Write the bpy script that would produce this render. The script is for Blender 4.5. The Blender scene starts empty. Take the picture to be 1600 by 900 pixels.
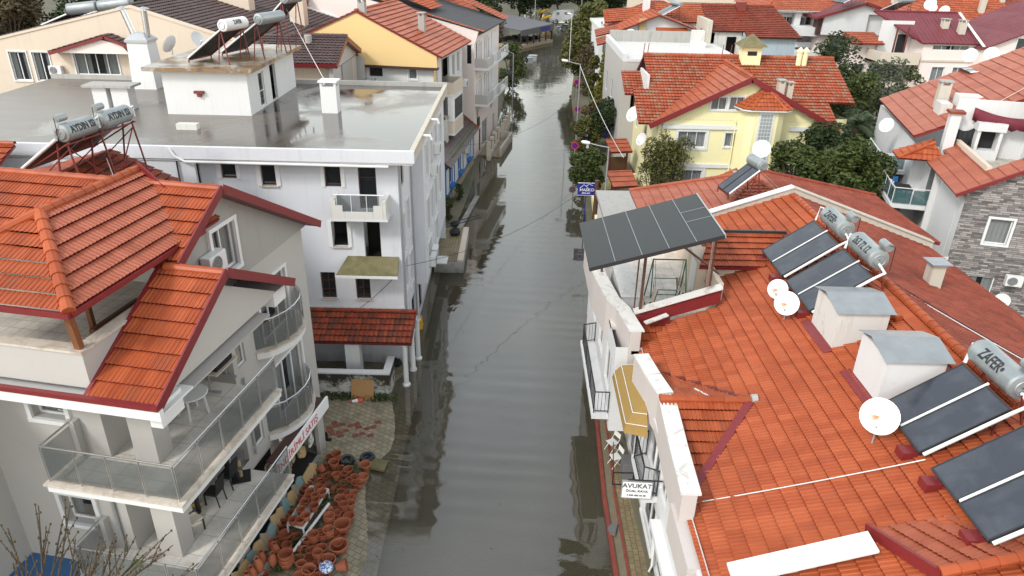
import bpy, bmesh, math, random
from mathutils import Vector, Matrix
random.seed(7)
S = bpy.context.scene
COL = S.collection
PI = math.pi
R = math.radians
# ---------------------------------------------------------------- camera, sky, sun, exposure
FOC, PITCH, ROLL, CAMH = 1120.0, R(26), R(1.25), 20.0
cd = bpy.data.cameras.new('camera'); cam = bpy.data.objects.new('camera', cd); COL.objects.link(cam)
cd.sensor_width = 36.0; cd.lens = FOC * 36.0 / 1600.0; cd.clip_end = 3000; cd.clip_start = 0.1
cam.matrix_world = Matrix.Translation((0, 0, CAMH)) @ Matrix.Rotation(R(90) - PITCH, 4, 'X') @ Matrix.Rotation(ROLL, 4, 'Z')
S.camera = cam
wd = bpy.data.worlds.new('World'); S.world = wd; wd.use_nodes = True
wn, wl = wd.node_tree.nodes, wd.node_tree.links
sky = wn.new('ShaderNodeTexSky'); sky.sky_type = 'NISHITA'; sky.sun_disc = False
SUN_EL, SUN_AZ = R(40), R(224)     # azimuth clockwise from +Y: behind the camera, to the left
sky.sun_elevation = SUN_EL; sky.sun_rotation = SUN_AZ; sky.dust_density = 0.6; sky.air_density = 2.3
hs = wn.new('ShaderNodeHueSaturation'); hs.inputs['Saturation'].default_value = 0.28; hs.inputs['Value'].default_value = 1.0
wl.new(sky.outputs[0], hs.inputs['Color']); wl.new(hs.outputs[0], wn['Background'].inputs['Color'])
wn['Background'].inputs['Strength'].default_value = 0.15
sd = bpy.data.lights.new('sun', 'SUN'); sun = bpy.data.objects.new('sun', sd); COL.objects.link(sun)
sd.energy = 1.15; sd.angle = R(11); sd.color = (1.0, 0.96, 0.9)
dv = Vector((math.sin(SUN_AZ) * math.cos(SUN_EL), math.cos(SUN_AZ) * math.cos(SUN_EL), math.sin(SUN_EL)))
sun.rotation_euler = dv.to_track_quat('Z', 'Y').to_euler()
vs = S.view_settings; vs.view_transform = 'Standard'; vs.look = 'None'; vs.gamma = 1; vs.use_curve_mapping = False
vs.exposure = 1.08
try:
    S.cycles.max_bounces = 6; S.cycles.diffuse_bounces = 3; S.cycles.glossy_bounces = 3; S.cycles.transparent_max_bounces = 12
    S.cycles.use_denoising = True
except Exception: pass

# ---------------------------------------------------------------- measuring: a photo pixel at a known height or depth
_p = PITCH
_F = Vector((0, math.cos(_p), -math.sin(_p))); _r = Vector((1, 0, 0)); _u = Vector((0, math.sin(_p), math.cos(_p)))
_R = _r * math.cos(ROLL) + _u * math.sin(ROLL); _U = _u * math.cos(ROLL) - _r * math.sin(ROLL)
def ray(x, y): return _F + _R * ((x - 800) / FOC) - _U * ((y - 450) / FOC)
def at(x, y, z=0.0):
    d = ray(x, y); return Vector((0, 0, CAMH)) + d * ((z - CAMH) / d.z)
def atY(x, y, Y):
    d = ray(x, y); return Vector((0, 0, CAMH)) + d * (Y / d.y)

# ---------------------------------------------------------------- materials
MATS = {}
class NT:
    def __init__(s, name):
        s.m = bpy.data.materials.new(name); s.m.use_nodes = True
        s.n, s.l = s.m.node_tree.nodes, s.m.node_tree.links
        s.b = s.n['Principled BSDF']; s.out = s.n['Material Output']
    def node(s, t, **kw):
        n = s.n.new('ShaderNode' + t)
        for k, v in kw.items(): setattr(n, k, v)
        return n
    def link(s, a, b): s.l.new(a, b)
    def coord(s, kind='Object', scale=(1, 1, 1), rot=(0, 0, 0)):
        c = s.node('TexCoord'); m = s.node('Mapping'); m.inputs['Scale'].default_value = scale; m.inputs['Rotation'].default_value = rot
        s.link(c.outputs[kind], m.inputs[0]); return m.outputs[0]
    def noise(s, vec, scale, detail=4, rough=0.55, dist=0.0):
        n = s.node('TexNoise'); n.inputs['Scale'].default_value = scale; n.inputs['Detail'].default_value = detail
        n.inputs['Roughness'].default_value = rough; n.inputs['Distortion'].default_value = dist
        s.link(vec, n.inputs['Vector']); return n.outputs['Fac']
    def ramp(s, fac, stops):
        r = s.node('ValToRGB'); e = r.color_ramp.elements
        while len(e) < len(stops): e.new(0.5)
        for k, (p, c) in enumerate(stops):
            e[k].position = p; e[k].color = (c, c, c, 1) if not isinstance(c, tuple) else (*c, 1)
        s.link(fac, r.inputs[0]); return r.outputs[0]
    def mix(s, fac, a, b, mode='MIX'):
        m = s.node('Mix', data_type='RGBA', blend_type=mode)
        for sock, v in ((m.inputs[0], fac), (m.inputs[6], a), (m.inputs[7], b)):
            if isinstance(v, (int, float)): sock.default_value = v
            elif isinstance(v, tuple): sock.default_value = (*v, 1)
            else: s.link(v, sock)
        return m.outputs[2]
    def math(s, op, a, b=None):
        m = s.node('Math', operation=op)
        for k, v in enumerate((a, b)):
            if v is None: continue
            if isinstance(v, (int, float)): m.inputs[k].default_value = v
            else: s.link(v, m.inputs[k])
        return m.outputs[0]
    def bump(s, h, strength=0.3, dist=0.02):
        b = s.node('Bump'); b.inputs['Strength'].default_value = strength; b.inputs['Distance'].default_value = dist
        s.link(h, b.inputs['Height']); s.link(b.outputs[0], s.b.inputs['Normal']); return b
    def col(s, c):
        if isinstance(c, tuple): s.b.inputs['Base Color'].default_value = (*c, 1)
        else: s.link(c, s.b.inputs['Base Color'])
    def set(s, **kw):
        for k, v in kw.items():
            k = k.replace('_', ' ')
            if isinstance(v, (int, float)): s.b.inputs[k].default_value = v
            else: s.link(v, s.b.inputs[k])

def plain(name, c, rough=0.5, metal=0.0, var=0.12, scale=6.0):
    if name in MATS: return MATS[name]
    t = NT(name); v = t.coord('Object')
    n = t.noise(v, scale, 5)
    t.col(t.mix(n, tuple(x * (1 - var) for x in c), tuple(min(1, x * (1 + var)) for x in c)))
    t.set(Roughness=rough, Metallic=metal)
    MATS[name] = t.m; return t.m

def plaster(name, c, stain=0.35, staincol=None, rough=0.85):
    """painted render: broad tone drift, vertical rain streaks, patchy grey dirt"""
    if name in MATS: return MATS[name]
    t = NT(name); v = t.coord('Object'); vs_ = t.coord('Object', (3.0, 3.0, 0.22))
    big = t.noise(v, 0.5, 5, 0.6); fine = t.noise(v, 9, 5, 0.6); st = t.noise(vs_, 1.6, 6, 0.65); pat = t.noise(v, 1.3, 8, 0.7, 0.6)
    sc = staincol or tuple(x * 0.45 for x in c)
    k = t.mix(t.math('MULTIPLY', big, 0.5), c, tuple(x * 0.86 for x in c))
    k = t.mix(t.math('MULTIPLY', t.ramp(st, [(0.53, 0.0), (0.78, 1.0)]), stain), k, sc)
    k = t.mix(t.math('MULTIPLY', t.ramp(pat, [(0.60, 0.0), (0.72, 1.0)]), stain * 0.8), k, sc)
    k = t.mix(t.math('MULTIPLY', fine, 0.12), k, tuple(x * 0.7 for x in c))
    sz = t.node('SeparateXYZ'); t.link(v, sz.inputs[0]); g = t.math('ADD', t.math('MULTIPLY', sz.outputs[2], -0.75), t.math('MULTIPLY', pat, 1.3))   # splash grime at the foot of the wall
    k = t.mix(t.math('MULTIPLY', t.ramp(g, [(0.15, 0.0), (0.75, 1.0)]), 0.6), k, tuple(x * 0.35 for x in sc))
    t.col(k); t.set(Roughness=rough); t.bump(fine, 0.12, 0.01)
    MATS[name] = t.m; return t.m

def tile_mat(name, base, dark, light, lichen=0.25, lcol=(0.16, 0.15, 0.11), rough=0.5, stain=0.5, spec=0.22):
    """clay tiles: u,v of the tile sheet count tiles; each tile has its own tone; blotches and lichen on top"""
    if name in MATS: return MATS[name]
    t = NT(name); c = t.node('TexCoord'); f = t.node('VectorMath', operation='FLOOR')
    t.link(c.outputs['UV'], f.inputs[0]); w = t.node('TexWhiteNoise', noise_dimensions='3D'); t.link(f.outputs[0], w.inputs['Vector'])
    v = t.coord('Object')
    k = t.mix(w.outputs['Value'], dark, light)
    k = t.mix(0.45, k, base)
    n1 = t.noise(v, 0.55, 6, 0.65, 0.8); k = t.mix(t.math('MULTIPLY', t.ramp(n1, [(0.46, 0.0), (0.66, 1.0)]), stain), k, tuple(x * 0.5 for x in base))
    n4 = t.noise(v, 0.9, 3, 0.5); k = t.mix(t.math('MULTIPLY', t.ramp(n4, [(0.5, 0.0), (0.75, 1.0)]), 0.35), k, light)
    uvs = t.node('Mapping'); uvs.inputs['Scale'].default_value = (2.2, 0.35, 1); t.link(c.outputs['UV'], uvs.inputs[0])
    n2 = t.noise(uvs.outputs[0], 1.3, 7, 0.7); k = t.mix(t.math('MULTIPLY', t.ramp(n2, [(0.58, 0.0), (0.70, 1.0)]), 0.75 * stain), k, tuple(x * 0.25 for x in base))
    if lichen > 0:
        n3 = t.noise(v, 3.4, 8, 0.75, 0.4); thr = 0.72 - 0.22 * lichen
        tl = t.math('LESS_THAN', w.outputs['Value'], lichen); 
        lm = t.math('MAXIMUM', t.math('MULTIPLY', t.ramp(n3, [(thr, 0.0), (thr + 0.06, 1.0)]), 0.8), t.math('MULTIPLY', tl, 0.62 * min(1, lichen * 2.5)))
        k = t.mix(lm, k, lcol)
    fn = t.noise(v, 24, 4)
    k = t.mix(t.math('MULTIPLY', fn, 0.2), k, tuple(x * 0.5 for x in base))
    t.col(k); t.set(Roughness=t.math('ADD', t.math('MULTIPLY', n1, 0.25), rough - 0.12)); t.bump(fn, 0.2, 0.006)
    t.b.inputs['Specular IOR Level'].default_value = spec
    MATS[name] = t.m; return t.m

def build_mats():
    M = MATS
    # water: a thin muddy flood. Clear and shallow along its edges, murky over the road; object x is across the street
    t = NT('flood_water'); v = t.coord('Object')
    n = t.noise(v, 0.25, 4); t.col(t.mix(n, (0.045, 0.039, 0.020), (0.066, 0.058, 0.035)))
    # ripples: long swells across the street, finer wind ripple, patches of calm
    w1 = t.node('TexWave', wave_type='BANDS', bands_direction='Y'); w1.inputs['Scale'].default_value = 0.30; w1.inputs['Distortion'].default_value = 9.0
    w1.inputs['Detail'].default_value = 3.0; w1.inputs['Detail Scale'].default_value = 0.35; w1.inputs['Detail Roughness'].default_value = 0.6
    t.link(t.coord('Object', (0.35, 1.0, 1), (0, 0, R(14))), w1.inputs['Vector'])
    f1 = t.noise(t.coord('Object', (1, 1.6, 1)), 1.6, 3); f2 = t.noise(v, 7, 2); calm = t.ramp(t.noise(v, 0.16, 3), [(0.42, 0.12), (0.62, 1.0)])
    sx = t.node('SeparateXYZ'); t.link(v, sx.inputs[0])
    near = t.node('MapRange'); near.inputs[1].default_value = 18; near.inputs[2].default_value = 42; near.inputs[3].default_value = 1.0; near.inputs[4].default_value = 0.12
    t.link(sx.outputs['Y'], near.inputs[0])
    h = t.math('ADD', t.math('MULTIPLY', t.math('MULTIPLY', w1.outputs['Fac'], near.outputs[0]), 0.55), t.math('ADD', t.math('MULTIPLY', f1, 0.16), t.math('MULTIPLY', f2, 0.025)))
    # rings spreading from a few spots
    for (cx, cy, rr) in ((-2.1, 37.6, 2.2), (0.55, 35.0, 2.8), (4.6, 24.3, 2.5)):
        d = t.node('VectorMath', operation='DISTANCE'); t.link(v, d.inputs[0]); d.inputs[1].default_value = (cx, cy, 0)
        fall = t.node('MapRange'); fall.inputs[1].default_value = 0.2; fall.inputs[2].default_value = rr; fall.inputs[3].default_value = 1; fall.inputs[4].default_value = 0
        t.link(d.outputs['Value'], fall.inputs[0])
        h = t.math('ADD', h, t.math('MULTIPLY', t.math('MULTIPLY', t.math('SINE', t.math('MULTIPLY', d.outputs['Value'], 26)), fall.outputs[0]), 0.05))
    t.bump(t.math('MULTIPLY', h, calm), 0.34, 0.12); t.set(Roughness=0.04, IOR=2.35)
    a = t.math('ABSOLUTE', t.math('ADD', sx.outputs['X'], 0.4))
    al = t.node('MapRange'); al.inputs[1].default_value = 1.4; al.inputs[2].default_value = 4.2; al.inputs[3].default_value = 0.90; al.inputs[4].default_value = 0.58; t.link(a, al.inputs[0])
    nearal = t.node('MapRange'); nearal.inputs[1].default_value = 15; nearal.inputs[2].default_value = 30; nearal.inputs[3].default_value = 0.78; nearal.inputs[4].default_value = 1.0; t.link(sx.outputs['Y'], nearal.inputs[0])
    t.set(Alpha=t.math('MULTIPLY', al.outputs[0], nearal.outputs[0])); M['water'] = t.m
    # setts / paving
    def paving(name, c1, c2, mortar, sx_, sy_, rot=0.0, wet=0.35, offs=0.5):
        t = NT(name); v = t.coord('Object', rot=(0, 0, rot)); b = t.node('TexBrick'); b.offset = offs
        b.inputs['Scale'].default_value = 1.0; b.inputs['Brick Width'].default_value = sx_; b.inputs['Row Height'].default_value = sy_
        b.inputs['Mortar Size'].default_value = 0.014; b.inputs['Mortar Smooth'].default_value = 0.4
        b.inputs['Color1'].default_value = (*c1, 1); b.inputs['Color2'].default_value = (*c2, 1); b.inputs['Mortar'].default_value = (*mortar, 1)
        wob = t.node('VectorMath', operation='ADD'); nn = t.node('TexNoise'); nn.inputs['Scale'].default_value = 2.5; t.link(v, nn.inputs['Vector'])
        sc = t.node('VectorMath', operation='SCALE'); sc.inputs['Scale'].default_value = 0.05; t.link(nn.outputs['Color'], sc.inputs[0])
        t.link(v, wob.inputs[0]); t.link(sc.outputs[0], wob.inputs[1]); t.link(wob.outputs[0], b.inputs['Vector'])
        n = t.noise(v, 0.8, 7, 0.7); k = t.mix(t.ramp(n, [(0.45, 0.0), (0.68, 0.8)]), b.outputs['Color'], tuple(x * 0.4 for x in c1))
        k = t.mix(t.math('MULTIPLY', t.noise(v, 14, 4), 0.35), k, tuple(x * 0.5 for x in c2)); t.col(k)
        t.set(Roughness=t.math('ADD', t.math('MULTIPLY', n, 0.5), wet - 0.1)); t.bump(b.outputs['Fac'], -0.6, 0.012); M[name] = t.m
    paving('paving_setts', (0.24, 0.20, 0.125), (0.33, 0.29, 0.20), (0.035, 0.035, 0.02), 0.30, 0.25, R(28))
    paving('paving_red', (0.26, 0.07, 0.04), (0.20, 0.06, 0.04), (0.035, 0.03, 0.02), 0.30, 0.25, R(28))
    paving('pavement_blocks', (0.27, 0.21, 0.11), (0.20, 0.155, 0.085), (0.05, 0.045, 0.03), 0.28, 0.20, R(90))
    paving('road_setts', (0.13, 0.115, 0.085), (0.10, 0.09, 0.065), (0.05, 0.045, 0.035), 0.22, 0.12, 0, 0.3)
    paving('floor_tiles', (0.74, 0.69, 0.62), (0.70, 0.66, 0.60), (0.40, 0.36, 0.31), 0.75, 0.75, 0, 0.22, 0.0)
    paving('terrace_tiles', (0.56, 0.52, 0.45), (0.52, 0.48, 0.42), (0.28, 0.25, 0.2), 0.4, 0.4, 0, 0.3, 0.0)
    t = NT('ground_earth'); v = t.coord('Object'); n = t.noise(v, 0.15, 8, 0.7); f = t.noise(v, 3, 6)
    k = t.mix(t.ramp(n, [(0.4, 0.0), (0.62, 1.0)]), (0.10, 0.085, 0.055), (0.05, 0.065, 0.03)); t.col(t.mix(t.math('MULTIPLY', f, 0.4), k, (0.16, 0.14, 0.11))); t.set(Roughness=0.9); t.bump(f, 0.5, 0.05); M['earth'] = t.m
    # stacked slate cladding
    t = NT('slate_cladding'); v = t.coord('Object'); 
    sw = t.node('SeparateXYZ'); t.link(v, sw.inputs[0]); cb = t.node('CombineXYZ'); t.link(t.math('ADD', sw.outputs[0], sw.outputs[1]), cb.inputs[0]); t.link(sw.outputs[2], cb.inputs[1])
    b = t.node('TexBrick'); b.offset = 0.37; b.squash = 0.7; b.squash_frequency = 3
    b.inputs['Scale'].default_value = 1; b.inputs['Brick Width'].default_value = 0.5; b.inputs['Row Height'].default_value = 0.115; b.inputs['Mortar Size'].default_value = 0.01
    b.inputs['Color1'].default_value = (0.07, 0.06, 0.058, 1); b.inputs['Color2'].default_value = (0.42, 0.38, 0.36, 1); b.inputs['Mortar'].default_value = (0.03, 0.03, 0.03, 1); t.link(cb.outputs[0], b.inputs['Vector'])
    n = t.noise(v, 2.0, 6, 0.7); t.col(t.mix(t.math('MULTIPLY', n, 0.5), b.outputs['Color'], (0.17, 0.155, 0.155))); t.set(Roughness=0.8); t.bump(b.outputs['Fac'], -0.8, 0.02); M['slate'] = t.m
    # wet flat roof with standing water
    t = NT('wet_flat_roof'); v = t.coord('Object'); n = t.noise(v, 0.15, 6, 0.6, 0.8); f = t.noise(v, 2.5, 6, 0.65)
    sxr = t.node('SeparateXYZ'); t.link(v, sxr.inputs[0]); n = t.math('ADD', n, t.math('MULTIPLY', t.math('ADD', sxr.outputs[0], 15.0), 0.011)); pud = t.ramp(n, [(0.43, 0.0), (0.56, 1.0)]); st = t.noise(t.coord('Object', (0.25, 1.3, 1), (0, 0, R(-25))), 0.9, 6, 0.6)
    k = t.mix(f, (0.085, 0.068, 0.052), (0.15, 0.125, 0.10)); k = t.mix(t.math('MULTIPLY', t.ramp(st, [(0.45, 0.0), (0.6, 1.0)]), 0.4), k, (0.07, 0.055, 0.045))
    t.col(t.mix(pud, k, (0.05, 0.045, 0.04))); t.set(Roughness=t.ramp(pud, [(0.0, 0.34), (1.0, 0.06)]), IOR=2.3); t.bump(t.math('MULTIPLY', f, t.math('SUBTRACT', 1.0, pud)), 0.25, 0.02); M['wetroof'] = t.m
    # rusty stained concrete slab
    t = NT('stained_concrete'); v = t.coord('Object'); n = t.noise(v, 0.55, 7, 0.65, 0.7); f = t.noise(v, 6, 5)
    k = t.mix(f, (0.26, 0.24, 0.22), (0.40, 0.38, 0.35)); k = t.mix(t.ramp(n, [(0.46, 0.0), (0.54, 0.85)]), k, (0.20, 0.11, 0.035)); k = t.mix(t.ramp(t.noise(v, 1.1, 6), [(0.52, 0.0), (0.62, 0.9)]), k, (0.09, 0.07, 0.055))
    t.col(k); t.set(Roughness=0.35); M['slab'] = t.m
    # mossy dirty wall
    t = NT('mouldy_white_wall'); v = t.coord('Object'); n = t.noise(v, 1.3, 8, 0.75, 0.4); s2 = t.node('SeparateXYZ'); t.link(v, s2.inputs[0])
    m_ = t.math('ADD', n, t.math('MULTIPLY', s2.outputs[2], 0.22)); k = t.mix(t.ramp(m_, [(0.58, 0.0), (0.70, 1.0)]), (0.50, 0.49, 0.46), (0.035, 0.03, 0.02))
    t.col(k); t.set(Roughness=0.9); M['mould'] = t.m
    t = NT('mossy_concrete'); v = t.coord('Object'); n = t.noise(v, 1.2, 7, 0.7, 0.5); t.col(t.mix(t.ramp(n, [(0.30, 0.0), (0.70, 1.0)]), (0.20, 0.165, 0.095), (0.085, 0.085, 0.028))); t.set(Roughness=0.95); t.bump(n, 0.5, 0.03); M['moss'] = t.m
    t = NT('marble_coping'); v = t.coord('Object'); n = t.noise(v, 1.6, 8, 0.7, 1.6); k = t.mix(t.ramp(n, [(0.52, 0.0), (0.60, 0.55)]), (0.62, 0.60, 0.57), (0.36, 0.31, 0.26)); t.col(k); t.set(Roughness=0.4); M['marble'] = t.m
    t = NT('marble_sill'); v = t.coord('Object'); n = t.noise(v, 2.6, 8, 0.7, 1.0); t.col(t.mix(t.ramp(n, [(0.45, 0.0), (0.65, 0.8)]), (0.55, 0.49, 0.42), (0.33, 0.27, 0.21))); t.set(Roughness=0.45); M['sill'] = t.m
    # glass
    t = NT('window_glass'); t.col((0.025, 0.03, 0.034)); t.set(Roughness=0.06, Alpha=0.5, IOR=1.5); M['glass'] = t.m
    t = NT('balcony_glass'); t.col((0.10, 0.115, 0.115)); t.set(Roughness=0.05, Alpha=0.42, IOR=1.5); M['balglass'] = t.m
    t = NT('teal_glass'); t.col((0.05, 0.12, 0.125)); t.set(Roughness=0.05, Alpha=0.6); M['tealglass'] = t.m
    t = NT('collector_glass'); v = t.coord('UV', (1, 26, 1)); w = t.node('TexWave'); w.bands_direction = 'Y'; w.inputs['Scale'].default_value = 0.33; t.link(v, w.inputs['Vector'])
    n = t.noise(t.coord('Object'), 1.2, 6, 0.6, 0.5); k = t.mix(t.math('MULTIPLY', w.outputs['Fac'], 0.5), (0.030, 0.034, 0.045), (0.058, 0.066, 0.082)); k = t.mix(t.math('MULTIPLY', t.ramp(n, [(0.45, 0.0), (0.72, 1.0)]), 0.3), k, (0.12, 0.13, 0.15)); t.col(k)
    t.set(Roughness=0.16); M['collector'] = t.m
    # galvanised tank
    t = NT('galvanised'); v = t.coord('Object'); n = t.noise(v, 3, 6, 0.65); 
    k = t.mix(n, (0.20, 0.23, 0.24), (0.38, 0.41, 0.41)); t.col(k); t.set(Roughness=0.42, Metallic=0.45); M['galv'] = t.m
    # dish with rust
    t = NT('dish_white'); v = t.coord('Object'); n = t.noise(t.coord('Object', (2, 1, 6)), 1.4, 5, 0.6); d = t.node('VectorMath', operation='LENGTH'); t.link(v, d.inputs[0])
    fall = t.node('MapRange'); fall.inputs[1].default_value = 0.12; fall.inputs[2].default_value = 0.36; fall.inputs[3].default_value = 1; fall.inputs[4].default_value = 0; t.link(d.outputs['Value'], fall.inputs[0])
    t.col(t.mix(t.math('MULTIPLY', t.ramp(n, [(0.5, 0.0), (0.62, 1.0)]), fall.outputs[0]), (0.74, 0.73, 0.70), (0.36, 0.17, 0.05))); t.set(Roughness=0.5); M['dishrust'] = t.m
    # terracotta
    t = NT('terracotta'); v = t.coord('Object'); oi = t.node('ObjectInfo'); n = t.noise(v, 4, 6, 0.65); k = t.mix(oi.outputs['Random'], (0.31, 0.088, 0.04), (0.46, 0.15, 0.07))
    t.col(t.mix(t.math('MULTIPLY', n, 0.5), k, (0.17, 0.05, 0.03))); t.set(Roughness=0.75); M['pot'] = t.m
    t = NT('blue_white_plastic'); v = t.coord('Object'); n = t.noise(v, 9, 3, 0.6, 1.5); t.col(t.mix(t.ramp(n, [(0.46, 0.0), (0.52, 1.0)]), (0.015, 0.10, 0.42), (0.65, 0.68, 0.72))); t.set(Roughness=0.35); M['blue_bag'] = t.m
    # leaves: light and dark clumps are the plant's own foliage tones
    def leaf(name, a, b, c, sc=1.3):
        t = NT(name); v = t.coord('Object'); n = t.noise(v, sc, 3); n2 = t.noise(v, 9, 3); k = t.mix(t.ramp(n, [(0.35, 0.0), (0.65, 1.0)]), a, b); k = t.mix(t.math('MULTIPLY', t.ramp(n2, [(0.45, 0.0), (0.65, 1.0)]), 0.5), k, c)
        t.col(k); t.set(Roughness=0.6); t.b.inputs['Specular IOR Level'].default_value = 0.25
        M[name] = t.m
    leaf('leaf_dark', (0.014, 0.026, 0.009), (0.030, 0.048, 0.014), (0.055, 0.072, 0.022))
    leaf('leaf_mid', (0.022, 0.038, 0.010), (0.050, 0.072, 0.016), (0.11, 0.118, 0.028))
    leaf('leaf_olive', (0.055, 0.062, 0.018), (0.10, 0.10, 0.028), (0.15, 0.145, 0.045))
    leaf('leaf_grey', (0.05, 0.065, 0.04), (0.085, 0.10, 0.065), (0.12, 0.135, 0.09))
    leaf('leaf_palm', (0.05, 0.075, 0.04), (0.09, 0.12, 0.065), (0.12, 0.15, 0.09))
    leaf('leaf_yellow', (0.09, 0.09, 0.015), (0.15, 0.14, 0.025), (0.20, 0.18, 0.04))
    leaf('leaf_brown', (0.06, 0.045, 0.022), (0.09, 0.065, 0.032), (0.12, 0.085, 0.045))
    t = NT('bark'); v = t.coord('Object', (4, 4, 0.8)); n = t.noise(v, 3, 6); t.col(t.mix(n, (0.035, 0.026, 0.018), (0.11, 0.085, 0.06))); t.set(Roughness=0.95); t.bump(n, 0.6, 0.03); M['bark'] = t.m
    t = NT('timber'); v = t.coord('Object', (6, 6, 0.8)); n = t.noise(v, 2.5, 6, 0.6, 0.6); t.col(t.mix(n, (0.10, 0.035, 0.012), (0.26, 0.10, 0.035))); t.set(Roughness=0.6); M['timber'] = t.m
    tile_mat('tile_orange', (0.35, 0.072, 0.024), (0.22, 0.040, 0.015), (0.44, 0.110, 0.042), 0.06, (0.20, 0.17, 0.12), 0.42, 0.45)
    tile_mat('tile_main', (0.36, 0.078, 0.027), (0.26, 0.048, 0.017), (0.43, 0.110, 0.042), 0.03, (0.22, 0.19, 0.14), 0.45, 0.36)
    tile_mat('tile_red', (0.23, 0.046, 0.024), (0.15, 0.030, 0.017), (0.30, 0.07, 0.036), 0.08, (0.12, 0.05, 0.035), 0.5, 0.6)
    tile_mat('tile_mottled', (0.32, 0.066, 0.028), (0.20, 0.048, 0.028), (0.44, 0.115, 0.055), 0.30, (0.30, 0.22, 0.14), 0.55, 0.45)
    tile_mat('tile_old', (0.27, 0.055, 0.028), (0.12, 0.03, 0.02), (0.40, 0.085, 0.04), 0.30, (0.075, 0.055, 0.04), 0.6, 0.7)
    tile_mat('tile_brown', (0.085, 0.055, 0.052), (0.06, 0.04, 0.038), (0.11, 0.075, 0.07), 0.0, rough=0.45, stain=0.3)
    tile_mat('tile_salmon', (0.34, 0.092, 0.050), (0.27, 0.068, 0.036), (0.40, 0.125, 0.072), 0.03, (0.2, 0.12, 0.09), 0.5, 0.25)
    tile_mat('metal_magenta', (0.155, 0.034, 0.042), (0.135, 0.028, 0.036), (0.175, 0.040, 0.050), 0.0, rough=0.4, stain=0.25)
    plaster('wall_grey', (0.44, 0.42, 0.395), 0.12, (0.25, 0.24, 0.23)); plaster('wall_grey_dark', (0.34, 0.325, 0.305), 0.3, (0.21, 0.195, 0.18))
    plaster('wall_white', (0.62, 0.62, 0.62), 0.30, (0.40, 0.38, 0.36)); plaster('wall_lilac', (0.61, 0.62, 0.655), 0.30, (0.36, 0.35, 0.36)); plaster('wall_cream', (0.62, 0.52, 0.42), 0.30, (0.40, 0.32, 0.24))
    plaster('wall_yellow', (0.80, 0.735, 0.43), 0.10, (0.5, 0.46, 0.3)); plaster('wall_sand', (0.70, 0.50, 0.23), 0.15, (0.42, 0.32, 0.2)); plaster('wall_pink', (0.76, 0.66, 0.62), 0.15, (0.5, 0.43, 0.4))
    plaster('wall_rough', (0.58, 0.57, 0.54), 0.75, (0.22, 0.19, 0.15)); plaster('wall_blue', (0.36, 0.43, 0.47), 0.7, (0.19, 0.19, 0.19)); plaster('wall_beige', (0.58, 0.50, 0.41), 0.25, (0.36, 0.3, 0.24))
    plaster('concrete', (0.36, 0.35, 0.33), 0.6, (0.12, 0.11, 0.09)); plaster('concrete_pale', (0.50, 0.46, 0.39), 0.5, (0.2, 0.17, 0.12)); plaster('kerb_stone', (0.34, 0.31, 0.26), 0.5); plaster('parapet_pale', (0.52, 0.47, 0.445), 0.32, (0.42, 0.36, 0.32))
    plaster('wall_offwhite', (0.44, 0.42, 0.40), 0.25, (0.36, 0.34, 0.31))
    P = plain
    P('white_paint', (0.66, 0.66, 0.66), 0.45, 0, 0.05); P('white_plastic', (0.66, 0.66, 0.65), 0.4, 0, 0.04); P('red_gutter', (0.17, 0.018, 0.02), 0.4, 0, 0.2); P('dark_red_wood', (0.12, 0.02, 0.015), 0.55, 0, 0.25)
    P('steel', (0.55, 0.56, 0.57), 0.25, 0.9, 0.06); P('grey_metal', (0.38, 0.39, 0.40), 0.45, 0.4); P('zinc', (0.26, 0.28, 0.29), 0.4, 0.3, 0.25, 2.0); P('black_metal', (0.02, 0.02, 0.022), 0.5); P('black_cloth', (0.012, 0.012, 0.013), 0.8)
    P('rust_red', (0.16, 0.025, 0.018), 0.6, 0, 0.3); P('brown_frame', (0.055, 0.02, 0.014), 0.5, 0, 0.3); P('painted_room_shade', (0.02, 0.019, 0.018), 0.9); P('curtain', (0.66, 0.68, 0.68), 0.9, 0, 0.08); P('charcoal', (0.017, 0.020, 0.021), 0.5, 0, 0.15, 2.0)
    P('membrane', (0.038, 0.038, 0.042), 0.75, 0, 0.3, 1.5); P('blue_paint', (0.02, 0.13, 0.36), 0.55, 0, 0.2); P('royal_blue', (0.012, 0.018, 0.22), 0.45); P('tarp_blue', (0.015, 0.11, 0.33), 0.4, 0, 0.35); P('gold_cloth', (0.27, 0.17, 0.045), 0.8, 0, 0.12)
    P('sign_white', (0.80, 0.80, 0.80), 0.4, 0, 0.02); P('ink', (0.02, 0.02, 0.025), 0.6); P('red_letter', (0.55, 0.02, 0.02), 0.5); P('orange_cone', (0.55, 0.07, 0.03), 0.5); P('cardboard', (0.36, 0.20, 0.085), 0.9, 0, 0.1); P('yellow_plastic', (0.65, 0.36, 0.02), 0.45)
    P('green_plastic', (0.12, 0.55, 0.03), 0.4); P('yellow_tub', (0.60, 0.42, 0.10), 0.5); P('kerb_red', (0.20, 0.042, 0.030), 0.55, 0, 0.5, 3); P('kerb_dirty', (0.16, 0.135, 0.085), 0.8, 0, 0.3); P('stone_brown', (0.30, 0.24, 0.17), 0.85, 0, 0.5, 4); P('cream_cloth', (0.58, 0.53, 0.43), 0.8); P('brown_wood', (0.09, 0.04, 0.022), 0.5, 0, 0.3)
    P('awning_grey', (0.09, 0.09, 0.10), 0.6, 0, 0.2); P('car_dark', (0.03, 0.035, 0.045), 0.25); P('car_white', (0.70, 0.71, 0.72), 0.3); P('tyre', (0.02, 0.02, 0.02), 0.8); P('rubber_grey', (0.12, 0.12, 0.12), 0.8); P('bin_green', (0.02, 0.12, 0.07), 0.5); P('maroon_cloth', (0.13, 0.012, 0.025), 0.75, 0, 0.25)
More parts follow.
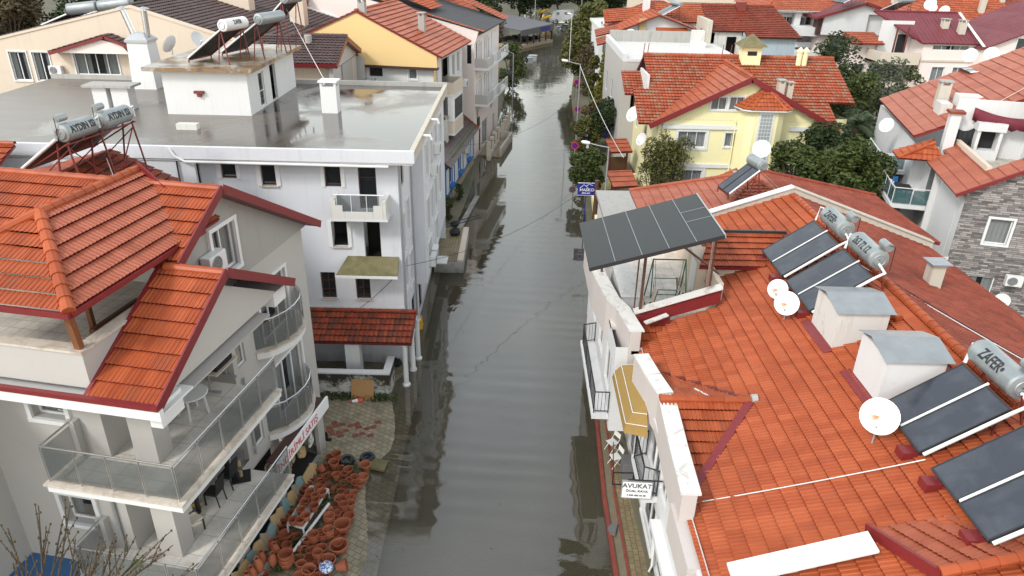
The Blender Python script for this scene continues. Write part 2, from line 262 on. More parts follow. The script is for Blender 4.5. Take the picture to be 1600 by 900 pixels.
    P('purple', (0.10, 0.02, 0.28), 0.6); P('pink_wall', (0.62, 0.42, 0.45), 0.8); P('wire_white', (0.60, 0.60, 0.58), 0.6); P('wire_black', (0.015, 0.015, 0.015), 0.6); P('stone_tan', (0.42, 0.30, 0.15), 0.8, 0, 0.35); P('stone_teal', (0.18, 0.27, 0.28), 0.8, 0, 0.3); P('glass_block', (0.30, 0.33, 0.33), 0.2); P('pool_blue', (0.03, 0.11, 0.26), 0.35, 0, 0.5, 0.7)
build_mats()
M = MATS

# ---------------------------------------------------------------- mesh building
class MB:
    def __init__(s): s.v, s.f, s.uv = [], [], {}
    def add(s, vs, fs):
        o = len(s.v); s.v += [tuple(p) for p in vs]; s.f += [tuple(i + o for i in f) for f in fs]; return s
    def poly(s, pts): return s.add(pts, [tuple(range(len(pts)))])
    def box(s, x0, x1, y0, y1, z0, z1):
        return s.add([(x0, y0, z0), (x1, y0, z0), (x1, y1, z0), (x0, y1, z0), (x0, y0, z1), (x1, y0, z1), (x1, y1, z1), (x0, y1, z1)],
                     [(0, 3, 2, 1), (4, 5, 6, 7), (0, 1, 5, 4), (1, 2, 6, 5), (2, 3, 7, 6), (3, 0, 4, 7)])
    def obox(s, O, A, B, Cc):
        """box spanned by three vectors from a corner"""
        O, A, B, Cc = map(Vector, (O, A, B, Cc))
        p = [O, O + A, O + A + B, O + B, O + Cc, O + A + Cc, O + A + B + Cc, O + B + Cc]
        f = [(0, 3, 2, 1), (4, 5, 6, 7), (0, 1, 5, 4), (1, 2, 6, 5), (2, 3, 7, 6), (3, 0, 4, 7)]
        if A.cross(B).dot(Cc) < 0: f = [tuple(reversed(q)) for q in f]
        return s.add(p, f)
    def bar(s, a, b, w, h=None, up=(0, 0, 1)):
        a, b = Vector(a), Vector(b); d = (b - a); h = h or w; up = Vector(up)
        if abs(d.normalized().dot(up)) > 0.98: up = Vector((0, 1, 0))
        sd = d.cross(up).normalized() * w; u2 = sd.cross(d).normalized() * h
        return s.obox(a - sd / 2 - u2 / 2, sd, d, u2)
    def cyl(s, a, b, r, r2=None, n=12, caps=True):
        a, b = Vector(a), Vector(b); r2 = r if r2 is None else r2; d = (b - a).normalized()
        x = d.orthogonal().normalized(); y = d.cross(x); vs = []
        for c, q in ((a, r), (b, r2)):
            for k in range(n):
                t = 2 * PI * k / n; vs.append(c + x * math.cos(t) * q + y * math.sin(t) * q)
        fs = [(k, (k + 1) % n, n + (k + 1) % n, n + k) for k in range(n)]
        if caps: fs += [tuple(reversed(range(n))), tuple(range(n, 2 * n))]
        return s.add(vs, fs)
    def tube(s, pts, r, n=6):
        pts = [Vector(p) for p in pts]; vs, fs = [], []; rs = r if isinstance(r, (list, tuple)) else [r] * len(pts)
        for i, p in enumerate(pts):
            d = (pts[min(i + 1, len(pts) - 1)] - pts[max(i - 1, 0)]).normalized()
            x = d.cross(Vector((0.3, 0.2, 1))); x = x.normalized() if x.length > 1e-4 else d.orthogonal().normalized(); y = d.cross(x)
            for k in range(n):
                t = 2 * PI * k / n; vs.append(p + x * math.cos(t) * rs[i] + y * math.sin(t) * rs[i])
        for i in range(len(pts) - 1):
            for k in range(n): fs.append((i * n + k, i * n + (k + 1) % n, (i + 1) * n + (k + 1) % n, (i + 1) * n + k))
        fs += [tuple(reversed(range(n))), tuple(range((len(pts) - 1) * n, len(pts) * n))]
        return s.add(vs, fs)
    def lathe(s, prof, c=(0, 0, 0), n=16, axis=None):
        c = Vector(c); ax = Vector(axis or (0, 0, 1)).normalized(); x = ax.orthogonal().normalized(); y = ax.cross(x); vs, fs = [], []
        for (r, z) in prof:
            for k in range(n):
                t = 2 * PI * k / n; vs.append(c + ax * z + x * math.cos(t) * r + y * math.sin(t) * r)
        for i in range(len(prof) - 1):
            for k in range(n): fs.append((i * n + k, i * n + (k + 1) % n, (i + 1) * n + (k + 1) % n, (i + 1) * n + k))
        return s.add(vs, fs)
    def prism(s, pts, d):
        """polygon extruded by vector d"""
        pts = [Vector(p) for p in pts]; d = Vector(d); n = len(pts); q = [p + d for p in pts]
        fs = [tuple(reversed(range(n))), tuple(range(n, 2 * n))] + [(k, (k + 1) % n, n + (k + 1) % n, n + k) for k in range(n)]
        nn = (pts[1] - pts[0]).cross(pts[2] - pts[0])
        if nn.dot(d) < 0: fs = [tuple(reversed(f)) for f in fs]
        return s.add(pts + q, fs)
    def build(s, name, mat, parent=None, smooth=False, bevel=0.0):
        me = bpy.data.meshes.new(name); me.from_pydata(s.v, [], s.f)
        if s.uv:
            ul = me.uv_layers.new(name='UVMap').data; i = 0
            for fi, f in enumerate(s.f):
                uvs = s.uv.get(fi)
                for k in range(len(f)):
                    if uvs: ul[i].uv = uvs[k]
                    i += 1
        me.materials.append(M[mat] if isinstance(mat, str) else mat)
        if smooth:
            me.polygons.foreach_set('use_smooth', [True] * len(me.polygons))
            try: me.set_sharp_from_angle(angle=R(40))
            except Exception: pass
        me.update()
        o = bpy.data.objects.new(name, me); COL.objects.link(o)
        if parent is not None: o.parent = parent
        if bevel > 0:
            b = o.modifiers.new('bevel', 'BEVEL'); b.width = bevel; b.segments = 2; b.limit_method = 'ANGLE'
        return o

def tag(o, label=None, cat=None, group=None, kind=None):
    if label: o['label'] = label
    if cat: o['category'] = cat
    if group: o['group'] = group
    if kind or (label and cat): o['kind'] = kind or 'thing'
    return o
def thing(name, label, cat, loc=(0, 0, 0), rz=0.0, group=None):
    o = bpy.data.objects.new(name, None); COL.objects.link(o); o.location = loc; o.rotation_euler = (0, 0, rz); o.empty_display_size = 0.3
    return tag(o, label, cat, group)
def copy_tree(o, parent=None):
    c = o.copy(); COL.objects.link(c)
    if parent is not None: c.parent = parent
    for ch in list(o.children): copy_tree(ch, c)
    return c
def structure(o): o['kind'] = 'structure'; return o

# ---------------------------------------------------------------- tiled roof sheets
PROF = {'marseille': [(0.0, 0.0), (0.07, 0.028), (0.2, 0.028), (0.28, 0.004), (0.48, 0.004), (0.55, 0.028), (0.68, 0.028), (0.76, 0.004), (0.97, 0.004)],
        'roll': [(0.0, 0.0), (0.14, 0.03), (0.32, 0.042), (0.5, 0.03), (0.64, 0.0), (0.82, -0.008)],
        'flat': [(0.0, 0.0), (0.03, 0.012), (0.5, 0.014), (0.97, 0.012)],
        'seam': [(0.0, 0.0), (0.04, 0.035), (0.12, 0.035), (0.16, 0.0), (0.55, 0.0)]}
def tile_sheet(mb, poly, tw=0.24, tl=0.40, prof='marseille', step=0.045, lift=0.02, origin=None, jitter=0.006):
    """poly: planar convex polygon, poly[0]->poly[1] runs along the eave; rows climb from the eave"""
    P = [Vector(p) for p in poly]; O = Vector(origin) if origin is not None else P[0]
    U = (P[1] - P[0]).normalized(); N = Vector((0, 0, 0))
    for k in range(len(P)): N += P[k].cross(P[(k + 1) % len(P)])
    N.normalize()
    if N.z < 0: N = -N
    V = N.cross(U).normalized()
    if V.z < 0: V = -V
    q = [((p - O).dot(U), (p - O).dot(V)) for p in P]; n = len(q)
    vmin, vmax = min(a[1] for a in q), max(a[1] for a in q)
    def span(v):
        v = min(max(v, vmin + 1e-5), vmax - 1e-5); xs = []
        for k in range(n):
            (a, b), (c, d) = q[k], q[(k + 1) % n]
            if (b - v) * (d - v) <= 0 and abs(d - b) > 1e-9: xs.append(a + (c - a) * (v - b) / (d - b))
        return (min(xs), max(xs)) if xs else None
    pr = PROF[prof]; i0 = math.floor(vmin / tl + 1e-6); i1 = math.ceil(vmax / tl - 1e-6); rnd = random.Random(int(abs(O.x * 131 + O.y * 17)) + len(mb.f))
    for i in range(i0, i1):
        va, vb = max(i * tl, vmin), min((i + 1) * tl, vmax)
        if vb - va < 1e-3: continue
        sa, sb = span(va), span(vb)
        if not sa or not sb: continue
        lo, hi = min(sa[0], sb[0]), max(sa[1], sb[1])
        us = []
        sh = 0.0
        for k in range(math.floor(lo / tw) - 1, math.ceil(hi / tw) + 1):
            dj = rnd.uniform(-jitter, jitter)
            for (a, h) in pr:
                u = (k + a + sh) * tw
                us.append((u, h + dj, k))
        us = [(lo, 0.0, math.floor(lo / tw))] + [t for t in us if lo < t[0] < hi] + [(hi, 0.0, math.floor(hi / tw))]
        base = len(mb.v); m = len(us)
        for (u, h, k) in us:
            ua = min(max(u, sa[0]), sa[1]); ub = min(max(u, sb[0]), sb[1])
            p0 = O + U * ua + V * va; p1 = O + U * ub + V * vb
            mb.v += [tuple(p0 + V * step * 1.1 + N * (lift - 0.004)), tuple(p0 + N * (lift + step + h)), tuple(p1 + N * (lift + h * 0.6))]
        for j in range(m - 1):
            a = base + 3 * j; b = a + 3; k = us[j + 1][2]; uv = (k + 0.5 + 1000, i + 0.5 + 1000)
            u0, u1 = us[j][0] / tw, us[j + 1][0] / tw
            u0 = max(u0, k + 0.01); u1 = min(max(u1, k + 0.02), k + 0.99)
            if min(max(us[j][0], sa[0]), sa[1]) != min(max(us[j + 1][0], sa[0]), sa[1]):
                mb.uv[len(mb.f)] = [(u0, i + 0.02), (u1, i + 0.02), (u1, i + 0.05), (u0, i + 0.05)]; mb.f.append((a, b, b + 1, a + 1))
            elif us[j][0] < sb[0] and us[j + 1][0] < sb[0]: continue
            mb.uv[len(mb.f)] = [(u0, i + 0.05), (u1, i + 0.05), (u1, i + 0.98), (u0, i + 0.98)]; mb.f.append((a + 1, b + 1, b + 2, a + 2))
    return mb
def ridge_caps(mb, a, b, r=0.11, seg=0.38, n=7, lift=0.03):
    """overlapping half-round ridge tiles from a to b"""
    a, b = Vector(a), Vector(b); d = b - a; L = d.length; d.normalize(); sd = d.cross(Vector((0, 0, 1))).normalized(); up = sd.cross(d).normalized()
    k = max(1, round(L / seg)); s = L / k
    for i in range(k):
        vs = []
        for (t, rr) in ((i * s - 0.02, r * 1.12), (i * s + s * 0.9, r * 0.94), ((i + 1) * s + 0.01, r * 0.94)):
            c = a + d * t
            for j in range(n):
                g = PI * (-0.12 + 1.24 * j / (n - 1)); vs.append(c + sd * math.cos(g) * rr + up * (math.sin(g) * rr + lift - 0.02))
        o = len(mb.v); mb.v += [tuple(v) for v in vs]
        for e in range(2):
            for j in range(n - 1): mb.uv[len(mb.f)] = [(i + 0.5, 77.5)] * 4; mb.f.append((o + e * n + j, o + e * n + j + 1, o + (e + 1) * n + j + 1, o + (e + 1) * n + j))
        mb.uv[len(mb.f)] = [(i + 0.5, 77.5)] * n; mb.f.append(tuple(o + j for j in range(n)))
    return mb
def roof_slab(mb, poly, t=0.10):
    P = [Vector(p) for p in poly]; N = Vector((0, 0, 0))
    for k in range(len(P)): N += P[k].cross(P[(k + 1) % len(P)])
    N.normalize()
    if N.z < 0: N = -N
    mb.prism(P, -N * t)

# ---------------------------------------------------------------- walls with real openings
class House:
    """a building in its own frame: an Empty at its base, walls with cut openings, windows and doors as parts"""
    def __init__(s, name, label, cat='building', loc=(0, 0, 0), yaw=0.0, wall='wall_white', group=None):
        s.e = thing(name, label, cat, loc, R(yaw), group); s.wall = wall; s.w = MB()
    def part(s, name, mb, mat, **kw): return mb.build(name, mat, s.e, **kw)
    def face(s, O, U, W, H, specs=(), z0=0.0, mb=None, depth=0.16):
        """wall face from O=(u,v) along U=(du,dv), width W, from z0 up H; specs: dicts with a,b (along), c,d (z)"""
        mb = mb if mb is not None else s.w; O = Vector((O[0], O[1], 0)); U = Vector((U[0], U[1], 0)).normalized(); N = Vector((U.y, -U.x, 0)); Z = Vector((0, 0, 1))
        xs = sorted({0.0, W} | {max(0, min(W, q[k])) for q in specs for k in ('a', 'b')}); zs = sorted({z0, z0 + H} | {max(z0, min(z0 + H, q[k])) for q in specs for k in ('c', 'd')})
        for i in range(len(xs) - 1):
            for j in range(len(zs) - 1):
                cx, cz = (xs[i] + xs[i + 1]) / 2, (zs[j] + zs[j + 1]) / 2
                if any(q['a'] < cx < q['b'] and q['c'] < cz < q['d'] for q in specs): continue
                p = lambda x, z: O + U * x + Z * z
                mb.poly([p(xs[i], zs[j]), p(xs[i + 1], zs[j]), p(xs[i + 1], zs[j + 1]), p(xs[i], zs[j + 1])])
        for q in specs: s.opening(O, U, N, q, mb, depth)
    def opening(s, O, U, N, q, wmb, depth):
        a, b, c, d = q['a'], q['b'], q['c'], q['d']; Z = Vector((0, 0, 1)); I = -N * depth
        p = lambda x, z, o=0.0: O + U * x + Z * z + N * o
        wmb.poly([p(a, c), p(a, c) + I, p(a, d) + I, p(a, d)]); wmb.poly([p(b, d), p(b, d) + I, p(b, c) + I, p(b, c)])
        wmb.poly([p(a, c) + I, p(a, c), p(b, c), p(b, c) + I]); wmb.poly([p(a, d), p(a, d) + I, p(b, d) + I, p(b, d)])
        kind = q.get('k', 'win')
        if 'cur' not in q and kind == 'win' and q.get('m', 'white_paint') == 'white_paint' and random.random() < 0.65: q['cur'] = random.choice((0.6, 0.8, 1))
        fm = q.get('m', 'white_paint'); fw = q.get('fw', 0.07); n = q.get('n', 2)
        fr = MB(); e = depth - 0.05
        if kind != 'open':
            def bar(x0, x1, z0, z1, o0=-e - 0.03, o1=-e + 0.04): fr.obox(p(x0, z0, o0), U * (x1 - x0), Z * (z1 - z0), N * (o1 - o0))
            bar(a, a + fw, c, d); bar(b - fw, b, c, d); bar(a + fw, b - fw, d - fw, d); bar(a + fw, b - fw, c, c + fw)
            for k in range(1, n):
                x = a + (b - a) * k / n; bar(x - fw * 0.4, x + fw * 0.4, c + fw, d - fw)
            for zz in q.get('rails', ()): bar(a + fw, b - fw, c + (d - c) * zz - 0.02, c + (d - c) * zz + 0.02, -e - 0.02, -e + 0.03)
            f = fr.build('door' if kind == 'door' else 'window', fm, s.e)
            pane = MB().poly([p(a + fw, c + fw, -e), p(b - fw, c + fw, -e), p(b - fw, d - fw, -e), p(a + fw, d - fw, -e)]); pane.build('pane', q.get('g', 'glass'), f)
            if q.get('cur'):
                cm = MB(); gap = q['cur']; K = max(8, int((b - a) * 14)); lo = c + (d - c) * q.get('curlo', 0.03)
                segs = [(a + 0.03, b - 0.03)] if gap >= 1 else [(a + 0.03, a + (b - a) * gap / 2), (b - (b - a) * gap / 2, b - 0.03)]
                for (s0, s1) in segs:
                    o = len(cm.v)
                    for k in range(K + 1):
                        x = s0 + (s1 - s0) * k / K; off = -e - 0.10 + 0.025 * math.sin(k * 1.9) + 0.01 * math.sin(k * 0.7)
                        cm.v += [tuple(p(x, lo, off)), tuple(p(x, d, off))]
                    for k in range(K): cm.f.append((o + 2 * k, o + 2 * k + 2, o + 2 * k + 3, o + 2 * k + 1))
                cm.build('curtain', 'curtain', f)
        else:
            f = None
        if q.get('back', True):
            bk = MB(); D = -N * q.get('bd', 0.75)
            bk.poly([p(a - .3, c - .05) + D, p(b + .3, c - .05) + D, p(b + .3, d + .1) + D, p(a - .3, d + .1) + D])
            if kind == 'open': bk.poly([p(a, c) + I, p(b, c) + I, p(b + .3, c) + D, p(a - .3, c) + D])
            bk.build('room_backing', q.get('bm', 'painted_room_shade'), f if f else s.e)  # near-black by default: the darkness indoors is put into the sheet's colour
        tr = q.get('trim')
        if tr:
            tm = MB(); tw, to = tr, q.get('to', 0.05)
            tb = lambda x0, x1, z0, z1, oo: tm.obox(p(x0, z0, 0.0), U * (x1 - x0), Z * (z1 - z0), N * oo)
            tb(a - tw, a, c, d, to)
            if not q.get('full', True): tm.build('window_jamb', q.get('tm', 'white_paint'), f if f else s.e); tm = MB()
            tb(b, b + tw, c, d, to)
            if q.get('full', True): tb(a - tw, b + tw, d, d + tw, to + 0.01); tb(a - tw, b + tw, c - tw, c, to + 0.02)
            tm.build('window_surround' if q.get('full', True) else 'window_jamb', q.get('tm', 'white_paint'), f if f else s.e)
        if q.get('sill'):
            sm = MB().obox(p(a - 0.08, c - 0.05, -0.02), U * (b - a + 0.16), Z * 0.05, N * 0.12); sm.build('window_sill', q.get('sm', 'sill'), f if f else s.e)
    def walls(s): return s.w.build('wall', s.wall, s.e)
    def boxwalls(s, u0, u1, v0, v1, z0, z1, S=(), E=(), W=(), Nn=()):
        s.face((u0, v0), (1, 0), u1 - u0, z1 - z0, S, z0); s.face((u1, v0), (0, 1), v1 - v0, z1 - z0, E, z0)
        s.face((u0, v1), (0, -1), v1 - v0, z1 - z0, W, z0); s.face((u1, v1), (-1, 0), u1 - u0, z1 - z0, Nn, z0)
    def roof(s, polys, mat, tw=0.24, tl=0.4, prof='marseille', ridges=(), fascia=None, slab='red_gutter', step=0.045, rr=0.11, name='roof', t=0.10, ridgemat=None):
        mb = MB(); sl = MB()
        for pl in polys:
            pl, org = pl if isinstance(pl, tuple) and isinstance(pl[1], tuple) and len(pl) == 2 and isinstance(pl[0], list) else (pl, None)
            tile_sheet(mb, pl, tw, tl, prof, step, origin=org); roof_slab(sl, pl, t)
        o = mb.build(name, mat, s.e); sl.build('roof_edge', slab, o)
        if ridges:
            for (a, b) in ridges: ridge_caps(MB(), a, b, rr).build('ridge_tiles', ridgemat or mat, o)
        return o
    def chimney(s, u, v, z0, z1, w=0.6, d=None, mat='concrete_pale', cap='concrete', parent=None):
        d = d or w; c = MB(); c.box(u - w / 2, u + w / 2, v - d / 2, v + d / 2, z0, z1 - 0.3)
        for (a, b) in ((-1, -1), (1, -1), (1, 1), (-1, 1)): c.box(u + a * (w / 2 - 0.06) - 0.06, u + a * (w / 2 - 0.06) + 0.06, v + b * (d / 2 - 0.06) - 0.06, v + b * (d / 2 - 0.06) + 0.06, z1 - 0.3, z1 - 0.08)
        o = c.build('chimney', mat, s.e); MB().box(u - w / 2 - .08, u + w / 2 + .08, v - d / 2 - .08, v + d / 2 + .08, z1 - 0.08, z1).build('chimney_cap', cap, o); return o
def rebase(H, x, y):
    """stand the Empty at the foot of a building drawn in world coordinates"""
    H.e.location = (x, y, 0)
    for c in H.e.children: c.location = (c.location[0] - x, c.location[1] - y, c.location[2])
def opn(a, b, c, d, **kw): q = dict(a=a, b=b, c=c, d=d); q.update(kw); return q
def gable(mb, O, U, W, z0, peak, at_=0.5):
    O = Vector((O[0], O[1], 0)); U = Vector((U[0], U[1], 0)).normalized()
    mb.poly([O + Vector((0, 0, z0)), O + U * W + Vector((0, 0, z0)), O + U * W * at_ + Vector((0, 0, peak))])
def railing(H, path, z, h=1.0, spacing=1.0, glass='balglass', metal='steel', name='railing', glass_on=True, bars=0):
    """balcony guard along a path of (u,v): posts, handrail, glass panes or upright bars"""
    pr = MB(); gl = MB(); ps = MB(); pts = [Vector((a, b, 0)) for a, b in path]; cnt = 0
    rail = [p + Vector((0, 0, z + h)) for p in pts]
    pr.tube(rail, 0.03, 8); o = pr.build(name, metal, H.e if isinstance(H, House) else H, smooth=True)
    for i in range(len(pts) - 1):
        d = pts[i + 1] - pts[i]; L = d.length; k = max(1, round(L / spacing))
        for j in range(k + (1 if i == len(pts) - 2 else 0)):
            b = pts[i] + d * j / k; p = MB().cyl(b + Vector((0, 0, z)), b + Vector((0, 0, z + h)), 0.02, n=8); p.build('post', metal, o, smooth=True)
        if glass_on:
            for j in range(k):
                a = pts[i] + d * (j + 0.04) / k; b = pts[i] + d * (j + 0.96) / k
                n = Vector((d.y, -d.x, 0)).normalized() * 0.006
                gl.prism([a + Vector((0, 0, z + 0.07)), b + Vector((0, 0, z + 0.07)), b + Vector((0, 0, z + h - 0.1)), a + Vector((0, 0, z + h - 0.1))], n)
        elif bars:
            m = max(2, round(L / bars)); gl.bar(pts[i] + Vector((0, 0, z + 0.1)), pts[i + 1] + Vector((0, 0, z + 0.1)), 0.03)
            for j in range(1, m): q = pts[i] + d * j / m; gl.cyl(q + Vector((0, 0, z + 0.1)), q + Vector((0, 0, z + h)), 0.009, n=5)
    if gl.f: gl.build('glass_panel' if glass_on else 'bars', glass if glass_on else metal, o)
    return o
def text(body, name, mat, parent, loc, size, rot=None, mtx=None, depth=0.004, bold=0.0, sx=1.0):
    """raised lettering as a real mesh"""
    cu = bpy.data.curves.new(name, 'FONT'); cu.body = body; cu.size = size; cu.align_x = 'CENTER'; cu.align_y = 'CENTER'; cu.extrude = depth; cu.offset = bold; cu.resolution_u = 2
    t = bpy.data.objects.new('text_tmp', cu); COL.objects.link(t); bpy.context.view_layer.update()
    me = bpy.data.meshes.new_from_object(t.evaluated_get(bpy.context.evaluated_depsgraph_get())); bpy.data.objects.remove(t)
    for v in me.vertices: v.co.x *= sx
    me.materials.clear(); me.materials.append(M[mat]); o = bpy.data.objects.new(name, me); COL.objects.link(o); o.parent = parent
    if mtx is not None: o.matrix_local = mtx
    else: o.location = loc; o.rotation_euler = rot or (0, 0, 0)
    return o
# ---------------------------------------------------------------- the setting: ground, road, forecourt, pavement, water
XL = [(0, -5.0), (45, -5.0), (55, -3.6), (70, -2.9), (84, -1.6), (103, -1.1), (150, -0.6), (166, 4.6), (230, 2), (400, 0)]
XR = [(0, 4.0), (22, 4.0), (30, 4.3), (46, 4.9), (68, 5.9), (104, 7.2), (140, 10.5), (165, 15), (230, 17), (400, 17)]
def lerp(tab, y):
    for (a, b), (c, d) in zip(tab, tab[1:]):
        if y <= c: return b + (d - b) * max(0, (y - a)) / (c - a)
    return tab[-1][1]
def ground_h(x, y):
    if y > 235: return 0.12
    if y < 32 and -14 < x < -4.4: return -0.35
    l, r = lerp(XL, y), lerp(XR, y)
    d = max(l - x, x - r)
    return -0.30 if d < 0 else min(0.12, -0.30 + d * 0.55)
def build_setting():
    xs = [-1500, -600, -250, -120, -70, -45, -30, -22, -16, -13, -11] + [-10 + 0.5 * i for i in range(54)] + [18, 20, 24, 30, 40, 55, 75, 100, 140, 250, 600, 1500]
    ys = [-60, 0, 6] + [10 + 1.5 * i for i in range(60)] + [102 + 6 * i for i in range(24)] + [260, 300, 400, 700, 1200, 2500]
    mb = MB()
    for y in ys:
        for x in xs: mb.v.append((x, y, ground_h(x, y)))
    n = len(xs)
    for j in range(len(ys) - 1):
        for i in range(n - 1): mb.f.append((j * n + i, j * n + i + 1, (j + 1) * n + i + 1, (j + 1) * n + i))
    structure(mb.build('ground', 'earth'))
    # road bed of setts under the water
    mb = MB(); yy = [2 + 4 * i for i in range(58)]
    for y in yy: mb.v += [(lerp(XL, y) + 0.25, y, -0.27), (lerp(XR, y) - 0.25, y, -0.27)]
    for j in range(len(yy) - 1): mb.f.append((2 * j, 2 * j + 1, 2 * j + 3, 2 * j + 2))
    structure(mb.build('road', 'road_setts'))
    # flood water
    mb = MB(); yy = [2 + 3 * i for i in range(78)]
    for y in yy: mb.v += [(lerp(XL, y) - 1.2, y, 0.0), (lerp(XR, y) + 1.2, y, 0.0)]
    for j in range(len(yy) - 1): mb.f.append((2 * j, 2 * j + 1, 2 * j + 3, 2 * j + 2))
    structure(mb.build('water', 'water'))
    # forecourt of worn setts on the left, dipping under the water
    mb = MB(); xs2 = [-12 + 0.5 * i for i in range(16)]; ys2 = [12 + 0.75 * i for i in range(31)]
    fh = lambda x, y: max(-0.24, 0.10 - max(0, x + 7.0 + 0.2 * math.sin(y * 0.9)) * 0.062 + 0.015 * math.sin(x * 2.1 + y) - max(0, 17.5 - y) * 0.05)
    for y in ys2:
        for x in xs2: mb.v.append((x, y, fh(x, y)))
    n = len(xs2)
    for j in range(len(ys2) - 1):
        for i in range(n - 1): mb.f.append((j * n + i, j * n + i + 1, (j + 1) * n + i + 1, (j + 1) * n + i))
    structure(mb.build('forecourt', 'paving_setts', smooth=True))
    # a few red setts relaid as a patch
    rm = MB(); rnd = random.Random(3); c0 = Vector((-7.1, 25.9)); a = Vector((math.cos(R(28)), math.sin(R(28)))); b = Vector((-a.y, a.x))
    for i in range(-4, 5):
        for j in range(-3, 4):
            if abs(i + j * 0.7) + abs(j) < 4.2 and rnd.random() < 0.62:
                p = c0 + a * (i * 0.30) + b * (j * 0.26); q = [p, p + a * 0.27, p + a * 0.27 + b * 0.22, p + b * 0.22]
                rm.prism([(t.x, t.y, fh(t.x, t.y) + 0.002) for t in q], (0, 0, 0.012))
    structure(rm.build('red_setts', 'paving_red'))
    # pavement on the right with its red kerb, running down into the flood
    pz = lambda y: 0.10 - max(0, y - 19) * 0.010
    def strip(name, x0, x1, dz, mat, h, y0=8, y1=38):
        m = MB(); k = 30
        for i in range(k + 1):
            y = y0 + (y1 - y0) * i / k; sh = (lerp(XR, y) - 4.0)
            m.v += [(x0 + sh, y, pz(y) + dz - h), (x0 + sh, y, pz(y) + dz), (x1 + sh, y, pz(y) + dz), (x1 + sh, y, pz(y) + dz - h)]
        for i in range(k):
            for (p, q) in ((0, 1), (1, 2), (2, 3)): m.f.append((4 * i + p, 4 * i + q, 4 * (i + 1) + q, 4 * (i + 1) + p))
        return structure(m.build(name, mat))
    strip('kerb', 3.78, 3.93, 0.06, 'kerb_red', 0.35); strip('kerb_gutter', 3.932, 4.24, 0.0, 'kerb_dirty', 0.3); strip('kerb_inner', 4.242, 4.34, 0.035, 'kerb_red', 0.3); strip('pavement', 4.342, 7.5, 0.012, 'pavement_blocks', 0.3)
    # narrow paved strip along the white block
    m = MB()
    for i in range(12):
        y = 31 + i * 1.6; m.v += [(-6.4, y, 0.06), (-4.75, y, -0.035)]
    for i in range(11): m.f.append((2 * i, 2 * i + 1, 2 * i + 3, 2 * i + 2))
    structure(m.build('path', 'paving_setts'))
build_setting()
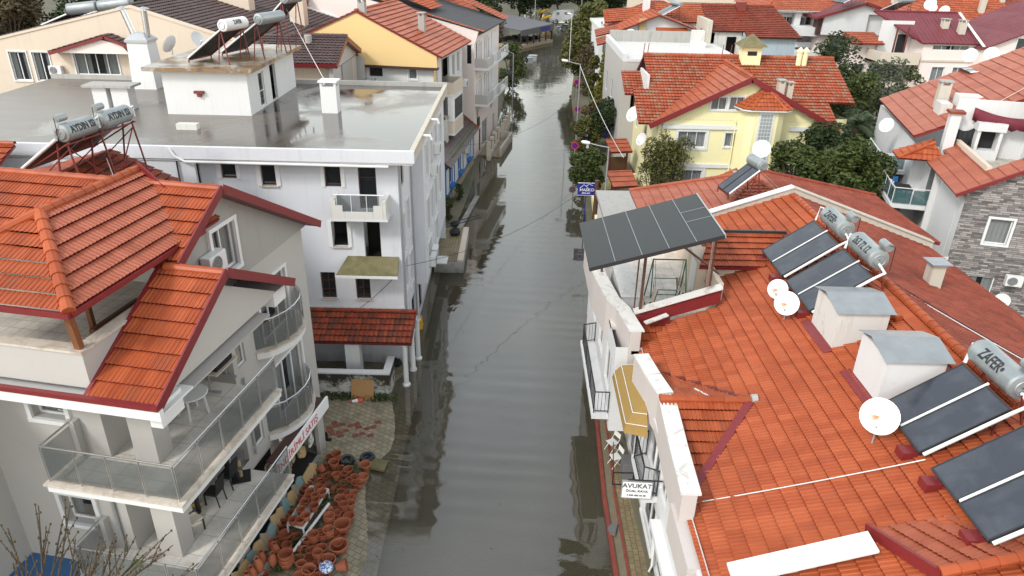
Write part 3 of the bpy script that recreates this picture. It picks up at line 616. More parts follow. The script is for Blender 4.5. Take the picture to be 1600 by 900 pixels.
# ---------------------------------------------------------------- grey balcony block, near left
K = 1.13
def kz(z): return 20 - (20 - z) * K
GX, GY, GYAW = -8.02, 13.45, -10
def grey_block():
    H = House('apartment_building', 'grey rendered apartment block with orange tiled roofs, glass balconies and a pottery shop below', 'apartment building', (GX, GY, 0), GYAW, 'wall_grey')
    k = lambda *a: tuple(x * K for x in a)
    wu, fv, ev = -1.6 * K, 1.15 * K, 9.85 * K      # street wall, front wall, far end
    f2, f1 = kz(8.7), kz(5.7)
    ez = kz(11.3)
    bu = -2.58 * K                                    # wall at the back of the balcony recess
    lv = -4.5                                         # projecting left wing reaches towards the camera
    lu = -5.9 * K
    # left wing wall (faces the street) and front wall
    H.face((lu, lv), (0, 1), fv - lv, ez + 0.3, [], 0)
    for zb in (f2, f1): pass
    W = bu - lu
    H.face((lu, fv), (1, 0), W, ez, [opn(W - 2.05, W - 1.0, f2 + 1.05, f2 + 2.1, n=1, trim=0.13, to=0.08, cur=1, fw=0.06), opn(W - 2.05, W - 1.0, f1 + 0.75, f1 + 1.8, n=1, trim=0.13, to=0.08, fw=0.06)], 0, depth=0.3)
    # back of recess, end of recess
    e0 = 5.0 * K
    H.face((bu, fv), (0, 1), e0 - fv, ez - f1, [opn(1.6, 3.2, f1 + 0.05, f1 + 2.2, k='door', n=2, cur=0.8), opn(1.6, 3.2, f2 + 0.05, f2 + 2.2, k='door', n=2)], f1)
    H.face((bu, e0), (1, 0), wu - bu, ez - f1, [], f1)
    # street wall: shop openings, balcony doors, gable windows
    SW = ev - e0
    top = ez
    H.face((wu, e0), (0, 1), SW, top - f1, [
        opn(0.25, 0.75, f2 + 0.1, f2 + 2.0, k='door', n=1), opn(6.75 * K - e0, 8.45 * K - e0, f2 + 0.06, f2 + 2.15, k='door', n=3, trim=0.1, cur=0.75, curlo=0.45),
        opn(0.35, 1.1, f1 + 0.1, f1 + 2.0, k='door', n=1), opn(7.05 * K - e0, 8.9 * K - e0, f1 + 0.06, f1 + 2.25, k='door', n=3, trim=0.1, cur=0.8)], f1)
    g0 = 1.2
    H.face((wu, g0), (0, 1), ev - g0, f1, [opn(0.6, 3.1, 0.12, f1 - 0.5, k='open', bd=2.2), opn(3.6, 6.0, 0.12, f1 - 0.5, k='open', bd=2.2), opn(6.4, 9.4, 0.12, f1 - 0.5, k='open', bd=2.2)], 0)
    H.face((wu, ev), (-1, 0), 9, ez, [], 0)
    # big gable above the street wall
    pk = kz(14.05); wm = MB()
    def gw(u, v0, v1, z0, vp, zp, win=None):
        wm.poly([(u, v0, z0), (u, v1, z0), (u, vp, zp)])
    # gable panel with two openings (cut by cells)
    v0g, v1g, vpg = 0.2 * K, 10.2 * K, 5.2 * K
    def gtop(v): return ez + (pk - ez) * (1 - abs(v - vpg) / (vpg - v0g))
    wins = [(4.95 * K, 6.05 * K, kz(11.75), kz(13.05)), (8.35 * K, 8.95 * K, kz(10.3), kz(11.0))]
    cuts = sorted({v0g, v1g, vpg} | {w[0] for w in wins[:1]} | {w[1] for w in wins[:1]})
    for a, b in zip(cuts, cuts[1:]):
        w = wins[0]
        if a >= w[0] - 1e-6 and b <= w[1] + 1e-6:
            wm.poly([(wu, a, ez), (wu, b, ez), (wu, b, w[2]), (wu, a, w[2])]); wm.poly([(wu, a, w[3]), (wu, b, w[3]), (wu, b, gtop(b)), (wu, a, gtop(a))])
        else: wm.poly([(wu, a, ez), (wu, b, ez), (wu, b, gtop(b)), (wu, a, gtop(a))])
    H.opening(Vector((wu, 0, 0)), Vector((0, 1, 0)), Vector((1, 0, 0)), opn(wins[0][0], wins[0][1], wins[0][2], wins[0][3], n=2, trim=0.13, to=0.1, cur=0.9), wm, 0.18)
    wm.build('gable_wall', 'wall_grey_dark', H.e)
    H.walls()
    # small gable over the balcony
    pz2 = kz(12.9); s = 0.13
    gm = MB(); gm.prism([(-0.32 - s, 0.35, ez - 0.15), (-0.32 - s, 6.0 * K - 0.35, ez - 0.15), (-0.32 - s, 3.0 * K, pz2 - 0.28)], (s, 0, 0)); gm.build('balcony_gable', 'wall_grey', H.e)
    MB().box(-0.34 - s, -0.16, 0.18, 1.05, ez - 0.72, ez - 0.12).build('gable_return', 'white_paint', H.e)
    MB().box(wu + 0.01, 0 - 0.3, 5.35 * K, 6.0 * K, ez - 0.5, ez - 0.05).build('lintel_box', 'white_paint', H.e)
    # roofs. All planes share one pitch
    E0 = ez + 0.02; nearR = lambda v, z0=E0: z0 + v * 0.55
    # main roof, both slopes; terrace void in the front slope is under the open pavilion
    tL = -1.62 * K
    vr = 5.2 * K; zr = nearR(vr)
    strip = [(tL, 0, E0), (-0.0, 0, E0), (-0.0, 3.0 * K, nearR(3 * K)), (tL, 3.0 * K, nearR(3 * K))]
    up = [(-3.7 * K, 3.0 * K, nearR(3 * K)), (-1.2 * K, 3.0 * K, nearR(3 * K)), (-1.2 * K, vr, zr), (-3.7 * K, vr, zr)]
    back = [(-1.2 * K, 10.4 * K, E0), (-14, 10.4 * K, E0), (-14, vr, zr), (-1.2 * K, vr, zr)]
    sback = [(0.0, 6.0 * K, E0), (-1.7 * K, 6.0 * K, E0), (-1.7 * K, 3.0 * K, nearR(3 * K)), (0.0, 3.0 * K, nearR(3 * K))]
    leftup = [(-14, 3.0 * K, nearR(3 * K)), (-3.7 * K, 3.0 * K, nearR(3 * K)), (-3.7 * K, vr, zr), (-14, vr, zr)]
    O = (tL, 0, E0)
    o = H.roof([(strip, O), (up, O), (leftup, O), back, sback], 'tile_orange', 0.235, 0.45, 'marseille', [((-14, vr, zr), (-1.2 * K, vr, zr)), ((-1.5 * K, 3 * K, nearR(3 * K)), (0.0, 3 * K, nearR(3 * K)))], rr=0.12, step=0.055)
    # barge boards and gutters
    def barge(a, b, name='barge_board', mat='red_gutter', w=0.05, h=0.26):
        MB().bar(Vector(a) + Vector((0.03, 0, -0.02)), Vector(b) + Vector((0.03, 0, -0.02)), w, h, (0, 0, 1)).build(name, mat, o)
    barge((0, -0.03, E0 + 0.03), (0, 3 * K, nearR(3 * K) + 0.05)); barge((0, 3 * K, nearR(3 * K) + 0.05), (0, 6 * K + 0.05, E0 + 0.03))
    barge((-1.2 * K, 3.05 * K, nearR(3.05 * K) + 0.05), (-1.2 * K, vr, zr + 0.05)); barge((-1.2 * K, vr, zr + 0.05), (-1.2 * K, 10.4 * K + 0.05, E0))
    MB().bar((tL - 0.02, 0.0, E0 + 0.05), (tL - 0.02, 3.0 * K, nearR(3 * K) + 0.06), 0.10, 0.10).build('verge_flashing', 'red_gutter', o)
    MB().box(-9, 0.06, -0.14, -0.01, E0 - 0.02, E0 + 0.10).build('gutter', 'red_gutter', o)
    MB().box(-9, 0.07, -0.09, 0.05, E0 - 0.32, E0 - 0.03).build('fascia', 'white_paint', o)
    MB().box(-9, 0.0, 0.05, fv - 0.002, E0 - 0.30, E0 - 0.24).build('soffit', 'white_paint', o)
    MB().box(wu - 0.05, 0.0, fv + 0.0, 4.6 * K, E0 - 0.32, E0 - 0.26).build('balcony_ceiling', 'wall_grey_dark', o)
    # roof terrace under the pavilion
    tv = 0.25; cz = kz(12.3); tfl = ez + 0.12; far_v = 3.4 * K; pL = -9.0
    pw = MB(); pw.box(pL, tL - 0.06, tv, tv + 0.16, E0 + 0.1, cz - 0.06); pw.box(tL - 0.24, tL - 0.06, tv + 0.16, 4.9 * K, E0 + 0.1, cz - 0.06); pw.build('terrace_parapet', 'wall_offwhite', H.e)
    cp = MB(); cp.box(pL, tL - 0.02, tv - 0.05, tv + 0.30, cz - 0.06, cz); cp.box(tL - 0.38, tL - 0.02, tv + 0.30, 4.9 * K, cz - 0.06, cz); cp.build('parapet_coping', 'sill', H.e)
    MB().box(pL, tL - 0.24, tv + 0.16, 5.0 * K, tfl - 0.15, tfl).build('terrace_floor', 'terrace_tiles', H.e)
    MB().box(pL, tL - 0.1, 5.0 * K, 5.15 * K, tfl, kz(14.0)).build('terrace_wall', 'wall_grey', H.e)
    # timber posts
    post = MB(); pe = kz(13.3)
    post.bar((tL - 0.2, tv + 0.13, cz), (-1.62 * K - 0.1, 0.20, pe), 0.15, 0.15, (0, 1, 0)); post.build('pavilion_post', 'timber', H.e)
    p2 = MB(); p2.bar((-3.1 * K, tv + 2.2, tfl), (-3.1 * K, tv + 2.2, pe + 0.2), 0.12, 0.12, (0, 1, 0)); p2.build('pavilion_post', 'timber', H.e)
    # pavilion hip roof
    a, b = -1.5 * K, -5.7 * K; m_ = -3.6 * K; hz = pe + 2.1 * K * 0.55; h0 = 0.03; vE = 5.4 * K
    nodeN, nodeF = (m_, 2.1 * K, hz), (m_, vE, hz)
    right = [(a, h0, pe), (a, vE, pe), nodeF, nodeN]
    front = [(b, h0, pe), (a, h0, pe), nodeN]
    left = [(b, vE, pe), (b, h0, pe), nodeN, nodeF]
    rf = H.roof([right, left], 'tile_salmon', 0.26, 0.40, 'marseille', [((a, h0, pe + 0.03), nodeN), ((b, h0, pe + 0.03), nodeN), (nodeN, nodeF)], rr=0.14, name='pavilion_roof', step=0.06, ridgemat='tile_orange')  # side slopes in salmon: pale sheen of their angle put into the tile colour
    fm = MB(); tile_sheet(fm, front, 0.26, 0.40, 'marseille', 0.06); fm.build('front_slope', 'tile_orange', rf)
    g = MB(); g.box(b, a + 0.06, h0 - 0.12, h0 - 0.02, pe - 0.1, pe + 0.03); g.box(a + 0.0, a + 0.10, h0 - 0.02, 4.6 * K, pe - 0.1, pe + 0.03); g.build('gutter', 'red_gutter', rf)
    vt = MB(); vt.bar((a + 0.06, 4.62 * K, pe + 0.12), (m_, vE + 0.02, hz + 0.12), 0.05, 0.24); vt.build('valley_flashing', 'red_gutter', rf)
    # balconies, two storeys
    for zf in (f2, f1):
        v_end = 4.6 * K
        sl = MB(); L_ = [(-3.35 * K, 0, zf - 0.22), (0, 0, zf - 0.22), (0, v_end, zf - 0.22), (bu + 0.01, v_end, zf - 0.22), (bu + 0.01, fv - 0.01, zf - 0.22), (-3.35 * K, fv - 0.01, zf - 0.22)]
        sl.box(-3.35 * K, 0, 0, fv - 0.004, zf - 0.2, zf); sl.box(bu + 0.004, 0, fv - 0.004, v_end, zf - 0.2, zf)
        so = sl.build('balcony_slab', 'white_paint', H.e)
        fl = MB(); fl.box(-3.35 * K + .3, -.3, .3, fv - 0.006, zf + 0.001, zf + 0.012); fl.box(bu + 0.006, -.3, fv - 0.006, v_end, zf + 0.001, zf + 0.012); fl.build('floor_tiles', 'floor_tiles', so)
        st = MB(); st.box(-3.4 * K, 0.05, -0.05, 0.28, zf + 0.002, zf + 0.07); st.box(-0.26, 0.05, 0.28, v_end, zf + 0.002, zf + 0.07); st.box(-3.4 * K, -3.4 * K + 0.3, 0.28, fv - 0.006, zf + 0.002, zf + 0.07); st.build('marble_kerb', 'sill', so)
        railing(H, [(-3.3 * K, fv - 0.1), (-3.3 * K, 0.08), (-0.09, 0.08), (-0.09, v_end)], zf + 0.07, 1.12, 0.95)
        MB().box(-3.3 * K - 0.12, -3.3 * K + 0.14, fv - 0.22, fv - 0.006, zf + 0.07, zf + 1.2).build('balcony_pier', 'wall_offwhite', H.e)
        MB().box(-1.92 * K, -1.32 * K, fv + 0.01, fv + 0.62, zf + 0.013, zf + 3.02 if zf == f1 else ez - 0.27).build('pillar', 'wall_grey', H.e)
        # bowed balcony further along the street wall
        v0, v1, out = 6.2 * K, 9.0 * K, 0.78
        arc = [(wu + 0.02 + out * (math.sin(PI * i / 12) ** 0.6 if 0 < i < 12 else 0), v0 + (v1 - v0) * i / 12) for i in range(13)]
        bs = MB().prism([(p[0], p[1], zf - 0.24) for p in arc] , (0, 0, 0.24)); bo = bs.build('bowed_balcony', 'white_paint', H.e)
        arc2 = [(wu + 0.02 + (out + 0.06) * (math.sin(PI * i / 12) ** 0.6 if 0 < i < 12 else 0), v0 - 0.03 + (v1 - v0 + 0.06) * i / 12) for i in range(13)]
        MB().prism([(p[0], p[1], zf + 0.001) for p in arc2], (0, 0, 0.06)).build('marble_kerb', 'sill', bo)
        railing(H, [(p[0] - 0.05, p[1]) for p in arc[0:13:2]], zf + 0.07, 1.1, 1.2)
    # ceiling over the ground floor and drainpipes
    MB().box(wu - 2.3, wu - 0.01, g0, ev, f1 - 0.3, f1 - 0.2).build('shop_ceiling', 'wall_grey', H.e)
    dp = MB(); dp.cyl((bu - 0.35, fv - 0.07, 0), (bu - 0.35, fv - 0.07, f2 - 0.2), 0.05); dp.build('drainpipe', 'grey_metal', H.e, smooth=True); dp = MB(); dp.cyl((wu + 0.07, 5.3 * K, f1), (wu + 0.07, 5.3 * K, f2 - 0.3), 0.04); dp.build('drainpipe', 'grey_metal', H.e, smooth=True)
    # plinth painted blue at the foot of the left corner
    MB().box(lu + 0.02, bu - 1.3, -1.2, fv - 0.01, f1 - 0.9, f1 - 0.85).build('blue_canopy', 'pool_blue', H.e)
    # shop fascia sign
    sg = MB(); sg.box(-0.98, -0.90, 5.2 * K, 8.85 * K, f1 - 0.72, f1 - 0.2); so = sg.build('shop_sign', 'sign_white', H.e)
    MB().box(-1.4, -0.99, 5.25 * K, 8.8 * K, f1 - 0.30, f1 - 0.26).build('sign_frame', 'brown_frame', so)
    mt = Matrix.Translation((-0.892, 6.55 * K, f1 - 0.46)) @ Matrix.Rotation(PI / 2, 4, 'Z') @ Matrix.Rotation(PI / 2, 4, 'X')
    text('İNDİRİMLİ SATIŞ', 'lettering', 'red_letter', so, None, 0.40, mtx=mt)
    return H
GB = grey_block()
def gb(u, v, z):      # a point of the grey block in world space
    return Matrix.Translation((GX, GY, 0)) @ Matrix.Rotation(R(GYAW), 4, 'Z') @ Vector((u, v, z))
# ---------------------------------------------------------------- white flat-roofed block
def white_block():
    H = House('apartment_building', 'white four storey block with a wet flat roof, roof hut and stepped glass balcony', 'apartment building', (0, 0, 0), 0, 'wall_lilac')
    Y0, Y1, xr, xl, zt = 31.7, 47.0, -5.35, -30.0, 11.28
    o = lambda a, b, c, d, **k: opn(a + 14.3, b + 14.3, c, d, **k)
    br = dict(m='brown_frame', n=1, fw=0.06)
    H.face((-14.3, Y0), (1, 0), xr + 14.3, zt, [
        o(-13.43, -12.73, 9.83, 10.78, trim=0.2, full=False, **br), o(-11.62, -10.94, 9.53, 10.78, trim=0.2, full=False, sill=1, **br), o(-8.71, -7.96, 9.53, 10.85, trim=0.18, full=False, **br),
        o(-7.17, -6.35, 8.50, 10.88, k='door', rails=(0.62,), **br), o(-8.61, -7.87, 6.55, 7.83, k='open', trim=0.18, full=False, sill=1, bd=1.6), o(-7.10, -6.32, 5.5, 7.87, k='open', bd=2.2),
        o(-9.39, -8.67, 3.76, 5.18, sill=1, m='brown_frame', fw=0.07, n=2, rails=(0.33, 0.66)), o(-7.69, -6.98, 3.76, 4.95, sill=1, m='brown_frame', fw=0.07, n=2, rails=(0.5,)),
        o(-9.2, -8.5, 1.2, 2.1, m='brown_frame', n=1), o(-7.2, -6.2, 1.2, 2.1, m='brown_frame', n=1)], 0, depth=0.2)
    # left wing stands a step nearer
    H.face((-14.3, 31.05), (0, 1), Y0 - 31.05, zt, [opn(0.16, 0.52, 8.9, 10.7, m='brown_frame', n=1)], 0)
    H.face((xl, 31.05), (1, 0), -14.3 - xl, zt, [opn(9.0, 9.8, 8.6, 10.2, trim=0.1), opn(12.5, 13.6, 8.3, 9.9, trim=0.15)], 0)
    # street side with a shallow bay
    B = -4.72
    H.face((xr, Y0), (0, 1), 4.2, zt, [opn(0.55, 1.75, 9.3, 10.7, m='brown_frame', n=1), opn(0.5, 1.2, 6.0, 8.0, trim=0.12, n=1), opn(1.9, 2.9, 6.4, 8.2, trim=0.12, n=2), opn(0.6, 1.5, 3.9, 5.6, trim=0.1, n=1), opn(2.3, 3.3, 3.4, 5.2, trim=0.1, n=1), opn(0.8, 1.7, 0.5, 2.4, m='brown_frame', k='door', n=1), opn(2.4, 3.6, 0.3, 2.5, m='brown_frame', k='door', n=2)], 0)
    H.face((xr, 35.9), (1, 0), B - xr, zt - 2.6, [], 2.6)
    tr = dict(trim=0.12, n=2)
    H.face((B, 35.9), (0, 1), Y1 - 35.9, zt - 2.6, [opn(0.8, 2.1, 8.2, 10.2, **tr), opn(3.0, 4.2, 8.2, 10.2, **tr), opn(5.2, 6.4, 8.2, 10.2, **tr), opn(7.8, 9.2, 8.2, 10.2, **tr), opn(0.8, 2.0, 5.2, 7.2, **tr), opn(2.6, 3.8, 5.2, 7.2, **tr), opn(4.6, 5.8, 5.2, 7.2, **tr), opn(7.0, 8.4, 5.2, 7.2, **tr), opn(1.0, 2.4, 3.0, 4.6, **tr), opn(4.6, 6.0, 3.0, 4.6, **tr)], 2.6)
    H.w.poly([(xr, 35.9, 2.6), (xr, Y1, 2.6), (B, Y1, 2.6), (B, 35.9, 2.6)])
    H.face((xr, 35.9), (0, 1), Y1 - 35.9, 2.6, [opn(1.0, 2.2, 0.3, 2.3, m='brown_frame', k='door'), opn(4.0, 6.5, 0.8, 2.2)], 0)
    H.face((xr + .6, Y1), (-1, 0), xr + .6 - xl, zt, [], 0)
    H.walls()
    # roof slab, kerb and fascia
    fx = -4.45
    rf = MB().box(xl, fx, 30.95, Y1 + 0.4, zt, zt + 0.02).build('roof', 'wetroof', H.e)
    k = MB(); k.box(xl, fx, 30.9, 31.12, zt - 0.34, zt + 0.2); kf = k.build('fascia', 'wall_lilac', rf)
    k = MB(); k.box(fx - 0.22, fx, 31.122, Y1 + 0.18, zt - 0.34, zt + 0.2); k.build('roof_kerb', 'concrete_pale', rf)
    k = MB(); k.box(xl, fx, Y1 + 0.182, Y1 + 0.4, zt - 0.34, zt + 0.28); k.build('roof_kerb', 'concrete', rf)
    MB().box(xl, fx - 0.1, 30.98, Y1 + 0.35, zt - 0.45, zt - 0.342).build('cornice', 'white_paint', rf)
    MB().box(-16.5, -15.5, 34.6, 35.0, zt + 0.02, zt + 0.3).build('roof_upstand', 'wall_rough', rf)
    # roof hut with its own slab
    hu = MB(); H2 = H; w0 = H.w; H.w = MB()
    hx0, hx1, hy0, hy1, hz = -18.35, -13.95, 37.9, 46.3, 13.55
    H.face((hx0, hy0), (1, 0), hx1 - hx0, hz - zt, [], zt)
    H.face((hx1, hy0), (0, 1), hy1 - hy0, hz - zt, [opn(1.7, 2.6, zt + 0.1, 13.2, k='door', n=1, rails=(0.45,)), opn(3.7, 4.7, zt + 0.05, 13.3, k='open', bd=1.5)], zt)
    H.face((hx0, hy1), (0, -1), hy1 - hy0, hz - zt, [], zt); H.face((hx1, hy1), (-1, 0), hx1 - hx0, hz - zt, [], zt)
    ho = H.w.build('roof_hut', 'wall_white', H.e); H.w = w0
    MB().box(hx0 - 0.75, hx1 + 0.45, hy0 - 0.45, hy1 + 0.5, hz, hz + 0.2).build('hut_slab', 'slab', ho)
    lb = MB(); lb.box(-16.75, -16.25, 37.72, 37.9, 12.42, 12.55); lb.box(-16.6, -16.4, 37.76, 37.9, 12.25, 12.42); lb.build('wall_lamp', 'rust_red', ho)
    # chimneys on the flat roof
    c = MB(); b0, b1 = 0.72, 0.60; cx, cy = -22.6, 45.0
    c.add([(cx - b0, cy - .7, zt), (cx + b0, cy - .7, zt), (cx + b0, cy + .7, zt), (cx - b0, cy + .7, zt), (cx - b1, cy - .6, 14.0), (cx + b1, cy - .6, 14.0), (cx + b1, cy + .6, 14.0), (cx - b1, cy + .6, 14.0)], [(4, 5, 6, 7), (0, 1, 5, 4), (1, 2, 6, 5), (2, 3, 7, 6), (3, 0, 4, 7)])
    co = c.build('chimney', 'wall_white', H.e); m = MB(); m.box(cx - .68, cx + .68, cy - .68, cy + .68, 14.0, 14.14); m.add([(cx - .68, cy - .68, 14.14), (cx + .68, cy - .68, 14.14), (cx + .68, cy + .68, 14.14), (cx - .68, cy + .68, 14.14), (cx - .3, cy - .3, 14.5), (cx + .3, cy - .3, 14.5), (cx + .3, cy + .3, 14.5), (cx - .3, cy + .3, 14.5)], [(0, 1, 5, 4), (1, 2, 6, 5), (2, 3, 7, 6), (3, 0, 4, 7), (4, 5, 6, 7)]); m.build('chimney_cap', 'grey_metal', co)
    for (dx, tx) in ((-0.35, -0.75), (0.45, 0.5)):
        f = MB(); f.cyl((cx + dx, cy, 14.3), (cx + tx, cy, 15.75), 0.17); f.lathe([(0.01, 0.12), (0.34, 0.0)], (cx + tx, cy, 15.85), 12); f.cyl((cx + tx, cy, 15.7), (cx + tx, cy, 15.9), 0.02, n=5); f.build('flue_pipe', 'steel', co, smooth=True)
    c = MB(); c.box(-22.5, -21.75, 38.5, 39.3, zt, 12.5); c.box(-21.5, -20.6, 38.5, 39.3, zt, 12.5); co = c.build('chimney', 'wall_white', H.e); MB().box(-22.9, -20.3, 38.3, 39.5, 12.5, 12.62).build('chimney_cap', 'concrete', co)
    H.chimney(-10.05, 39.3, zt, 13.0, 0.85, 0.8, 'wall_white', 'white_paint')
    # stepped balcony with glass
    bz = 8.38
    b = MB(); b.box(-8.35, -5.72, 30.62, Y0 - .004, bz - 0.12, bz); bo = b.build('balcony_slab', 'wall_white', H.e)
    w = MB(); w.box(-8.3, -5.78, 30.62, 30.78, bz, bz + 0.32); w.box(-8.3, -7.75, 30.62, 30.78, bz + 0.32, bz + 0.62); w.box(-6.35, -5.78, 30.62, 30.78, bz + 0.32, bz + 0.62); w.box(-8.3, -8.05, 30.62, 30.78, bz + .62, bz + .85); w.box(-6.0, -5.78, 30.62, 30.78, bz + .62, bz + .85); w.box(-8.3, -8.14, 30.78, Y0, bz, bz + 0.85); w.box(-5.94, -5.78, 30.78, Y0, bz, bz + 0.85); w.build('balcony_parapet', 'wall_rough', bo)
    g = MB(); g.box(-8.02, -6.03, 30.69, 30.71, bz + 0.34, bz + 1.08); g.build('glass_panel', 'balglass', bo); r = MB(); r.tube([(-8.15, 30.7, bz + 1.12), (-5.85, 30.7, bz + 1.12)], 0.03, 8); r.build('handrail', 'white_paint', bo)
    for x in (-8.0, -7.35, -6.65, -6.05): MB().cyl((x, 30.7, bz + 0.3), (x, 30.7, bz + 1.12), 0.02, n=6).build('post', 'white_paint', bo)
    # mossy canopy slab
    c = MB(); c.add([(-8.35, 30.62, 5.42), (-5.42, 30.62, 5.42), (-5.5, Y0 - .004, 5.82), (-7.95, Y0 - .004, 5.82), (-8.35, 30.62, 5.52), (-5.42, 30.62, 5.52), (-5.5, Y0 - .004, 6.08), (-7.95, Y0 - .004, 6.08)], [(3, 2, 1, 0), (4, 5, 6, 7), (0, 1, 5, 4), (1, 2, 6, 5), (2, 3, 7, 6), (3, 0, 4, 7)]); co = c.build('canopy', 'moss', H.e); MB().box(-8.36, -5.41, 30.58, 30.618, 5.40, 5.53).build('canopy_edge', 'white_paint', co)
    MB().box(-14.2, xr + 0.02, Y0 - 0.03, Y0 - 0.001, 2.75, 3.35).build('plinth_band', 'wall_white', H.e)
    # porch: tiled lean-to on white columns
    pz0, pz1 = 2.5, 3.12; pr = H.roof([[(-14, 29.55, pz0), (-4.75, 29.55, pz0), (-4.75, 31.66, pz1 + .02), (-14, 31.66, pz1 + .02)]], 'tile_old', 0.23, 0.40, 'roll', [((-14, 31.6, pz1 + 0.05), (-4.72, 31.6, pz1 + 0.05))], slab='dark_red_wood', name='porch_roof', step=0.055, rr=0.09, t=0.14)
    for (x, y, r) in ((-5.12, 29.8, 0.13), (-4.98, 31.2, 0.14), (-4.85, 32.3, 0.13)):
        c = MB(); c.lathe([(0.2, 0.0), (0.2, 0.12), (r, 0.2), (r * 0.88, 2.2), (r, 2.3), (0.2, 2.36), (0.2, 2.5)], (x, y, -0.05), 14); c.build('column', 'white_paint', H.e, smooth=True)
    MB().box(-8.0, -7.3, 29.7, 30.3, 0.05, 2.42).build('pillar', 'wall_white', H.e)
    # drainpipes on the street corner
    for (x, y) in ((xr + 0.08, 31.85), (xr + 0.08, 35.4)):
        p = MB(); p.cyl((x, y, 0.1), (x, y, zt - 0.4), 0.05, n=8); p.build('drainpipe', 'grey_metal', H.e, smooth=True)
    for y in (34.2, 37.6): p = MB(); p.tube([(fx + 0.0, y, zt + 0.1), (fx + 0.35, y, zt + 0.1), (fx + 0.42, y, zt - 0.1)], 0.07, 8); p.build('roof_spout', 'white_plastic', H.e, smooth=True)
    p = MB(); p.tube([(-15.2, 30.85, zt + 0.1), (-15.0, 30.8, zt - 0.2), (-14.6, 30.85, zt - 0.45), (-5.6, 30.88, zt - 0.5)], 0.06, 8); p.build('roof_spout', 'white_plastic', H.e, smooth=True)
    rebase(H, -15, 39); return H
white_block()
# mouldy garden wall in front of the porch
w = MB(); w.box(-12, -5.75, 28.65, 28.9, 0.0, 1.32); w.box(-6.0, -5.75, 28.9, 30.2, 0.0, 1.32); wo = w.build('garden_wall', 'mould'); tag(wo, 'low white garden wall black with mould in front of the tiled porch', 'wall', kind='thing')
cm = MB(); cm.box(-12, -5.70, 28.6, 28.95, 1.321, 1.40); cm.box(-6.05, -5.70, 28.95, 30.2, 1.321, 1.40); cm.build('coping', 'wall_white', wo)

# ---------------------------------------------------------------- small tiled roofs between the grey block and the white block
def small_roof_house(name, label, quads, ridge, mat, base, walls='wall_rough', yaw=0):
    H = House('house', label, 'house', (0, 0, 0), 0, walls); H.roof(quads, mat, 0.24, 0.40, 'marseille', ridge); x0, x1, y0, y1, zt = base; H.boxwalls(x0, x1, y0, y1, 0, zt); H.walls(); rebase(H, (x0 + x1) / 2, (y0 + y1) / 2); return H
zb = 10.2
ap = (-19.3, 33.9 - 0.9, 11.5)
small_roof_house('house', 'low house with an old dark red hip roof wedged behind the grey block', [[(-13.8, 25.6, 10.75), (-13.8, 28.4, 10.75), (-16.9, 29.4, 11.7), (-16.9, 25.6, 11.7)], [(-20.4, 29.4, 10.7), (-20.4, 25.6, 10.7), (-16.9, 25.6, 11.7), (-16.9, 29.4, 11.7)]], [], 'tile_old', (-20.0, -14.2, 26.0, 28.2, 10.65), 'wall_white')
small_roof_house('house', 'tiled roof corner at the left edge behind the ridge of the grey block', [[(-29, 26.6, 10.2), (-21.5, 26.6, 10.2), (-21.5, 30.2, 11.6), (-29, 30.2, 11.6)]], [((-29, 30.2, 11.65), (-21.5, 30.2, 11.65))], 'tile_orange', (-28.5, -22, 27, 30, 10.1), 'wall_rough')

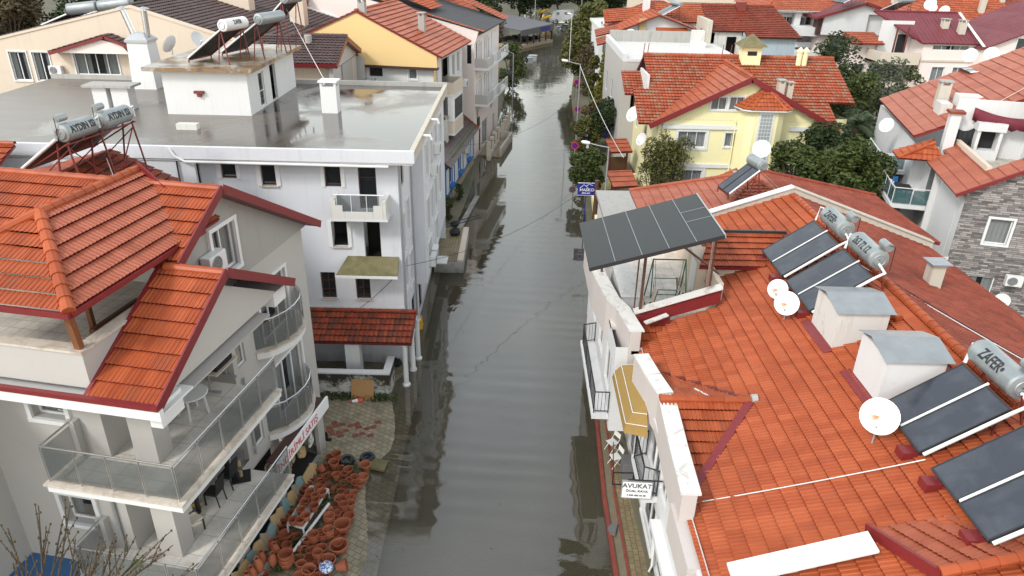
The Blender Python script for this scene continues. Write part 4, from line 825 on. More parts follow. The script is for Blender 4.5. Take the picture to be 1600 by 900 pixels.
# ---------------------------------------------------------------- pink-cream gabled house with the brown roof
def brown_house():
    H = House('house', 'cream gabled house with a big dark brown tiled roof behind the flat-roofed block', 'house', (0, 0, 0), 0, 'wall_cream')
    Yw, Yb = 51.0, 72.0; pkx, pkz = -26.0, 15.35; s = 0.295
    zl = lambda x: pkz - abs(x - pkx) * (0.235 if x < pkx else s)
    xl, xe = -46.0, -12.9
    H.face((xl, Yw), (1, 0), xe - xl, 10.4, [], 0)
    gm = MB(); xs = [xl, pkx, -20, xe]
    H.face((-35.2, Yw), (1, 0), 35.2 - 26.9, 2.3, [opn(35.2 - 34.95, 35.2 - 33.75, 10.42, 12.35, k='door', trim=0.08, cur=0.6), opn(35.2 - 33.35, 35.2 - 32.2, 10.42, 12.35, k='door', trim=0.08, cur=0.6), opn(35.2 - 30.5, 35.2 - 27.5, 10.9, 12.45, n=4, trim=0.1, cur=0.7)], 10.4)
    H.w.poly([(-26.9, Yw, 10.4), (xe, Yw, 10.4), (xe, Yw, zl(xe)), (pkx, Yw, pkz), (-26.9, Yw, zl(-26.9))])
    H.w.poly([(xl, Yw, 10.4), (xl, Yw, zl(xl)), (-35.2, Yw, zl(-35.2)), (-35.2, Yw, 10.4)])
    H.w.poly([(-35.2, Yw, 12.7), (-26.9, Yw, 12.7), (-26.9, Yw, zl(-26.9)), (-35.2, Yw, zl(-35.2))])
    H.face((xe, Yw), (0, 1), Yb - Yw, 11.3, [opn(9.6, 11.2, 9.5, 11.1, n=2), opn(12.5, 13.6, 9.4, 11.0), opn(6.8, 8.2, 6.2, 8.0)], 0)
    H.walls()
    T = 'tile_brown'; z0 = 0.12
    r = H.roof([[(xe + .3, Yw + .3, zl(xe + .3) + z0), (xe + .3, Yb, zl(xe + .3) + z0), (pkx, Yb, pkz + z0), (pkx, Yw + .3, pkz + z0)], [(xl, Yb, zl(xl) + z0), (xl, Yw + .3, zl(xl) + z0), (pkx, Yw + .3, pkz + z0), (pkx, Yb, pkz + z0)]], T, 0.34, 0.42, 'roll', [((pkx, Yw + .3, pkz + .15), (pkx, Yb, pkz + .15))], slab='brown_frame')
    for (a, b) in (((xe, zl(xe)), (pkx, pkz)), ((pkx, pkz), (xl, zl(xl)))): MB().obox((a[0], Yw - 0.06, a[1] - 0.02), (b[0] - a[0], 0, b[1] - a[1]), (0, 0.4, 0), (0, 0, 0.16)).build('parapet_coping', 'wall_cream', H.e)
    MB().obox((xe + .3, Yb, zl(xe + .3) + .1), (pkx - xe - .3, 0, pkz - zl(xe + .3)), (0, 0.25, 0), (0, 0, 0.2)).build('verge', 'white_paint', r)
    # bay with a little brown gable roof
    bz = 12.62
    bw = MB(); bw.poly([(-31.3, 50.2, 12.45), (-26.2, 50.2, 12.45), (-26.6, 50.2, 13.05), (-28.2, 50.2, 13.4)]); bw.build('gable_wall', 'wall_pink', H.e)
    H.roof([[(-31.6, 51.0, 12.5), (-31.6, 50.0, 12.5), (-27.6, 50.0, 13.65), (-27.6, 51.0, 13.65)], [(-25.2, 50.0, 12.7), (-25.2, 51.0, 12.7), (-27.6, 51.0, 13.65), (-27.6, 50.0, 13.65)]], T, 0.3, 0.4, 'roll', slab='red_gutter', name='bay_roof', t=0.2)
    H.roof([[(-21.5, 49.6, 11.9), (-18.6, 49.6, 11.5), (-18.6, 51, 12.3), (-21.5, 51, 12.7)]], T, 0.3, 0.4, 'roll', slab='brown_frame', name='bay_roof', t=0.1)
    # street-side dormer gable, balcony
    dx = -12.2; a, b, c = (47.6, 12.5), (54.0, 14.0), (58.5, 12.2)
    H.roof([[(dx, a[0] + 2.5, 12.1), (dx - 6.5, a[0] + 2.5, 12.1), (dx - 6.5, b[0], 13.45), (dx, b[0], 13.45)], [(dx - 4.5, 58.6, 11.95), (dx, 58.6, 11.95), (dx, b[0], 13.45), (dx - 4.5, b[0], 13.45)]], T, 0.28, 0.38, 'roll', [((dx - 4, b[0], 13.5), (dx, b[0], 13.5))], slab='red_gutter', name='dormer_roof', t=0.3)
    d = MB(); d.prism([(dx - 0.4, 50.6, 0), (dx - 0.4, 58.2, 0), (dx - 0.4, 58.2, 11.9), (dx - 0.4, 54, 13.2), (dx - 0.4, 50.6, 12.1)], (-0.3, 0, 0)); d.build('dormer_wall', 'wall_offwhite', H.e)
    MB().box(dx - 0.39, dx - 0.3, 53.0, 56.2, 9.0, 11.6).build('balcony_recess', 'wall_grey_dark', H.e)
    MB().box(dx - 0.35, dx + 1.2, 51.5, 58.0, 8.5, 8.75).build('balcony_slab', 'concrete', H.e)
    railing(H, [(dx - 0.3, 51.6), (dx + 1.1, 51.6), (dx + 1.1, 57.9)], 8.75, 1.1, 1.0)
    w = MB(); w.box(dx - 0.6, dx + 0.1, 58.6, 64.5, 8.6, 11.4); w.build('street_bay', 'wall_offwhite', H.e)
    MB().box(dx + 0.1, dx + 0.16, 60.3, 61.7, 9.8, 11.1).build('bay_window', 'white_paint', H.e); MB().box(dx + 0.161, dx + 0.17, 60.45, 61.55, 9.95, 10.95).build('pane', 'glass', H.e)
    MB().box(dx - 0.6, dx + 0.7, 57, 66, 8.3, 8.58).build('street_ledge', 'concrete', H.e)
    # chimneys
    c = MB(); c.box(-25.2, -21.8, 62, 63.4, 13.5, 16.6); c.build('chimney', 'wall_cream', H.e)
    c = MB(); c.box(-18.9, -17.7, 63, 64.2, 12.5, 15.6); co = c.build('chimney', 'wall_cream', H.e); p = MB(); p.add([(-19.2, 62.7, 15.6), (-17.4, 62.7, 15.6), (-17.4, 64.5, 15.6), (-19.2, 64.5, 15.6), (-18.3, 63.6, 16.4)], [(0, 1, 4), (1, 2, 4), (2, 3, 4), (3, 0, 4)]); p.build('chimney_cap', 'zinc', co)
    c = MB(); c.box(-15.2, -13.6, 52.3, 53.6, 12.0, 12.9); c.cyl((-14.8, 53, 12.9), (-14.8, 53, 13.6), 0.3); c.build('chimney', 'concrete', H.e)
    rebase(H, -28, 60); return H
brown_house()

# ---------------------------------------------------------------- sand-coloured house with the orange roof
def sand_house():
    yaw = -9; ox, oy = -6.3, 58.0
    H = House('house', 'sand-coloured gabled house with a clean orange tiled roof and beige balconies', 'house', (ox, oy, 0), yaw, 'wall_white')
    ez, L = 11.75, 10.5; pk = 14.75; w = 6.3
    H.face((-14, 0.5), (1, 0), 13.6, 10.8, [opn(11.55, 12.25, 9.7, 11.0 - .35, n=1, trim=0.1, cur=1), opn(8.3, 9.4, 9.8, 10.7, m='brown_frame', n=1)], 0)
    H.face((-0.4, 0.5), (0, 1), L - 0.5, 11.2, [opn(0.5, 1.1, 9.2, 10.9, n=1, trim=.08), opn(2.6, 5.2, 8.4, 10.9, k='open', bd=1.8, bm='wall_grey'), opn(6.2, 7.2, 9.0, 10.8, n=2), opn(8, 9, 9.0, 10.8, n=2), opn(0.5, 1.1, 6.0, 7.6, n=1), opn(6.4, 7.4, 5.8, 7.6, n=2), opn(8.2, 9.0, 5.8, 7.6, n=1), opn(3, 5, 2.8, 4.8, n=2), opn(7, 8, 2.2, 4.4, k='door', n=1)], 0)
    H.walls()
    MB().box(-0.42, -0.36, 0.49, 1.2, 0, 11.0).build('quoin_band', 'wall_sand', H.e)
    g = MB(); g.prism([(-14, 0, 10.75), (0.05, 0, 10.75), (0.05, 0, ez - .1), (-w, 0, pk - .1), (-14, 0, pk - 3.2)], (0, 0.45, 0)); g.build('gable_wall', 'wall_sand', H.e); MB().box(-14, 0.08, -0.06, 0.5, 10.55, 10.74).build('cornice', 'brown_frame', H.e)
    H.roof([[(0.5, -0.1, ez - .2), (0.5, L, ez - .2), (-w, L, pk), (-w, -0.1, pk)], [(-14, L, pk - 3.3), (-14, -0.1, pk - 3.3), (-w, -0.1, pk), (-w, L, pk)]], 'tile_salmon' if False else 'tile_main', 0.26, 0.5, 'flat', [((-w, -0.1, pk + .03), (-w, L, pk + .03))], step=0.05)
    for zb in (8.3, 5.1):
        b = MB(); b.box(-0.38, 0.85, 2.2, 5.4, zb - 0.2, zb); bo = b.build('balcony_slab', 'wall_white', H.e); p = MB(); p.box(0.72, 0.85, 2.2, 5.4, zb, zb + 0.95); p.box(-0.36, 0.72, 2.2, 2.33, zb, zb + 0.95); p.box(-0.36, 0.72, 5.27, 5.4, zb, zb + 0.95); p.build('balcony_parapet', 'wall_beige', bo)
    MB().box(0.3, 0.84, 2.22, 5.38, 6.07, 8.09).build('closed_balcony', 'white_paint', H.e); MB().box(0.842, 0.85, 2.4, 5.2, 6.3, 7.9).build('closed_balcony_glass', 'glass', H.e)
    H.chimney(-2.4, 4.6, 12.2, 14.4, 0.5, 0.5, 'concrete', 'concrete'); H.chimney(-6.0, 0.6, 14, 15.6, 0.55, 0.5, 'concrete', 'concrete')
    return H
sand_house()

# ---------------------------------------------------------------- pink house with arched balconies
def arched(H, O, U, N, x0, x1, z0, h, mat, name):
    """pair of slim white arches standing proud of the wall"""
    mb = MB(); O, U, N = Vector(O), Vector(U), Vector(N)
    w = (x1 - x0) / 2
    for k in range(2):
        c = x0 + w * (k + 0.5); r = w * 0.42
        pts = [O + U * (c - r) + Vector((0, 0, z0)), O + U * (c - r) + Vector((0, 0, z0 + h - r))] + [O + U * (c + r * math.cos(PI - PI * i / 8)) + Vector((0, 0, z0 + h - r + r * math.sin(PI * i / 8))) for i in range(1, 8)] + [O + U * (c + r) + Vector((0, 0, z0 + h - r)), O + U * (c + r) + Vector((0, 0, z0))]
        mb.tube([p + N * 0.08 for p in pts], 0.10, 6)
        H_p = MB(); H_p.poly([O + N * 0.03 + U * (c - r) + Vector((0, 0, z0)), O + N * 0.03 + U * (c + r) + Vector((0, 0, z0)), O + N * 0.03 + U * (c + r) + Vector((0, 0, z0 + h - r)), O + N * 0.03 + U * c + Vector((0, 0, z0 + h)), O + N * 0.03 + U * (c - r) + Vector((0, 0, z0 + h - r))]); H_p.build('arched_window', 'glass', H.e)
    return mb.build(name, mat, H.e, smooth=True)
def pink_house():
    yaw = -9; H = House('apartment_building', 'pink house with white arched windows and rounded balconies further up the street', 'apartment building', (-4.0, 70.0, 0), yaw, 'wall_pink')
    L = 12.5; ez = 11.9; s = 0.40
    H.face((-16, 0), (1, 0), 16, ez - .3, [opn(15.2, 15.75, 9.2, 11.0, n=1)], 0); H.face((0, 0), (0, 1), L, ez - .3, [opn(1.0, 1.9, 3.2, 4.7, n=1), opn(3.6, 6.4, 0.4, 2.0 + 1, n=3), opn(8, 9, 3.4, 4.8, n=1), opn(2, 2.9, 0.3, 2.6, k='door', n=1, m='black_metal'), opn(9.4, 10.4, 0.2, 2.6, k='open')], 0)
    H.walls()
    g = MB(); g.prism([(-16, -0.02, 11.0), (0.0, -0.02, 11.0), (0.4, -0.02, ez + .3), (-16, -0.02, ez + 16.4 * s * 0.62)], (0, 0.3, 0)); g.build('gable_wall', 'wall_pink', H.e)
    k = 0.62 * s
    H.roof([[(0.8, 0.0, ez + .2), (0.8, L, ez + .2), (-16, L, ez + .2 + 16.8 * k), (-16, 0.0, ez + .2 + 16.8 * k)]], 'membrane', 2, 3, 'flat', slab='membrane', step=0.0)
    e = MB(); tile_sheet(e, [(0.9, -0.25, ez + .28), (0.9, 0.35, ez + .28), (-16, 0.35, ez + .28 + 16.9 * k), (-16, -0.25, ez + .28 + 16.9 * k)], 0.3, 0.4); eo = e.build('verge_tiles', 'tile_orange', H.e)
    e = MB(); tile_sheet(e, [(0.7, L - 1.2, ez + .30), (0.7, L + 2.0, ez + .30), (-10, L + 2.0, ez + .3 + 10.7 * .4), (-10, L - 1.2, ez + .3 + 10.7 * .4)], 0.3, 0.4); e.build('end_roof', 'tile_salmon', H.e)
    e = MB(); tile_sheet(e, [(-4.5, 1.5, ez + 1.9), (-4.5, 6.0, ez + 1.9), (-10, 6.0, ez + 3.9), (-10, 1.5, ez + 3.9)], 0.3, 0.4); e.build('upper_roof', 'tile_main', H.e)
    for zb in (8.9, 5.5):
        b = MB(); b.box(0.0, 1.25, 0.2, 11.6, zb - 0.24, zb); bo = b.build('balcony_slab', 'white_paint', H.e); p = MB(); p.box(1.1, 1.25, 0.2, 3.2, zb, zb + 0.85); p.box(0.02, 1.1, 0.2, 0.34, zb, zb + 0.85); p.build('balcony_parapet', 'wall_offwhite', bo); MB().box(1.1, 1.25, 5.6, 7.2, zb, zb + 0.85).build('balcony_parapet', 'wall_offwhite', bo); MB().box(1.1, 1.25, 10.6, 11.6, zb, zb + 0.85).build('balcony_parapet', 'wall_offwhite', bo)
        for (a, c) in ((3.2, 5.6), (7.2, 10.6)): railing(H, [(1.18, a), (1.18, c)], zb, 0.85, 1.2, metal='white_paint', glass_on=False, bars=0.2)
        for (a, c) in ((0.9, 2.9), (4.6, 6.6)): arched(H, (0, 0, 0), (0, 1, 0), (1, 0, 0), a, c, zb + 0.1, 2.1, 'white_paint', 'arched_surround')
        MB().box(0.01, 0.06, 8.2, 10.8, zb + 0.05, zb + 2.3).build('white_panel', 'white_paint', H.e)
    sg = MB(); sg.box(0.02, 0.08, 1.1, 2.1, 3.0, 3.9); sg.build('door_sign', 'black_metal', H.e)
    MB().box(0, 2.2, 1.6, 8.5, 0.0, 0.15).build('terrace_slab', 'stone_brown', H.e)
    t = MB(); t.box(2.2, 2.4, 1.6, 8.5, 0.0, 0.95); t.box(0, 2.2, 8.3, 8.5, 0, 0.95); t.build('terrace_parapet', 'concrete_pale', H.e)
    return H
pink_house()
def far_left_houses():
    for (x, y, w, d, ez, pk, lab, wl, rm, yaw) in ((-11, 86, 10, 14, 12.2, 16.0, 'white house with an orange roof behind the pink arched house', 'wall_white', 'tile_main', -8), (-24, 78, 11, 12, 12.0, 15.8, 'house with two round tanks behind the sand-coloured gable', 'wall_cream', 'tile_orange', -8), (-36, 104, 14, 12, 10.5, 14.0, 'low house with a dark roof under the far trees at top left', 'wall_rough', 'tile_brown', 4)):
        H = House('house', lab, 'house', (x, y, 0), yaw, wl); H.boxwalls(-w / 2, w / 2, -d / 2, d / 2, 0, ez, E=[opn(2, 3.2, ez - 2.4, ez - .8), opn(6, 7.2, ez - 2.4, ez - .8)], S=[opn(2, 3.2, ez - 2.4, ez - .8), opn(6, 7.2, ez - 2.4, ez - .8)])
        H.w.poly([(-w / 2, -d / 2, ez), (w / 2, -d / 2, ez), (0, -d / 2, pk)]); H.walls()
        H.roof([[(w / 2 + .4, -d / 2 - .3, ez - .2), (w / 2 + .4, d / 2, ez - .2), (0, d / 2, pk), (0, -d / 2 - .3, pk)], [(-w / 2 - .4, d / 2, ez - .2), (-w / 2 - .4, -d / 2 - .3, ez - .2), (0, -d / 2 - .3, pk), (0, d / 2, pk)]], rm, 0.34, 0.5, 'roll', [((0, -d / 2 - .3, pk + .04), (0, d / 2, pk + .04))])
        H.chimney(1.2, -d / 2 + 2, pk - 1.2, pk + 0.9, 0.6)
far_left_houses()

# ---------------------------------------------------------------- small blue and white house with the dark roof
def blue_house():
    H = House('cottage', 'small white cottage with bright blue timbering and a dark tiled roof at the water', 'house', (-5.55, 55.6, 0), -6.5, 'wall_white')
    L, W, ez, pk = 13.0, 5.4, 3.55, 5.9
    wins = [opn(a, a + 1.0, 1.5, 3.0, n=2, m='blue_paint', trim=0.12, tm='blue_paint') for a in (1.6, 5.4, 9.6)]
    H.face((0, 0), (0, 1), L, ez - 0.7, wins, 0.7); H.face((-W, 0), (1, 0), W, ez, [], 0); H.face((0, L), (-1, 0), W, ez, [], 0)
    H.w.poly([(-W, L, ez), (0, L, ez), (-W * 0.5, L, pk)]); H.w.poly([(-W, 0, ez), (0, 0, ez), (-W * 0.5, 0, pk)]); H.walls()
    MB().box(-W, 0.06, 0, L, 0, 0.7).build('stone_base', 'stone_brown', H.e)
    t = MB()
    for a in (0.08, 3.6, 7.6, 11.6, L - .1): t.box(0.0, 0.05, a - 0.09, a + 0.09, 0.7, ez)
    for z in (0.85, 3.2): t.box(0.0, 0.052, 0, L, z - 0.09, z + 0.09)
    t.box(-1.2, 0.0, -0.05, 0.0, 0.7, ez); t.build('timber_frame', 'blue_paint', H.e)
    for a in (1.6, 5.4, 9.6): MB().box(0.05, 0.35, a - 0.15, a + 1.15, 1.2, 1.42).build('flower_box', 'blue_paint', H.e)
    r = H.roof([[(0.55, -0.3, ez - .1), (0.55, L + .3, ez - .1), (-W / 2, L + .3, pk), (-W / 2, -0.3, pk)], [(-W - .4, L + .3, ez - .1), (-W - .4, -0.3, ez - .1), (-W / 2, -0.3, pk), (-W / 2, L + .3, pk)]], 'tile_brown', 0.34, 0.55, 'flat', [((-W / 2, -.3, pk + .03), (-W / 2, L + .3, pk + .03))], step=0.06, slab='brown_frame')
    e = MB(); ridge_caps(e, (0.5, L + .2, ez), (-W / 2, L + .2, pk + .1), 0.12); e.build('verge_tiles', 'tile_old', r); m = MB(); m.obox((0.3, 2, ez + .1), (0, L - 2, 0), (-0.35, 0, 0.28), (0, 0, 0.07)); m.build('eave_moss', 'leaf_mid', r)
    H.chimney(-1.0, 4.3, 4.4, 6.6, 0.75, 0.7, 'wall_rough', 'stone_brown')
    return H
blue_house()

# ---------------------------------------------------------------- restaurant terrace with the grey awning, far left bank
def restaurant():
    H = House('restaurant', 'riverside style restaurant terrace under a wide dark grey awning', 'restaurant', (-3.0, 152.5, 0), -30, 'stone_brown')
    a = MB(); a.add([(-7, 0, 4.6), (4.3, 0, 3.6), (4.3, 14, 3.8), (-7, 14, 5.0), (-7, 0, 4.4), (4.3, 0, 3.4), (4.3, 14, 3.6), (-7, 14, 4.8)], [(0, 1, 2, 3), (7, 6, 5, 4), (0, 4, 5, 1), (1, 5, 6, 2), (2, 6, 7, 3), (3, 7, 4, 0)]); ao = a.build('awning', 'awning_grey', H.e)
    MB().box(4.28, 4.36, 0, 14, 2.5, 3.62).build('awning_valance', 'awning_grey', ao); MB().box(4.37, 4.42, 8.0, 12.2, 2.75, 3.5).build('sign', 'royal_blue', H.e)
    b = MB(); b.box(-7, 4.2, 0, 14, 0, 0.6); b.build('terrace_base', 'stone_brown', H.e)
    for i in range(6): MB().box(4.0, 4.2, 0.2 + i * 2.65, 0.45 + i * 2.65, 0.6, 3.5).build('post', 'black_metal', H.e)
    MB().box(-7, -6.6, 0, 14, 0.6, 4.6).build('wall', 'wall_rough', H.e); d = MB()
    for i in range(10): d.box(-3 + (i % 2) * 3.5, -1.6 + (i % 2) * 3.5, 1 + (i // 2) * 2.6, 2.2 + (i // 2) * 2.6, 0.6, 1.4)
    tag(d.build('furniture', 'black_metal', H.e), kind='stuff')
restaurant()
# ---------------------------------------------------------------- the long orange-roofed house, near right
def rz(x): return 6.0 + 0.358 * (x - 4.85)
def orange_house():
    H = House('apartment_building', 'white apartment house with the widest orange tiled roof, a roof terrace and a gold awning', 'apartment building', (0, 0, 0), 0, 'wall_white')
    x0, xr, zr, yN, yF = 4.85, 13.5, 9.097, 6.0, 33.4
    ty0, ty1, tx = 25.0, 32.9, 8.1
    # walls
    H.face((5.2, yF), (0, -1), yF - 7, 2.9, [opn(yF - 33, yF - 30.5, 0.3, 2.4), opn(yF - 29.5, yF - 27, 0.3, 2.4), opn(yF - 25.2, yF - 22.4, 0.2, 2.5, n=3, g='glass'), opn(yF - 21.2, yF - 19.0, 0.25, 2.6, n=2, trim=0.12), opn(yF - 18.6, yF - 17.3, 0.2, 2.5, k='door', n=1), opn(yF - 16, yF - 14.2, 0.9, 2.3)], 0)
    H.face((4.95, 23.4), (0, -1), 16.4, 3.3, [opn(23.4 - 22.9, 23.4 - 21.2, 3.4, 5.2, n=3, cur=0.7), opn(23.4 - 20.2, 23.4 - 18.6, 3.57, 5.5, k='door', n=2), opn(23.4 - 18.3, 23.4 - 17.2, 3.9, 5.4, n=2), opn(23.4 - 15.0, 23.4 - 13.6, 3.6, 5.3, n=2), opn(23.4 - 12.4, 23.4 - 11, 3.6, 5.3, n=2)], 2.9)
    H.w.poly([(4.95, 7, 2.9), (5.2, 7, 2.9), (5.2, 23.4, 2.9), (4.95, 23.4, 2.9)])
    # upper bay at the far end carries the terrace
    H.face((3.98, 23.4), (1, 0), 1.0, 3.9, [], 2.3); H.face((3.98, yF), (0, -1), yF - 23.4, 3.9, [opn(2.0, 3.6, 3.6, 5.2, n=2), opn(5.0, 6.6, 3.6, 5.2, n=2), opn(7.6, 9.2, 3.4, 5.2, n=2)], 2.3)
    H.w.poly([(3.98, 23.4, 2.3), (5.2, 23.4, 2.3), (5.2, yF, 2.3), (3.98, yF, 2.3)])
    H.face((22, yF), (-1, 0), 18, 6.0, [], 0); H.face((20.3, 7), (0, 1), yF - 7, 6.3, [], 0)
    H.w.poly([(5.0, yF, 6.0), (20.5, yF, 6.0), (13.5, yF, 8.9)])
    H.walls()
    # main roof
    O = (x0, yF, 6.0)
    A = [(x0, ty0, rz(x0)), (x0, yN, rz(x0)), (xr, yN, zr), (xr, ty0, zr)]
    B = [(tx, yF, rz(tx)), (tx, ty0, rz(tx)), (xr, ty0, zr), (xr, yF, zr)]
    o = H.roof([(A, O), (B, O)], 'tile_main', 0.26, 0.43, 'marseille', [((xr, yN, zr + 0.02), (xr, yF - 0.2, zr + 0.02))], rr=0.14, step=0.05)
    fr = MB(); far = [(20.8, yN, 6.48), (20.8, yF, 6.48), (xr, yF, zr), (xr, yN, zr)]; tile_sheet(fr, far, 0.26, 0.40, 'marseille', 0.04); fr.build('rear_slope', 'tile_red', o)
    sl = MB(); roof_slab(sl, far); sl.build('roof_edge', 'red_gutter', o)
    # white gable parapet across the far end
    for (a, b) in (((tx, rz(tx)), (xr, zr)), ((xr, zr), (21.0, 6.42))):
        w = MB().prism([(a[0], yF - 0.02, a[1] - 0.1), (b[0], yF - 0.02, b[1] - 0.1), (b[0], yF - 0.02, b[1] + 0.34), (a[0], yF - 0.02, a[1] + 0.34)], (0, 0.26, 0)); w.build('gable_parapet', 'concrete_pale', H.e)
        c = MB().obox((a[0], yF - 0.1, a[1] + 0.342), (b[0] - a[0], 0, b[1] - a[1]), (0, 0.42, 0), (0, 0, 0.06)); c.build('parapet_coping', 'white_paint' if a[0] < xr else 'concrete_pale', H.e)
    # gutter and eave moulding
    MB().box(x0 - 0.10, x0 + 0.0, 7, 23.3, 5.86, 5.97).build('gutter', 'white_paint', o)
    # cross gable behind the shaped parapet
    gy0, gy1, gym, gz, gx1 = 15.4, 22.2, 18.85, 7.0, 7.55
    for pl in ([(5.05, gym, gz), (5.05, gy1, 6.02), (5.0, gy1, 6.02), (7.55, gym, gz)],): pass
    nearp = [(4.75, gy0, 5.95), (5.1, gy0, 5.95), (7.7, gym, gz), (4.75, gym, gz)]
    farp = [(5.1, gy1, 5.95), (4.75, gy1, 5.95), (4.75, gym, gz), (7.7, gym, gz)]
    g = MB(); tile_sheet(g, nearp, 0.24, 0.40, 'marseille', 0.05); tile_sheet(g, farp, 0.22, 0.40, 'marseille', 0.05); go = g.build('cross_gable', 'tile_orange', o)
    rc = MB(); ridge_caps(rc, (4.75, gym, gz + 0.03), (7.6, gym, gz + 0.03), 0.13, 0.40); rc.build('ridge_tiles', 'tile_orange', go)
    MB().cyl((7.62, gym, gz + 0.1), (7.8, gym, gz + 0.12), 0.15).build('ridge_stop', 'concrete', go)
    v = MB(); v.bar((7.55, gym - 0.1, gz + 0.06), (4.95, gy0 - 0.1, 6.1), 0.24, 0.07); v.build('valley_flashing', 'red_gutter', go)
    v = MB(); v.bar((7.55, gym + 0.1, gz + 0.03), (4.95, gy1 + 0.1, 6.05), 0.16, 0.05); v.build('valley_flashing', 'dark_red_wood', go)
    # shaped parapet in front of the cross gable
    path = [(4.35, 21.6), (4.55, 20.3), (4.78, 19.2), (4.66, 16.6), (4.60, 14.6)]
    for (a, b) in zip(path, path[1:]):
        d = (Vector(b) - Vector(a)).normalized(); n = Vector((-d.y, d.x)) * 0.5
        if n.x < 0: n = -n
        ext = d * 0.0
        MB().prism([(a[0], a[1], 5.5), (b[0], b[1], 5.5), (b[0] + n.x * .8, b[1] + n.y * .8, 5.5), (a[0] + n.x * .8, a[1] + n.y * .8, 5.5)], (0, 0, 1.42)).build('shaped_parapet', 'parapet_pale', H.e)
        MB().prism([(a[0] - .04, a[1], 6.922), (b[0] - .04, b[1], 6.922), (b[0] + n.x, b[1] + n.y, 6.922), (a[0] + n.x, a[1] + n.y, 6.922)], (0, 0, 0.07)).build('parapet_coping', 'marble', H.e)
    MB().box(4.52, 4.96, 13.0, 15.3, 5.0, 6.0).build('eave_return', 'parapet_pale', H.e)
    # white string course that juts over the ground floor, shaped brackets
    MB().box(4.62, 4.948, 8, 17.6, 3.0, 3.22).build('string_course', 'white_paint', H.e)
    # balcony of the upper floor with dark bars and the gold awning above it
    b = MB(); b.box(3.3, 3.972, 23.6, 29.5, 2.72, 2.94); b.build('balcony_slab', 'wall_white', H.e)
    railing(H, [(3.95, 29.4), (3.38, 29.2), (3.38, 23.7), (3.95, 23.7)], 2.95, 1.0, 1.6, metal='black_metal', glass_on=False, bars=0.16)
    railing(H, [(4.9, 20.4), (4.45, 20.2), (4.45, 18.5), (4.9, 18.3)], 3.55, 1.05, 1.2, metal='black_metal', glass_on=False, bars=0.16)
    MB().box(4.4, 4.94, 18.25, 20.45, 3.3, 3.54).build('balcony_slab', 'wall_white', H.e)
    aw = MB(); prof = [(4.62, 6.0), (4.15, 5.78), (3.92, 5.45), (3.86, 5.15)]; ys = [19.3, 19.9, 22.6, 23.2]
    for j in range(len(prof)):
        t = j / 3.0; ya, yb = 20.2 - 0.9 * t ** 0.6, 22.5 + 0.7 * t ** 0.6
        aw.v += [(4.62, ya, prof[j][1]), (prof[j][0], ya + 0.25 * t, prof[j][1]), (prof[j][0], yb - 0.25 * t, prof[j][1]), (4.62, yb, prof[j][1])]
    for j in range(3):
        for i in range(3): aw.f.append((4 * j + i, 4 * j + i + 1, 4 * (j + 1) + i + 1, 4 * (j + 1) + i))
    ao = aw.build('awning', 'gold_cloth', H.e)
    for j in (1, 2):
        tr = MB(); tr.tube([Vector(aw.v[4 * j + i]) + Vector((-0.012, 0, 0.012)) for i in range(4)], 0.016, 5); tr.build('awning_piping', 'white_plastic', ao)
    # roof terrace
    MB().box(3.98, tx, ty0, ty1, 6.05, 6.2).build('terrace_floor', 'floor_tiles', H.e)
    MB().box(tx, tx + 0.2, ty0 + 0.4, ty1, 6.2, 8.0).build('terrace_wall', 'wall_cream', H.e)
    MB().box(4.0, tx, ty1, ty1 + 0.2, 6.2, 7.6).build('terrace_wall', 'wall_cream', H.e)
    MB().obox((5.0, ty0 - 0.12, 6.3), (3.1, 0, 1.11), (0, 0.22, 0), (0, 0, 0.55)).build('terrace_parapet', 'red_gutter', H.e)
    MB().obox((4.8, ty0 - 0.22, 6.86), (3.3, 0, 1.18), (0, 0.42, 0), (0, 0, 0.07)).build('parapet_coping', 'marble', H.e)
    tp = [(3.55, 32.8), (3.55, 28.3), (3.85, 26.0), (4.15, 25.2), (4.45, 23.3)]
    for i, (a, b) in enumerate(zip(tp, tp[1:])):
        MB().prism([(a[0], a[1], 5.3), (b[0], b[1], 5.3), (b[0] + .4, b[1], 5.3), (a[0] + .4, a[1], 5.3)], (0, 0, 1.62)).build('terrace_parapet', 'parapet_pale', H.e)
        MB().prism([(a[0] - .05, a[1], 6.922), (b[0] - .05, b[1], 6.922), (b[0] + .52, b[1], 6.922), (a[0] + .52, a[1], 6.922)], (0, 0, 0.07)).build('parapet_coping', 'marble', H.e)
    MB().box(4.5, 5.2, 26.2, 29.6, 6.2, 6.95).build('barbecue_bench', 'wall_white', H.e)
    MB().box(4.45, 5.25, 26.1, 29.7, 6.952, 7.0).build('bench_top', 'marble', H.e)
    sr = MB(); tile_sheet(sr, [(4.6, 23.45, 6.1), (5.9, 23.45, 6.1), (5.9, 24.85, 6.5), (4.6, 24.85, 6.5)], 0.24, 0.42); so = sr.build('parapet_tiles', 'tile_orange', o); MB().box(4.55, 5.5, 23.3, 23.42, 5.95, 6.1).build('gutter', 'red_gutter', so)
    MB().box(4.6, 6.2, 24.7, 24.86, 6.45, 6.85).build('terrace_parapet', 'red_gutter', H.e)
    MB().obox((5.2, 24.2, 6.75), (0.9, 0.35, 0.2), (-0.08, 0.2, 0), (0, 0, 0.05)).build('loose_slab', 'marble', H.e)
    # stair room with a lean-to roof
    sh = [(7.7, 27.0, 8.0), (10.4, 27.0, 8.0), (11.8, 29.2, 8.62), (8.6, 29.2, 8.62)]
    s2 = MB(); tile_sheet(s2, sh, 0.24, 0.40, 'marseille', 0.05); s2o = s2.build('stair_roof', 'tile_orange', o); sl = MB(); roof_slab(sl, sh, 0.14); sl.build('roof_edge', 'red_gutter', s2o)
